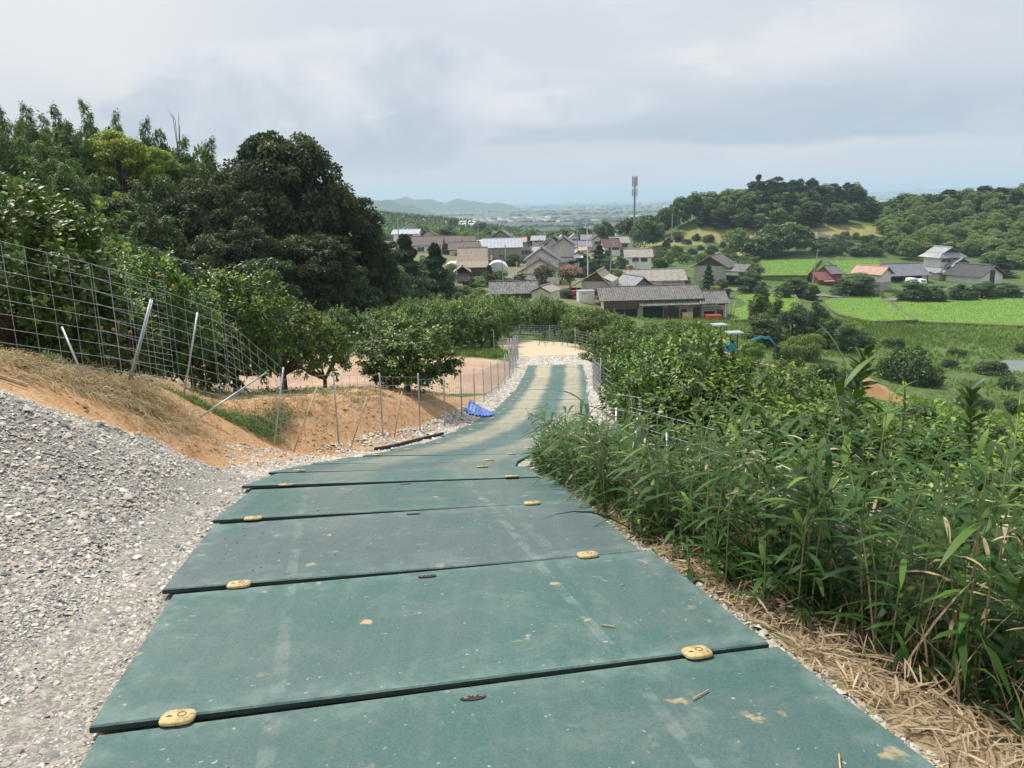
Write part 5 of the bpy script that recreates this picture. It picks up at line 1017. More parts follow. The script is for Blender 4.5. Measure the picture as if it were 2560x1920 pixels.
# ------------------------------------------------------------------ the wood on the left
fg = 'trees of the wood behind the terrace'
def P(*a, **k): return put_px(*a, **k)
P('cam0', 690, 288, 54, 400, 'largest dark camphor with an olive-brown domed top', group=fg)
P('cam1', 640, 345, 60, 330, 'dark camphor crowded behind the largest one', group=fg)
P('cam2', 745, 400, 60, 300, 'dark camphor between the largest one and the shoulder', group=fg)
P('cam1', 835, 430, 57, 300, 'dark camphor shouldering down to the open sky behind the orchard', group=fg)
P('cam2', 500, 415, 48, 300, 'dark round camphor below the yellow-green crown', group=fg)
P('cam1', 590, 520, 46, 260, 'dark tree filling the middle of the wood under the big camphor', group=fg)
P('cam0', 775, 560, 50, 300, 'dark tree over the shaded trunks beside the orchard edge', group=fg)
P('cam2', 900, 560, 62, 190, 'low dark tree at the end of the wood by the dirt path', group=fg)
P('brd0', 655, 585, 42, 210, 'lighter green tree with flat tiers in front of the dark wood', group=fg)
P('brd1', 545, 640, 39, 200, 'grey-green layered tree behind the citrus rows', group=fg)
P('brd2', 430, 600, 38, 210, 'broad tree behind the leaning fence, dull green', group=fg)
P('brd3', 310, 560, 37, 190, 'dull green tree rising between bamboo and fence', group=fg)
P('brd0', 960, 600, 66, 130, 'mid green tree at the tip of the wood', group=fg)
P('brd2', 905, 530, 70, 150, 'light green tree behind the tip of the wood', group=fg)
P('bri0', 268, 308, 55, 160, 'vivid yellow-green crown among the bamboo', group=fg)
P('bri1', 390, 345, 56, 130, 'yellow-green vine-hung crown beside the vivid one', group=fg)
P('bri0', 292, 470, 50, 80, 'small yellow-green crown lower down among the bamboo', group=fg)
P('brd2', 262, 388, 51, 190, 'dark tree under the vivid yellow-green crown', group=fg)
P('brd3', 385, 405, 52, 170, 'dark tree under the vine-hung crown', group=fg)
P('brd1', 480, 300, 58, 180, 'thin-topped tree between bamboo and the big camphor', group=fg)
P('brd3', 395, 275, 60, 120, 'feathery dark tree on the skyline left of the camphor', group=fg)
for i, (u, v, d, w_, k) in enumerate(((455, 318, 59, 150, 'brd2'), (520, 345, 58, 170, 'brd0'), (560, 400, 55, 150, 'cam1'), (60, 420, 47, 170, 'brd1'), (130, 380, 50, 170, 'brd3'), (20, 500, 42, 170, 'cam2'), (190, 470, 46, 170, 'brd0'), (350, 470, 49, 160, 'cam0'), (420, 500, 46, 170, 'brd2'), (120, 560, 40, 170, 'brd1'), (230, 590, 40, 170, 'cam1'), (500, 560, 44, 160, 'brd3'), (600, 650, 42, 170, 'brd0'), (690, 690, 46, 160, 'brd2'), (760, 660, 50, 170, 'brd1'), (830, 640, 54, 170, 'brd3'), (890, 620, 58, 150, 'brd0'), (940, 570, 64, 120, 'brd1'), (930, 660, 62, 120, 'brd2'), (-40, 480, 44, 190, 'brd3'), (40, 330, 56, 160, 'brd2'))):
    P(k, u, v, d, w_, 'tree filling the dense middle of the wood', group=fg)
# dead branches on the skyline
dead = MB(); q0 = at(440, 330, 56)
for u, v in ((418, 258), (428, 268), (447, 262), (452, 300)): dead.tube([q0 + [0, 0, -2], q0 * .5 + at(u, v, 56) * .5 + [.1, 0, 0], at(u, v + 14, 56)], [.03, .02, .006], 4)
tag(dead.build('bare_branches', m_bark), 'bare dead branches sticking up above the bamboo skyline', 'dead tree')
dead = MB(); q0 = at(745, 420, 55)
for u, v in ((778, 350), (784, 372), (770, 385), (786, 392), (765, 345)): dead.tube([q0, q0 * .45 + at(u - 8, v + 12, 55) * .55, at(u, v, 55)], [.04, .025, .006], 4)
tag(dead.build('bare_branches', m_bark), 'bare twigs at the right edge of the big camphor', 'dead tree')
bl = [(10, 245, 56), (60, 250, 58), (110, 300, 57), (155, 248, 56), (130, 290, 54), (30, 300, 52), (80, 330, 50), (228, 238, 58), (205, 300, 55), (290, 268, 60), (340, 280, 60), (180, 350, 52), (60, 390, 48), (120, 400, 47), (10, 380, 46), (170, 430, 46),
      (230, 440, 48), (40, 470, 43), (100, 490, 42), (200, 500, 43), (260, 520, 44), (330, 440, 48), (495, 330, 56), (520, 390, 54), (470, 480, 50), (560, 470, 50), (380, 500, 46), (-30, 330, 50), (-40, 260, 58), (-60, 430, 44), (20, 560, 38), (90, 590, 37), (160, 560, 39), (240, 600, 38), (600, 430, 56), (350, 600, 40), (535, 560, 47), (420, 330, 59), (150, 330, 60), (90, 270, 62), (250, 300, 60), (190, 390, 49)] + [(u_ + rnd.uniform(-20, 20), v_ + rnd.uniform(-12, 25), d_) for u_, v_, d_ in ((-20, 262, 66), (30, 272, 66), (85, 292, 67), (140, 305, 66), (195, 305, 67), (250, 330, 66), (310, 315, 66), (360, 320, 66), (450, 350, 64), (480, 370, 62), (20, 350, 60), (75, 360, 60), (130, 370, 58), (300, 400, 58), (350, 410, 57), (410, 420, 57), (60, 430, 52), (140, 450, 50), (210, 560, 42), (300, 620, 40), (120, 640, 36), (40, 640, 34), (450, 560, 46))]
for i, (u, v, d) in enumerate(bl):
    P(f'bam{i % 3}', u, v, d, 118 * 50 / d * rnd.uniform(.85, 1.25), 'feathery pale green bamboo in the grove left of the wood' if i > 7 else 'bamboo plume rising above the skyline left of the wood', 'bamboo', 'bamboo of the grove' if i > 7 else 'bamboo plumes on the skyline')
# beyond the tip of the wood
for u, v, d, w_, k, lb in ((1010, 585, 88, 130, 'conN0', 'dense dark conifer standing before the long brown roofs'), (1085, 607, 100, 110, 'conN1', 'tall dark conifer left of the old farmhouse'), (985, 640, 84, 110, 'brd1', 'dark spreading tree by the conifers'),
                       (1040, 655, 86, 120, 'brd0', 'brownish cherry tree with drooping crown before the farmhouse'), (965, 690, 80, 80, 'brd2', 'low broadleaf by the bend of the dirt path'), (1120, 660, 118, 60, 'brd3', 'small tree touching the tile-roofed gatehouse')):
    P(k, u, v, d, w_, lb, group='trees before the village')

# ------------------------------------------------------------------ citrus
GRP = 'citrus trees'
def cit(q, lod, s, label, group, sz=None):
    v = rnd.randrange({'N': 3, 'M': 4, 'F': 4}[lod]); s2 = s * rnd.uniform(.9, 1.1)
    return put(f'cit{lod}{v}', (q[0], q[1], ground(q[0], q[1]) - .05), s2, (sz or s) * rnd.uniform(.88, 1.12), rnd.uniform(0, 6.28), label, 'citrus tree', group)
def citpx(key, u, vt, d, w_, lb, g=None): return put_px(key, u, vt, d, w_, lb, 'citrus tree', g)
citpx('citN0', -30, 440, 9.3, 520, 'large citrus tree cut by the left border behind the leaning fence')
citpx('citN1', 150, 640, 10.2, 300, 'citrus tree with a few orange fruits behind the leaning fence')
citpx('citD1', 355, 655, 12.6, 280, 'citrus tree behind the fence posts, pale young tips')
citpx('citD0', 560, 690, 15, 300, 'citrus tree with a tall pale sprout behind the orange bank')
citpx('citM2', 690, 735, 17.5, 270, 'citrus tree behind the bank, next to the bare-legged one')
citpx('citM3', 800, 795, 21.5, 170, 'citrus tree with visible bare trunk by the clearing')
citpx('citD0', 1012, 812, 17.3, 270, 'dense citrus tree standing alone before the clearing')
citpx('citM1', 455, 740, 13.8, 220, 'low citrus tree at the fence kink'); citpx('citM3', 250, 735, 11.5, 250, 'low citrus tree close behind the mesh')
n = 0; TP = []
for _ in range(4000):                                     # rows behind, left terrace
    x, y = rnd.uniform(-24, -5), rnd.uniform(15, 40)
    if x > -7 - .1 * y or (y > 20 and inpoly(x, y, [(-12.5, 20), (2, 20), (2, 41), (-12, 41)])): continue
    if any((x - a) ** 2 + (y - b) ** 2 < 5.5 for a, b in TP): continue
    TP.append((x, y)); cit((x, y), 'M', rnd.uniform(.9, 1.2), 'citrus tree in the rows on the terrace below the wood', 'citrus of the terrace rows'); n += 1
    if n > 26: break
TP2 = []; n = 0
BU = [0, 940, 1000, 1100, 1180, 1230, 1330, 1400, 1450, 1520, 1600, 1700, 1755, 1775, 1910, 2000, 2100, 2250, 2560, 3200]; BV = [700, 765, 748, 737, 735, 733, 742, 750, 757, 778, 792, 803, 806, 864, 886, 925, 1000, 1075, 1050, 1040]
def topok(x, y, h, sl=0):
    q = np.array([x, y, ground(x, y) + h]); d = q @ cF; u = 1280 + FPX * (q @ cR) / d; v = 960 - FPX * (q @ cU) / d
    return v > np.interp(u, BU, BV) - sl
def rowfill(cnt, box, minD, ok, lod, sc, label, group):
    n = 0
    for _ in range(9000):
        x, y = rnd.uniform(box[0], box[1]), rnd.uniform(box[2], box[3])
        if not ok(x, y) or not topok(x, y, 2.45 * sc[0]) or any((x - a) ** 2 + (y - b) ** 2 < minD ** 2 for a, b in TP2): continue
        TP2.append((x, y)); s_ = rnd.uniform(*sc); s_ = s_ if topok(x, y, 2.5 * s_) else sc[0]; cit((x, y), lod, s_, label, group); n += 1
        if n >= cnt: break
    return n
rowfill(26, (-13, 12, 52, 66), 2.5, lambda x, y: x > -10 or y < 60, 'M', (1.0, 1.3), 'round citrus tree in the orchard just beyond the sand', 'citrus just beyond the sand')
rowfill(16, (-10, 1, 40, 53), 2.4, lambda x, y: x < -.9 and y > 42 + .3 * x, 'M', (.95, 1.25), 'citrus tree behind the grass strip of the clearing', 'citrus behind the grass strip')
rowfill(60, (-16, 22, 66, 98), 3.0, lambda x, y: not (-15.5 < x < -9 and y < 84) and not (x > 12 and y < 80), 'F', (1.15, 1.5), 'citrus tree in the middle of the hillside orchard', 'citrus of the hillside orchard')
rowfill(70, (-22, 18, 98, 148), 3.3, lambda x, y: not (x > 8 and y > 132) and not (abs(x + 11) < 4 and y > 118), 'F', (1.2, 1.5), 'citrus tree at the foot of the orchard by the roofs', 'citrus at the foot of the orchard')
rowfill(22, (2.6, 12, 14, 34), 2.3, lambda x, y: x > rx_(y) + 2.3 + .03 * (y - 14), 'M', (.9, 1.15), 'citrus tree on the slope right of the matted track', 'citrus right of the track')
rowfill(18, (3.4, 16, 34, 52), 2.5, lambda x, y: x > rx_(y) + 2.6 and not (x < 10 and 38 < y < 43), 'M', (.95, 1.2), 'citrus tree right of the sand, further down', 'citrus right of the sand')
rowfill(16, (12, 24, 18, 60), 3.0, lambda x, y: True, 'M', (1.0, 1.3), 'citrus tree on the lower slope above the diggers', 'citrus above the diggers')
NR = [(3.3, 8.4, .78), (4.4, 7.2, .8), (4.0, 10.4, .85), (5.6, 9.0, .9), (6.6, 7.0, .9), (3.3, 12.6, .85), (5.3, 12.0, .95), (7.4, 10.4, 1.0), (5.6, 5.2, .8), (7.8, 5.4, 1.0), (9.4, 8.2, 1.1), (4.2, 5.4, .66), (9.0, 11.8, 1.1), (6.8, 13.4, 1.05), (11, 10.2, 1.1), (9.6, 5.8, 1.1), (12.5, 8, 1.1), (6.3, 3.6, .8), (8.2, 3.6, .95), (11.6, 6, 1.1)]
for i, (x, y, s) in enumerate(NR):
    while s > .55 and not topok(x, y, 2.35 * s, 25): s *= .93
    put(f'citN{i % 3}', (x, y, ground(x, y) - .1), s * rnd.uniform(1.05, 1.2), s * rnd.uniform(.9, 1.02), rnd.uniform(0, 6.28), 'dark glossy citrus tree crowding behind the bamboo grass', 'citrus tree', 'citrus behind the bamboo grass')

# ------------------------------------------------------------------ village and valley planting
vg = 'garden trees of the village'
def Q(key, u, vt, vb, w_, lb, d=None, cat='tree', group=None, parts=True):
    """tree whose foot is seen at row vb and crown top at vt"""
    if d is None: q, d = onground(u, vb, 60)
    return put_px(key, u, vt, d, w_, lb, cat, group, parts)
VT = [('brd1', 1458, 620, 208, 45, 'dark garden tree left of the leaning pole'), ('conN0', 1498, 612, 205, 60, 'dark garden pine right in front of the brown-roofed houses'), ('brd3', 1520, 634, 200, 50, 'green garden tree right of the leaning pole'), ('brd0', 1478, 632, 198, 55, 'spreading garden tree behind the flood-light pole'), ('brd2', 1552, 630, 200, 46, 'dark tree beside the white house'), ('farL0', 1545, 668, 176, 40, 'light shrub tree behind the ribbed barn'),
      ('brd0', 1430, 640, 205, 40, 'green tree beside the grey house'), ('conN1', 1222, 662, 172, 34, 'small dark conifer by the old farmhouse'), ('brd3', 1300, 680, 178, 46, 'dark rounded tree at the foot of the white farmhouse'), ('farL1', 1250, 668, 186, 46, 'light bamboo shrub along the village lane'), ('brd1', 1288, 628, 222, 30, 'dark tree at the warehouse corner'), ('farL0', 1190, 690, 160, 70, 'pale vine bank beside the lane'), ('farL1', 1150, 706, 150, 60, 'pale hedge below the gatehouse'), ('brd2', 1215, 676, 168, 50, 'dark hedge tree in front of the old farmhouse'),
      ('farL0', 1312, 640, 230, 26, 'palm-like pale shrub by the grey two-storey house'), ('conN0', 1772, 664, 178, 44, 'dark cone-shaped tree before the right-hand barn'), ('brd1', 1878, 668, 186, 78, 'grey-green spreading tree beside the barn bay'), ('brd3', 1805, 690, 176, 50, 'low tree before the right-hand barn'), ('bri0', 1790, 712, 168, 30, 'yellowish clipped shrub behind the annex'), ('brd2', 1906, 694, 166, 42, 'round bush on the paddy edge'), ('brd0', 1992, 682, 182, 80, 'dark thicket left of the rust-red shed'), ('brd1', 2140, 672, 186, 130, 'wide grey-green tree before the salmon shed'),
      ('brd3', 2290, 694, 176, 90, 'dark tree before the garage cars'), ('brd0', 2345, 700, 174, 60, 'dark tree below the carport'), ('brd2', 2405, 702, 176, 70, 'dark hedge tree right of the carport'), ('brd1', 2460, 694, 178, 80, 'dark tree before the black-roofed house'), ('brd3', 2525, 706, 178, 80, 'dark tree at the right border of the farm'), ('conN0', 2505, 640, 216, 70, 'dark round tree behind the black-roofed house'), ('brd0', 2030, 700, 178, 50, 'bush under the leaning pole'), ('brd2', 1960, 700, 176, 44, 'bush on the farm road'),
      ('bam0', 1890, 732, 118, 60, 'feathery bamboo in front of the striped paddy'), ('bam1', 1935, 735, 116, 60, 'taller feathery bamboo between the paddies'), ('brd1', 1985, 740, 112, 95, 'dark thicket tree between the lower paddies'), ('brd2', 2045, 735, 114, 80, 'grey-green willow-like tree by the middle paddy'), ('brd3', 1915, 775, 104, 110, 'dark low thicket below the bamboo'), ('brd0', 2080, 770, 108, 80, 'dark thicket corner by the middle paddy'), ('brd1', 2120, 792, 104, 80, 'shaggy shrub below the middle paddy')]
for k, u, v, d, w_, lb in VT: put_px(k, u, v, d, w_, lb, 'tree' if k[0] != 'b' or 'bam' not in k else 'bamboo', vg, parts=k[:3] in ('brd', 'con', 'bam'))
pk = []
for i, (u, v, d, w_, lb) in enumerate(((1364, 662, 172, 62, 'crape myrtle with faded red blossom before the white farmhouse'), (1424, 662, 176, 66, 'crape myrtle in pink blossom beside the white farmhouse'))):
    e = put_px('pink0', u, v, d, w_, lb, 'flowering tree'); rg = np.random.default_rng(40 + i); n = 900; u_ = rdir(rg, n); u_[:, 2] = np.abs(u_[:, 2]); P_ = u_ * np.array([2.0, 2.0, 1.65]) * rg.uniform(.8, 1.02, (n, 1)) + np.array([0, 0, 2.6])
    if i == 0: P_ = P_[(P_[:, 0] < .4)]
    n = len(P_); obj('blossom', leaves_mesh('blossom', P_, rdir(rg, n), rdir(rg, n) + [0, -.5, .5], rg.uniform(.14, .3, n), rg.uniform(.1, .2, n), rg.uniform(0, 1, n), LM_pink if i else LM_red), e)
# shrubs scattered in the valley meadow
VS = [(2278, 862, 962, 150), (2395, 870, 892, 46), (2378, 897, 921, 50), (2474, 900, 938, 86), (2527, 943, 976, 55), (2105, 862, 884, 40), (2300, 1005, 1060, 120), (2440, 985, 1030, 90), (2150, 830, 870, 70), (2230, 840, 870, 60), (2540, 1000, 1040, 60), (2400, 1040, 1090, 100), (2060, 900, 960, 90), (2130, 925, 990, 70), (2330, 930, 970, 60), (2480, 1050, 1100, 80), (2555, 860, 885, 30)]
for i, (u, vt, vb, w_) in enumerate(VS):
    q, d = onground(u, vb, 40); put_px(f'bsh{i % 3}', u, vt, d, w_, ('largest dark shrub in the middle of the valley meadow', 'dark shrub on the valley meadow above the pond bank')[min(i, 1)] if i < 1 else 'dark rounded shrub scattered over the valley meadow', 'shrub', 'meadow shrubs', parts=True)
for i, (u, vt, vb, w_) in enumerate(((2020, 828, 900, 105), (1925, 808, 862, 100), (1975, 850, 920, 90), (1880, 850, 900, 80), (1750, 860, 900, 80))):
    q, d = onground(u, vb, 40); put_px(f'vin{i % 2}', u, vt, d, w_, ['mound of bright vines right of the diggers', 'mound of bright vines behind the teal digger', 'mound of vines below the diggers', 'vine mound nearest the digger tracks', 'vine mound left of the yellow digger'][i], 'shrub', 'vine mounds')

# ------------------------------------------------------------------ wooded hills
def fill(cnt, px, keys, hgt, wid, label, group, dmin=230, dmax=420, cat='tree', mind=3.2):
    us = [p_[0] for p_ in px]; vs = [p_[1] for p_ in px]; n = 0; pts = []
    for _ in range(cnt * 30):
        u, v = rnd.uniform(min(us), max(us)), rnd.uniform(min(vs), max(vs))
        if not inpoly(u, v, px): continue
        q, d = onground(u, v, dmin, dmax)
        if d >= dmax * .99 or any((q[0] - a) ** 2 + (q[1] - b) ** 2 < mind ** 2 for a, b in pts): continue
        pts.append((q[0], q[1])); k = rnd.choice(keys); h_ = KIND[k][1][3]; w0 = KIND[k][1][2]
        put(k, q - [0, 0, .4], rnd.uniform(*wid) / w0, rnd.uniform(*hgt) / h_, rnd.uniform(0, 6.28), label, cat, group, parts=False); n += 1
        if n >= cnt: break
    return n
for u, v, d, w_, k, lb in ((1614, 528, 286, 66, 'far0', 'dark tree at the left foot of the wooded hill'), (1640, 548, 288, 50, 'far1', 'dark tree next to the hill foot tree'), (1670, 508, 300, 56, 'far2', 'tree on the left shoulder of the hill'), (1703, 482, 306, 66, 'far0', 'round tree on the left crest of the hill'), (1735, 478, 308, 60, 'far3', 'second round tree on the left crest'), (1772, 472, 312, 80, 'far1', 'broad dark tree on the hill crest'), (1820, 470, 322, 70, 'farL0', 'light green tree behind the crest'), (1850, 463, 324, 70, 'farL1', 'light green tree on the crest centre'), (1897, 437, 320, 40, 'ced1', 'tall pale conifer on the crest'), (1922, 446, 318, 44, 'ced2', 'tall dark conifer pair left on the crest'), (1944, 438, 320, 50, 'ced2', 'tall dark conifer pair right on the crest'), (1912, 470, 316, 70, 'far2', 'broad tree under the conifer pair'), (1950, 476, 314, 70, 'far1', 'second broad tree under the conifer pair'),
                         (1980, 449, 322, 40, 'ced0', 'umbrella-like cedar right of the gap'), (2000, 446, 325, 30, 'ced0', 'thin cedar in the row on the crest'), (2022, 452, 322, 46, 'ced1', 'second cedar in the row on the crest'), (2034, 444, 326, 30, 'ced0', 'third and tallest cedar in the row on the crest'), (2066, 458, 320, 60, 'far3', 'rounded tree within the cedar row'), (2088, 454, 324, 34, 'ced2', 'fifth cedar in the row on the crest'), (2118, 457, 322, 40, 'ced1', 'sixth cedar in the row on the crest'), (2140, 466, 318, 60, 'ced0', 'last cedar on the right end of the crest'),
                         (2165, 482, 316, 56, 'far2', 'dark tree falling off the right end of the crest'), (2188, 498, 314, 50, 'far0', 'lowest dark tree right of the cedars'),
                         (1845, 568, 262, 80, 'farL0', 'light tree at the right foot of the hill'), (1895, 585, 256, 80, 'far1', 'dark tree at the back edge of the upper paddy'), (1955, 545, 262, 110, 'far2', 'largest dark tree behind the upper paddy'), (2000, 560, 264, 80, 'far3', 'dark tree left of the retaining wall'), (1925, 575, 258, 90, 'far0', 'dark tree filling the paddy corner')):
    put_px(k, u, v, d, w_, lb, 'tree', 'hill trees with a place of their own', parts=False)
for i in range(14): put_px(rnd.choice(['ced0', 'ced2', 'far1', 'far3', 'ced1']), 1890 + i * 19 + rnd.uniform(-7, 7), rnd.uniform(452, 476), rnd.uniform(312, 322), rnd.uniform(46, 66), 'tree crowded among the cedars on the crest', 'tree', 'crowded crest trees', parts=False)
fill(75, [(1640, 560), (1690, 500), (1780, 485), (1880, 470), (2120, 475), (2190, 520), (2180, 560), (1990, 572), (1850, 578), (1760, 570), (1740, 540)], ['far0', 'far1', 'far2', 'far3', 'con0', 'con1'], (6, 9), (6, 9), 'dark tree in the mass covering the hill', 'trees covering the hill')
fill(16, [(1640, 615), (1700, 590), (1800, 600), (1870, 600), (1830, 640), (1650, 640)], ['bsh0', 'bsh1', 'bsh2'], (2, 3.4), (3, 5), 'low bush on the bare flank of the hill', 'bushes on the hill flank', cat='shrub')
fill(34, [(1632, 640), (1740, 650), (1880, 650), (1900, 690), (1850, 690), (1760, 660), (1640, 672)], ['citF0', 'citF1', 'citF2'], (2.5, 3.4), (3, 4.2), 'citrus bush in the small orchard below the hill', 'citrus below the hill', 180, 330, 'citrus tree')
fill(30, [(2040, 640), (2190, 640), (2200, 610), (2110, 600), (2040, 610)], ['bsh0', 'bsh1', 'bsh2', 'far1'], (2.5, 4), (4, 6.5), 'hedge bush above the retaining wall', 'hedge above the retaining wall', cat='shrub')
fill(135, [(2200, 560), (2260, 520), (2600, 540), (2650, 700), (2440, 650), (2330, 640), (2260, 650), (2210, 620)], ['farL0', 'farL1', 'farL0', 'farL1', 'far1'], (4.5, 8), (5, 8), 'pale bamboo tuft on the hillside behind the tall house', 'bamboo hillside', 215, 420, 'bamboo', 2.9)
fill(46, [(2190, 530), (2230, 495), (2400, 490), (2600, 470), (2620, 540), (2400, 530), (2260, 520)], ['far0', 'far1', 'far2', 'far3', 'con0'], (7, 10), (8, 11), 'dark tree on the wooded skyline right of the hill', 'trees of the right skyline', 240, 430)
for i, (u, v, d, w_, k) in enumerate(((2215, 500, 330, 80, 'far0'), (2262, 482, 335, 90, 'far3'), (2330, 478, 335, 90, 'far2'), (2375, 474, 336, 80, 'con1'), (2425, 472, 336, 70, 'far1'), (2455, 476, 336, 70, 'farL0'), (2500, 490, 330, 90, 'far0'), (2545, 465, 320, 90, 'far2'), (2580, 455, 315, 110, 'farL1'))):
    put_px(k, u, v, d, w_, f'skyline tree, {ORD[i]} from the hill towards the right border', 'tree', 'skyline trees right of the hill', parts=False)
# tree belt beyond the village
def wfill(cnt, box, keys, hgt, wid, label, group, cat='tree'):
    for _ in range(cnt):
        x, y = rnd.uniform(*box[:2]), rnd.uniform(*box[2:]); k = rnd.choice(keys)
        put(k, (x, y, ground(x, y) - .3), rnd.uniform(*wid) / KIND[k][1][2], rnd.uniform(*hgt) / KIND[k][1][3], rnd.uniform(0, 6.28), label, cat, group, parts=False)
wfill(60, (-60, 75, 310, 420), ['far0', 'far1', 'far2', 'far3', 'farL0'], (6, 9.5), (7, 11), 'tree in the belt behind the village', 'tree belt behind the village')
wfill(26, (-50, 10, 284, 306), ['farL0', 'farL1', 'bam1'], (6, 9), (5, 8), 'pale bamboo tuft directly behind the village roofs', 'bamboo behind the village', 'bamboo')
wfill(18, (-70, -16, 95, 165), ['far0', 'far2', 'brd1', 'brd3'], (6, 10), (6, 9), 'tree on the slope between wood and village', 'trees between wood and village')
wfill(24, (-120, 140, 430, 560), ['far0', 'far1', 'farL1'], (6, 9), (8, 12), 'tree in the second belt towards the plain', 'second tree belt')
wfill(55, (-45, 44, 150, 285), ['bsh0', 'bsh1', 'bsh2', 'farL0'], (1.8, 3.6), (2.5, 5), 'garden bush between the village houses', 'garden bushes of the village', 'shrub')
# far orchard terraces on the spur: one mass
rg = np.random.default_rng(77); P_ = []; D_ = []; L_ = []
rowsY = np.arange(430, 720, 7.5)
for yr in rowsY:
    xs_ = np.arange(-175, 60, 4.6) + rg.normal(0, .4, len(np.arange(-175, 60, 4.6))); keep = rg.random(len(xs_)) < .9; xs_ = xs_[keep]; zs_ = ground(xs_, np.full(len(xs_), yr))
    for x, z in zip(xs_, zs_):
        n = 12; u_ = rdir(rg, n); u_[:, 2] = np.abs(u_[:, 2]); P_.append(np.array([x, yr + rg.normal(0, .6), z]) + u_ * [1.9, 1.9, 2.1]); D_.append(u_)
P_ = np.concatenate(P_); D_ = np.concatenate(D_); n = len(P_)
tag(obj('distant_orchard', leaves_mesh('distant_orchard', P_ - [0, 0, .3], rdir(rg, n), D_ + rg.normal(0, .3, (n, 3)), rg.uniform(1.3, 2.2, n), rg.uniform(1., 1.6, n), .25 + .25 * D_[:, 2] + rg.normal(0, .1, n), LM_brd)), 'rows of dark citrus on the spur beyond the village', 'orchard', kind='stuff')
for i in range(12):
    u = 1128 + (i % 6) * 12 + 4 * (i // 6); v = 558 + 6 * (i // 6) + rnd.uniform(-1, 1); q, d = onground(u, v, 330, 700); mb = MB(); L0 = rnd.uniform(3.2, 5); n = 6; V = [(xx, 1.6 * math.cos(math.pi * k / n), 1.7 * math.sin(math.pi * k / n)) for xx in (-L0, L0) for k in range(n + 1)]
    mb.add(V, [[k, k + 1, n + 2 + k, n + 1 + k] for k in range(n)] + [list(range(n + 1)), list(range(2 * n + 1, n, -1))]); tag(mb.build('plastic_tunnel', m_wht, None, q, rnd.uniform(-.1, .1)), 'white plastic tunnel in the cluster on the far orchard slope', 'greenhouse', 'tunnels on the far slope')
# town and woods of the plain: two masses
rg = np.random.default_rng(5); mb_v = []; mb_m = []; N_ = 4200; yy = 1 / rg.uniform(1 / 9500, 1 / 850, N_); yy = np.where(rg.random(N_) < .4, rg.uniform(1200, 6000, N_), yy); xx = rg.uniform(-.75, .78, N_) * yy
clus = wob_(xx / 900, yy / 500, 2.2) + wob_(yy / 300, xx / 700, 1.3) * .6; keep = clus > .10; xx, yy = xx[keep], yy[keep]; N_ = len(xx)
w1 = rg.uniform(3, 8, N_) * (1 + yy / 4200); w2 = rg.uniform(4, 8, N_); hh = rg.uniform(3, 6, N_) * (1 + yy / 9000); big = rg.random(N_) < .05; w1 = np.where(big, w1 * 3, w1)
cub = np.array([(x, y, z) for z in (0, 1) for y in (-1, 1) for x in (-1, 1)], float); V = np.stack([xx[:, None] + cub[:, 0] * w1[:, None], yy[:, None] + cub[:, 1] * w2[:, None], -46 + cub[:, 2] * hh[:, None]], -1)
fc = np.array([(4, 5, 7, 6), (0, 1, 5, 4), (2, 6, 7, 3), (0, 4, 6, 2), (1, 3, 7, 5)]); Ft = (fc[None] + 8 * np.arange(N_)[:, None, None]).reshape(-1, 4)
tw = bpy.data.materials.new('town_walls'); tw.use_nodes = True; t = NT(tw.node_tree); at2 = t.n('ShaderNodeAttribute', attribute_name='tone').outputs['Fac']; cr = t.n('ShaderNodeValToRGB'); t.link(at2, cr.inputs[0]); el_ = cr.color_ramp.elements; el_[0].color = (.10, .10, .11, 1); el_[1].color = (.80, .80, .80, 1); el_[1].position = .95
for ps, cc in ((.3, (.25, .25, .27, 1)), (.5, (.42, .38, .34, 1)), (.7, (.62, .62, .62, 1))): q = el_.new(ps); q.color = cc
t.link(cr.outputs[0], tw.node_tree.nodes['Principled BSDF'].inputs['Base Color'])
tag(obj('distant_town', npmesh('distant_town', V.reshape(-1, 3), Ft, [tw], attrs={'tone': ('FACE', np.repeat(rg.uniform(0, 1, N_), 5))})), 'scattered houses and sheds of the town on the plain', 'town', kind='stuff')
N_ = 16000; yy = 1 / rg.uniform(1 / 9000, 1 / 760, N_); xx = rg.uniform(-.75, .78, N_) * yy; cl = wob_(xx / 500, yy / 260, 2.6); keep = (cl > .10) | (yy < 900); xx, yy = xx[keep], yy[keep]; N_ = len(xx); s_ = rg.uniform(2.5, 5.5, N_) * (1 + yy / 2600); zz = np.where(yy < 800, np.maximum(ground(np.clip(xx, -220, 400), np.minimum(yy, 795)), -46), -46)
oc = np.array([(1, 0, .4), (.3, .95, .45), (-.8, .6, .35), (-.8, -.6, .45), (.3, -.95, .35), (0, 0, 1.1), (0, 0, -.3)]); fo = np.array([(0, 1, 5), (1, 2, 5), (2, 3, 5), (3, 4, 5), (4, 0, 5), (1, 0, 6), (2, 1, 6), (3, 2, 6), (4, 3, 6), (0, 4, 6)])
V = np.stack([xx, yy, zz], -1)[:, None, :] + oc[None] * s_[:, None, None] * rg.uniform(.7, 1.3, (N_, 7, 1)) * [1.3, 1, .6]; Fo = (fo[None] + 7 * np.arange(N_)[:, None, None]).reshape(-1, 3)
tag(obj('distant_woods', npmesh('distant_woods', V.reshape(-1, 3), Fo, [LM_brd], True, attrs={'tone': ('FACE', np.repeat(rg.uniform(0, .6, N_), 10))})), 'woods and tree lines scattered over the plain', 'woods', kind='stuff')
# rice plants: one mass over the paddies
tag(obj('rice_plants', leaves_mesh('rice_plants', RICE[0], RICE[1], RICE[2], RICE[3], RICE[3] * .45, RICE[4], LM_ric)), 'bright green young rice filling the paddies', 'rice', kind='stuff')
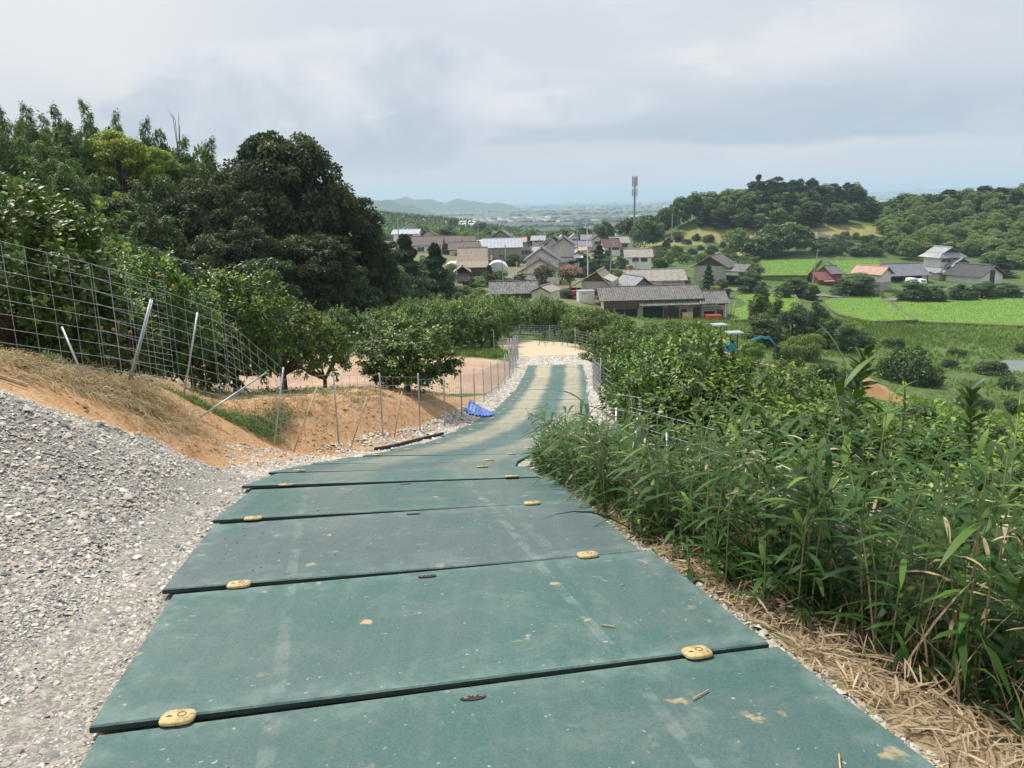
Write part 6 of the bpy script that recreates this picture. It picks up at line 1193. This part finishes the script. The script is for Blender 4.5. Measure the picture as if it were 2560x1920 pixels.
# tall weeds of the valley floor
n = 26000; X = RNG.uniform(24, 150, n); Y = RNG.uniform(46, 152, n); ok = (X < .78 * Y + 12)
for _, px, z in PADDIES: ok &= ~inpoly(X, Y, [tuple(onz(u, v, z)[:2]) for u, v in px])
ok &= wob_(X, Y, .35) + .4 * np.clip((Y - 100) / 20, 0, 1) + RNG.normal(0, .1, n) > -.05; X, Y = X[ok], Y[ok]; Z = ground(X, Y); ok = ~((Z < -23.45) & (Y < 108)); X, Y, Z = X[ok], Y[ok], Z[ok]; n = len(X)
tal = np.clip(.5 + .6 * wob_(X, Y, .2) + .35 * np.clip((Y - 104) / 14, 0, 1), .2, .95); rep = 3; Pq = np.repeat(np.stack([X, Y, Z - .05], -1), rep, 0) + RNG.normal(0, .25, (n * rep, 3)) * [1, 1, 0]; nn = n * rep
tag(obj('valley_weeds', leaves_mesh('valley_weeds', Pq, nrm(RNG.normal(0, .5, (nn, 3)) + [0, 0, 1.]), RNG.normal(0, 1, (nn, 3)) + [0, -.8, .3], np.repeat(tal, rep) * RNG.uniform(.6, 1.2, nn), np.repeat(tal, rep) * RNG.uniform(.22, .45, nn), .62 + .5 * np.repeat(wob_(X, Y, .12), rep) + RNG.normal(0, .12, nn), LM_weed, droop=.15)), 'tall weeds and reeds on the valley floor', 'weeds', kind='stuff')

# ------------------------------------------------------------------ bamboo grass on the right edge
m_culm = pmat('grass_culm', (.16, .22, .07), (.34, .30, .14), 8, .6); m_straw = pmat('straw', (.55, .43, .25), (.42, .31, .17), 9, .8)
def blade(seed, L, Wd, droop, tone, mat):
    rg = np.random.default_rng(seed); return leaves_mesh('leaf', np.zeros((1, 3)), np.array([[1., 0, .55]]), np.array([[-.4, 0, 1.]]), [L], [Wd], [tone], mat, 6, droop)
BL = [blade(i, rnd.uniform(.17, .27), rnd.uniform(.022, .032), rnd.uniform(.25, .75), t_, LM_sas) for i, t_ in enumerate([.25, .4, .5, .6, .35, .75, .55, .9])]; BD = [blade(30 + i, .2, .018, .9, .5 + .1 * i, LM_dry) for i in range(3)]
CU = []
for i in range(6):
    h = .55 + .1 * i; rg = np.random.default_rng(60 + i); bx, by = rg.normal(0, .07, 2); pts = [(bx * q * q, by * q * q, h * q) for q in (-.08, .25, .5, .75, 1)]; CU.append((MB().tube(pts, [.0045, .0042, .0038, .003, .0015], 5).mesh('culm', [m_culm], True), pts, h))
def sasa(x, y, s, label, group, n=9):
    cu, pts, h = CU[rnd.randrange(6)]; e = empty('bamboo_grass', (x, y, ground(x, y) - .02), rnd.uniform(0, 6.28)); e.scale = (s, s, s); e.rotation_euler = (rnd.uniform(-.22, .22), rnd.uniform(-.22, .22), rnd.uniform(0, 6.28)); tag(e, label, 'bamboo grass', group)
    obj('culm', cu, e)
    for k in range(n):
        q = .42 + .58 * k / (n - 1); i0 = min(int(q * 4), 3); f_ = q * 4 - i0; a, b = np.array(pts[i0 + (0 if i0 == 0 else 0)]), np.array(pts[i0 + 1]); p_ = a + (b - a) * f_
        lf = obj('leaf', BD[rnd.randrange(3)] if rnd.random() < .10 and q < .7 else BL[rnd.randrange(8)], e, p_); el_ = rnd.uniform(-.5, .1) - .75 * max(0, q - .75) * 4 * rnd.random(); lf.rotation_euler = (rnd.uniform(-.3, .3), el_, k * 2.6 + rnd.uniform(-.5, .5)); s_ = rnd.uniform(.75, 1.15); lf.scale = (s_, s_, s_)
    return e
def edge_r(y): return rx_(y) + 1.24
cnt = 0; pts_s = []
while cnt < 150:
    y = rnd.uniform(1.7, 7.2); lat = rnd.uniform(0, 1) ** .8 * 2.6; off = np.interp(y, [1.5, 2.5, 3.5, 5, 7], [.58, .38, .10, .07, .12]); x = edge_r(y) + off + lat
    if x > .62 * y + 1.35 or any((x - a) ** 2 + (y - b) ** 2 < .006 for a, b in pts_s): continue
    pts_s.append((x, y)); cnt += 1
    fr = lat < .45; z = 0 if y < 3.3 else 1 if y < 5 else 2
    sasa(x, y, rnd.uniform(.75, 1.25) * (.8 if fr else 1.08) * (1 if y < 4.3 else .68), ['bamboo grass stem over the dry leaves at the lower right', 'bamboo grass stem beside the middle mats', 'bamboo grass stem beside the mats further down'][z] + (', at the front of the thicket' if fr else ', deep in the thicket'), 'bamboo grass ' + 'abc'[z] + ('f' if fr else 'd'), rnd.randrange(8, 12))
# the rest of the thicket
def HS(y): return np.interp(y, [2, 4, 5.2, 9], [1, 1, .70, .52])
def sasa_mass(n, gen, name, label, hs=(.5, 1.1), mat=None, nl=9, ll=(.15, .25), ww=.12, dryp=.12):
    P_, D_, N_, L_, T_ = [], [], [], [], []; mb = MB(); rg = np.random.default_rng(len(name))
    XYs = [gen() for _ in range(n)]; GZs = ground(np.array([q[0] for q in XYs]), np.array([q[1] for q in XYs])) - .03
    for i in range(n):
        (x, y), g = XYs[i], GZs[i]; h = rg.uniform(*hs) * HS(y); bend = rg.normal(0, .16, 2) * h; az_ = rg.uniform(0, 6.28)
        f_ = lambda q: np.array([x + bend[0] * q * q, y + bend[1] * q * q, g + h * q]); mb.tube([f_(0), f_(.5), f_(1)], [.0045, .0038, .0015], 4, cap=False)
        for k in range(nl):
            q = .12 + .88 * (k + rg.random() * .6) / nl; a_ = az_ + k * 2.6 + rg.normal(0, .5); P_.append(f_(min(q, 1))); up = .35 + 1.3 * max(0, q - .7); D_.append((math.cos(a_), math.sin(a_), up + rg.normal(0, .25))); N_.append((-math.cos(a_) * .5, -math.sin(a_) * .5, 1)); L_.append(rg.uniform(*ll)); T_.append(.20 + .3 * q + rg.normal(0, .2))
    L_ = np.array(L_); e = tag(empty(name), label, 'bamboo grass', kind='stuff'); mb.build('culms', m_culm, e)['kind'] = 'stuff'
    o = obj('foliage', leaves_mesh('foliage', np.array(P_), np.array(D_), np.array(N_), L_, L_ * ww, np.array(T_), mat or LM_sas, 5, .45), e); o['kind'] = 'stuff'; return e
def g1():
    while True:
        y = rnd.uniform(1.2, 10.2); x = edge_r(y) + np.interp(y, [1.2, 2.5, 3.5, 5, 7, 10], [.6, .38, .10, .07, .16, .32]) + rnd.random() ** .9 * 2.9
        if x < .66 * y + 1.6: return x, y
sasa_mass(1000, g1, 'bamboo_grass_thicket', 'dense green bamboo grass lining the right edge of the mats', (.45, 1.12), nl=13, ll=(.17, .32), ww=.098)
sasa_mass(230, g1, 'withered_bamboo_grass', 'withered straw-coloured stems mixed through the bamboo grass', (.3, .95), LM_dry, 8, (.12, .24), .08)
sasa_mass(620, lambda: (lambda q: (edge_r(q[1]) + (q[0] - edge_r(q[1])) * .5 + (.3 if q[1] < 3 else .0), q[1]))(g1()), 'low_verge_weeds', 'low leafy weeds at the foot of the bamboo grass', (.12, .42), LM_sas, 10, (.07, .17), .17)
def g2():
    y = rnd.uniform(9, 15); return edge_r(y) + .12 + rnd.random() * 1.3, y
sasa_mass(120, g2, 'weed_fringe', 'lower green weeds at the right edge of the far mats', (.25, .7), LM_gra, 9, (.08, .16), .2)
def blades(n, gen, name, label, cat, mat, L=(.2, .5), Wd=(.006, .012), droop=.5, spread=.55, tone=.5, per=1, seg=4, lie=False):
    P_ = []; D_ = []; rg = np.random.default_rng(len(name) * 7 + n)
    XYs = np.array([gen() for _ in range(n // per)]); GZs = ground(XYs[:, 0], XYs[:, 1]) + (.012 if lie else -.015)
    for i in range(n // per):
        b = np.array([XYs[i, 0], XYs[i, 1], GZs[i]])
        for k in range(per): P_.append(b + rg.normal(0, .03, 3) * [1, 1, 0]); D_.append(rg.normal(0, spread, 3) + [0, 0, .06 if lie else 1.])
    P_ = np.array(P_); m_ = len(P_); D_ = nrm(np.array(D_)); Nn = rg.normal(0, 1, (m_, 3)) * (.25 if lie else 1) + [0, 0, 1. if lie else .2]
    if lie: D_[:, 2] *= .25; P_[:, 2] += rg.uniform(0, .035, m_)
    Lg = rg.uniform(*L, m_); o = obj(name, leaves_mesh(name, P_, D_, Nn, Lg, rg.uniform(*Wd, m_), tone + rg.normal(0, .2, m_), mat, seg, droop)); return tag(o, label, cat, kind='stuff')
def g3():
    y = 1.3 + 4.2 * rnd.random() ** 1.5; return edge_r(y) + np.interp(y, [1.3, 2, 3, 5, 6.5], [.03, .02, .02, .03, .05]) + rnd.random() ** .8 * np.interp(y, [1.3, 3, 6.5], [1.3, .8, .25]), y
blades(7000, g3, 'dry_leaf_litter', 'straw-coloured fallen bamboo leaves along the right edge of the near mats', 'leaf litter', LM_dry, (.04, .19), (.003, .010), .22, 1., .5, 1, 5, True)
blades(420, lambda: (lambda q: (q[0] + .25, q[1]))(g3()), 'dry_stems', 'dead upright stalks among the bamboo grass', 'dry stalks', LM_dry, (.3, .8), (.004, .009), .25, .35, .45, 1, 4)
blades(4200, g1, 'long_verge_grass', 'long narrow arching grass growing through the bamboo grass', 'grass', LM_sas, (.35, .85), (.007, .014), .55, .42, .5, 5, 6)
# long arching dry stems
for i, (a, m_, b, d0) in enumerate((((1700, 1370), (1840, 1310), (1990, 1330), 4.2), ((1720, 1390), (1760, 1330), (1950, 1375), 4.0), ((1560, 1085), (1600, 1010), (1560, 960), 6.6), ((2390, 1520), (2420, 1420), (2440, 1350), 3.1))):
    mb = MB(); A_, M_, B_2 = at(*a, d0), at(*m_, d0), at(*b, d0 + .1); mb.tube([A_ * (1 - q) ** 2 + 2 * q * (1 - q) * M_ + q * q * B_2 for q in np.linspace(0, 1, 8)], [.003] * 8, 4); o = mb.build('dry_arching_stem', m_straw)
    tag(o, ['long arching straw stem over the mat edge', 'lower arching straw stem beside the longest one', 'bent dry stem caught in the sagging mesh', 'dry stem standing at the lower right'][i], 'dry stem')

# ------------------------------------------------------------------ gravel
sm = bpy.data.materials.new('gravel_stones'); sm.use_nodes = True; t = NT(sm.node_tree); p = sm.node_tree.nodes['Principled BSDF']; p.inputs['Roughness'].default_value = .85
cr = t.n('ShaderNodeValToRGB'); t.link(t.n('ShaderNodeAttribute', attribute_name='tone').outputs['Fac'], cr.inputs[0]); el_ = cr.color_ramp.elements; el_[0].color = (.14, .145, .16, 1); el_[1].color = (.74, .71, .65, 1)
for ps, cc in ((.2, (.22, .225, .235, 1)), (.42, (.38, .345, .29, 1)), (.6, (.50, .46, .395, 1)), (.75, (.40, .34, .27, 1)), (.78, (.52, .50, .46, 1))): q = el_.new(ps); q.color = cc
t.link(cr.outputs[0], p.inputs['Base Color'])
OC = np.array([(1, 0, 0), (.3, .95, .1), (-.8, .6, 0), (-.8, -.6, .1), (.3, -.95, 0), (.1, .1, .75), (-.1, 0, -.6)]); FO = np.array([(0, 1, 5), (1, 2, 5), (2, 3, 5), (3, 4, 5), (4, 0, 5), (1, 0, 6), (2, 1, 6), (3, 2, 6), (4, 3, 6), (0, 4, 6)])[:5]
def stones(X, Y, S, name, label, tone=None, lift=.25):
    n = len(X); Z = ground(X, Y) + S * lift; a_ = RNG.uniform(0, 6.28, n); ca, sa = np.cos(a_), np.sin(a_); T3 = (OC - [0, 0, .12]) [None] * RNG.uniform(.65, 1.3, (n, 7, 1)) * RNG.uniform(.7, 1.25, (n, 1, 3)); V = np.stack([T3[..., 0] * ca[:, None] - T3[..., 1] * sa[:, None], T3[..., 0] * sa[:, None] + T3[..., 1] * ca[:, None], T3[..., 2] + .35 * T3[..., 0] * RNG.normal(0, 1, (n, 1))], -1) * S[:, None, None] + np.stack([X, Y, Z], -1)[:, None]
    Fv = (FO[None] + 7 * np.arange(n)[:, None, None]).reshape(-1, 3); tn = RNG.uniform(0, 1, n) if tone is None else tone
    return tag(obj(name, npmesh(name, V.reshape(-1, 3), Fv, [sm], False, attrs={'tone': ('FACE', np.repeat(tn, len(FO)))})), label, 'gravel', kind='stuff')
n = 330000; Y = RNG.uniform(1.0, 8.4, n); X = RNG.uniform(-6.2, -.9, n); d2 = X * X + Y * Y; keep = RNG.random(n) < np.clip(11 / d2, .16, 1.) ; keep &= inpoly(X, Y, GRAVEL_PAD) & (X > -.70 * Y - 1.2) & (X < rx_(Y) - 1.15); X, Y, d2 = X[keep], Y[keep], d2[keep]; n = len(X)
S = np.exp(RNG.normal(math.log(.0060), .42, n)) * np.clip(np.sqrt(d2) / 3.6, .8, 1.45); S = np.where(RNG.random(n) < .004, S * 2.2, S)
ton = np.clip(.46 + .15 * wob_(X, Y, 2.5) + RNG.normal(0, .27, n), 0, 1)
stones(X, Y, S, 'gravel_bed', 'loose grey and white gravel piled left of the near mats', ton)
n = 60000; Y = RNG.uniform(1, 36, n) ** 1; Y = 1 + 35 * RNG.random(n) ** 1.6; sd_ = RNG.random(n) < .6; lat_ = np.where(sd_, -1, 1) * (1.2 + RNG.random(n) ** 1.4 * np.where(sd_, np.interp(Y, [0, 7.5, 8.5, 11, 14, 40], [.4, .4, 1.1, 1.35, .75, .6]), np.interp(Y, [0, 6, 9, 12, 40], [.22, .3, .9, .5, .8]))); X = rx_(Y) + lat_; ok = (~sd_ & ((Y > 7) | (np.abs(lat_) < 1.30))) | (sd_ & (Y > 7.2)); X, Y = X[ok], Y[ok]; n = len(X)
S = np.exp(RNG.normal(math.log(.014), .35, n)) * np.clip(Y / 9, .55, 2.2); stones(X, Y, S, 'road_edge_gravel', 'pale crushed stone along both edges of the matted track', np.clip(RNG.normal(.62, .2, n), .1, 1))
n = 6000; Y = RNG.uniform(33.6, 38.5, n); X = RNG.uniform(.0, 4.6, n); stones(X, Y, np.exp(RNG.normal(math.log(.035), .3, n)), 'end_gravel', 'dusty gravel at the end of the mats before the sand', np.clip(RNG.normal(.7, .15, n), 0, 1))
# a few clods and stones on the bank
n = 5200; q = RNG.random(n); Y = RNG.uniform(6, 17, n); X = np.where(Y < 11, RNG.uniform(-5.6, -2.6, n), fx_(Y) - RNG.uniform(-.3, 1.3, n)); ok = ~inpoly(X, Y, GRAVEL_PAD) & (X < rx_(Y) - 1.5); X, Y = X[ok], Y[ok]; n = len(X)
cm_ = pmat('clods', (.46, .25, .10), (.36, .19, .08), 6, .95); o = stones(X, Y, np.exp(RNG.normal(math.log(.010), .5, n)), 'soil_clods', 'crumbled orange soil and pebbles on the cut bank'); o.data.materials[0] = cm_; o['category'] = 'soil'

# ------------------------------------------------------------------ grasses of the bank and terrace
def gA():
    q = rnd.random(); x, y = (-6.3 + 2.1 * q, 6.5 + 2.0 * q + rnd.gauss(0, .28)); return x + rnd.gauss(0, .2), y
blades(5200, gA, 'dry_bank_grass', 'dry straw-coloured grass on the crest of the orange bank under the fence', 'dry grass', LM_dry, (.18, .45), (.004, .008), .7, .75, .45, 13)
blades(3000, lambda: (lambda q: (-6.0 + 2.4 * q + rnd.gauss(0, .15), 6.2 + 2.2 * q + rnd.gauss(0, .2)))(rnd.random()), 'straw_on_bank', 'thin dead straw lying over the face of the orange bank', 'dry grass', LM_dry, (.1, .3), (.004, .008), .5, 1., .4, 10, 4, True)
def gB():
    q = rnd.random() ** .7; return -5.0 + 1.2 * q + rnd.gauss(0, .2), 7.5 + 1.2 * q + rnd.gauss(0, .25)
blades(2600, gB, 'dry_bank_tuft', 'tangled dry tuft hanging over the bank near the first leaning post', 'dry grass', LM_dry, (.2, .5), (.004, .008), .9, .8, .5, 13)
def gC():
    q = rnd.random(); return -4.5 + .9 * q + rnd.gauss(0, .12), 9.7 + 2.0 * q + rnd.gauss(0, .15)
blades(3600, gC, 'green_bank_grass', 'green and yellow grass combed over the edge of the bank', 'grass', LM_gra, (.2, .42), (.005, .009), .9, .7, .35, 12)
def gD():
    y = 11 + 11 * rnd.random(); return fx_(y) - .95 - rnd.random() ** 1.5 * 2.6, y
blades(5200, gD, 'terrace_grass', 'patchy grass on the terrace above the cut bank', 'grass', LM_gra, (.12, .32), (.005, .010), .7, .7, .35, 10)
def gD2():
    y = 11 + 9 * rnd.random(); return fx_(y) - .7 - rnd.random() ** 1.2 * 1.2, y
blades(3600, gD2, 'terrace_straw', 'dead grass hanging over the rim of the cut bank', 'dry grass', LM_dry, (.15, .4), (.004, .008), .9, .8, .35, 12)
def gE():
    y = rnd.uniform(37.5, 41.5); return rnd.uniform(-12, .2), y
blades(5600, gE, 'field_edge_grass', 'bright tall grass strip behind the clearing', 'grass', LM_gra, (.35, .75), (.02, .04), .5, .5, .6, 8, 3)
def gF():
    while True:
        x, y = rnd.uniform(-30, -4.5), rnd.uniform(8, 45)
        if not inpoly(x, y, CLEAR) and x < -4 - .02 * y: return x, y
blades(9000, gF, 'orchard_grass', 'grass under the terrace orchard', 'grass', LM_gra, (.15, .4), (.012, .03), .6, .6, .3, 8, 3)
def gG():
    y = rnd.uniform(20, 46); return rx_(y) + (1.7 + rnd.random() ** 1.5 * 2.0) * (1 if y < 40 else 1.4), y
blades(2600, gG, 'right_verge_grass', 'dry and green grass along the right verge towards the sand', 'grass', LM_gra, (.2, .55), (.012, .03), .6, .6, .35, 8, 3)
def gH():
    while True:
        x, y = rnd.uniform(1, 34), rnd.uniform(5, 66)
        if x > rx_(min(y, 50)) + 2.5: return x, y
blades(11000, gH, 'slope_grass', 'grass under the citrus on the slope right of the track', 'grass', LM_gra, (.2, .5), (.015, .04), .6, .6, .3, 8, 3)

# ------------------------------------------------------------------ small things
rg = np.random.default_rng(3); nU, nV = 26, 10; a0_, a1_ = gpt(1166, 985, 18.6), gpt(1226, 1010, 17.6); V = []
for i in range(nU):
    for j in range(nV):
        q = a0_ + (a1_ - a0_) * i / (nU - 1) + np.array([.22 * (j / (nV - 1) - .5), .36 * (j / (nV - 1) - .5), 0]); V.append((q[0], q[1], ground(q[0], q[1]) + .02 + .06 * abs(math.sin(i * .9 + j * 1.3)) + rg.uniform(0, .03) + .22 * (1 - i / nU) * (j > 5)))
Fu = [[i * nV + j, i * nV + j + 1, (i + 1) * nV + j + 1, (i + 1) * nV + j] for i in range(nU - 1) for j in range(nV - 1)]
o = obj('blue_tarp', npmesh('blue_tarp', V, Fu, [pmat('tarp_blue', (.03, .10, .42), (.06, .18, .52), 5, .5)], True)); tag(o, 'crumpled blue tarp on the bank behind the roadside fence', 'tarp')
P_ = [G(rx_(y) - 1.32 - .25 * q, y, .05) for q, y in zip(np.linspace(1, 0, 6), np.linspace(11.2, 13.6, 6))]; tag(MB().tube(P_, .03, 7).build('black_hose', m_dark), 'black hose lying on the gravel by the left fence', 'hose')
tag(MB().tube([G(-5.2, 6.6, .12), G(-4.45, 6.9, .05)], .02, 6).build('pale_branch', m_wood), 'pale broken branch on the dry grass of the bank', 'branch')
# grit, twigs and pebbles lying on the mats
def onmat(k, x, y, z=.0): return MATM[k][0] @ Vector((x, y, z))
for i, (k, x, y, L0, r_, lb) in enumerate(((1, .75, .32, .045, .5, 'short straw on the nearest mats towards the right edge'), (1, .62, -.42, .07, .1, 'straw lying near the bottom of the picture'), (1, .95, -.15, .05, 1.0, 'thin straw slanting on the nearest mat'), (2, .66, -.30, .03, -.6, 'straw chip beside the right connector'), (1, 1.08, -.3, .05, -.5, 'bent straw close to the right edge of the nearest mat'))):
    a_, b_ = onmat(k, x - L0 * math.cos(r_), y - L0 * math.sin(r_), .008), onmat(k, x + L0 * math.cos(r_), y + L0 * math.sin(r_), .008); tag(MB().tube([a_, b_], .003, 5).build('straw', m_straw), lb, 'straw', 'straws on the mats')
pb = MB(); rr2 = random.Random(4)
for _ in range(46):
    k = rr2.choice((1, 2, 3, 3, 3, 4, 4, 5)); x = rr2.uniform(-1.1, -.75) if rr2.random() < .6 else rr2.uniform(-1, 1); q = onmat(k, x, rr2.uniform(-.5, .5), .004); s_ = rr2.uniform(.003, .009); pb.add([tuple(q + Vector(v * s_)) for v in map(Vector, OC.tolist())], [list(f) for f in FO.tolist()])
tag(pb.build('scattered_grit', pmat('grit2', (.34, .31, .27), (.12, .12, .13), 60, .9)), 'bits of grit scattered over the near mats', 'grit', kind='stuff')
# fruit on the citrus behind the fence
m_fruit = pmat('orange_fruit', (.72, .30, .03), (.62, .24, .03), 12, .45)
fm = MB(); n = 10
V = [(.024 * math.sin(math.pi * i / 6) * math.cos(2 * math.pi * j / n), .024 * math.sin(math.pi * i / 6) * math.sin(2 * math.pi * j / n), .023 * math.cos(math.pi * i / 6)) for i in range(7) for j in range(n)]; fm.add(V, [[i * n + j, (i + 1) * n + j, (i + 1) * n + (j + 1) % n, i * n + (j + 1) % n] for i in range(6) for j in range(n)]); FMh = fm.mesh('orange_fruit', [m_fruit], True)
for i, (u, v, d) in enumerate(((325, 831, 9.9), (283, 824, 9.8), (253, 819, 9.9), (433, 715, 11.8), (392, 684, 11.6))):
    o = obj('orange_fruit', FMh, None, at(u, v, d)); tag(o, f'ripe orange fruit, {ORD[i]} from the lowest, on the citrus behind the mesh', 'fruit', 'oranges behind the mesh')

# two tall citrus shoots standing above the thicket
def shoot(a, b, d0, n, ll, lb, tone=.3):
    rg = np.random.default_rng(int(a[0])); A_, B_ = at(*a, d0), at(*b, d0); e = empty('citrus_shoot', A_); tag(e, lb, 'citrus shoot'); ax = nrm(B_ - A_); L0 = np.linalg.norm(B_ - A_)
    MB().tube([(0, 0, 0), tuple(ax * L0 * .5 + [.01, 0, 0]), tuple(ax * L0)], [.008, .006, .003], 6).build('stem', m_bark, e)
    s1 = nrm(np.cross(ax, [0, 1, .2])); s2 = np.cross(ax, s1)
    for i in range(n):
        q = .3 + .7 * i / n; a_ = i * 2.4; dr = nrm(s1 * math.cos(a_) + s2 * math.sin(a_) + ax * (.45 + .6 * q) + rg.normal(0, .12, 3)); P_ = (ax * L0 * q)[None]
        obj('leaf', leaves_mesh('leaf', P_, dr[None], (ax * 1.0 + [0, -.5, .3])[None], [ll * rg.uniform(.75, 1.15)], [ll * rg.uniform(.34, .44)], [tone + rg.normal(0, .1)], LM_cit, 2, .15), e)
shoot((2105, 1130), (2165, 880), 4.6, 34, .135, 'dark citrus shoot with long leaves rising before the soil heap')
shoot((2420, 1180), (2425, 965), 4.2, 24, .12, 'second dark citrus shoot nearer the right border')
shoot((2255, 1080), (2262, 945), 5.2, 9, .07, 'slender shoot with pale yellow young leaves', .95)
shoot((1745, 1000), (1775, 840), 7.5, 22, .15, 'citrus shoot standing in front of the diggers', .4)

# ------------------------------------------------------------------ haze
hz_ = MB().box(-26000, 26000, -120, 30000, -48, 125); hm_ = bpy.data.materials.new('haze_air'); hm_.use_nodes = True; t = NT(hm_.node_tree); hm_.node_tree.nodes.clear()
pv = t.n('ShaderNodeVolumePrincipled', inp={'Color': (.60, .77, .98, 1), 'Density': HAZE, 'Anisotropy': .1}); ou = t.n('ShaderNodeOutputMaterial'); t.link(pv.outputs[0], ou.inputs['Volume'])
ho = hz_.build('haze', hm_); tag(ho, kind='stuff')

# ------------------------------------------------------------------ tell look-alikes of one group apart by their order in the row
def col_of(o):
    v = np.array(o.matrix_basis.translation); return 1280 + FPX * (v @ cR) / (v @ cF), v @ cF
groups = {}
for o in COL.objects:
    if o.parent is None and o.get('label') and o.get('group') and o.get('kind') is None: groups.setdefault((o['group'], o['label']), []).append(o)
for (g_, lb), os_ in groups.items():
    if 1 < len(os_) <= 39 and 'bamboo grass stem' not in lb and len(lb.split()) <= 12:
        for i, o in enumerate(sorted(os_, key=lambda q: col_of(q)[0])): o['label'] = f'{lb}, {ORD[i]} from left'
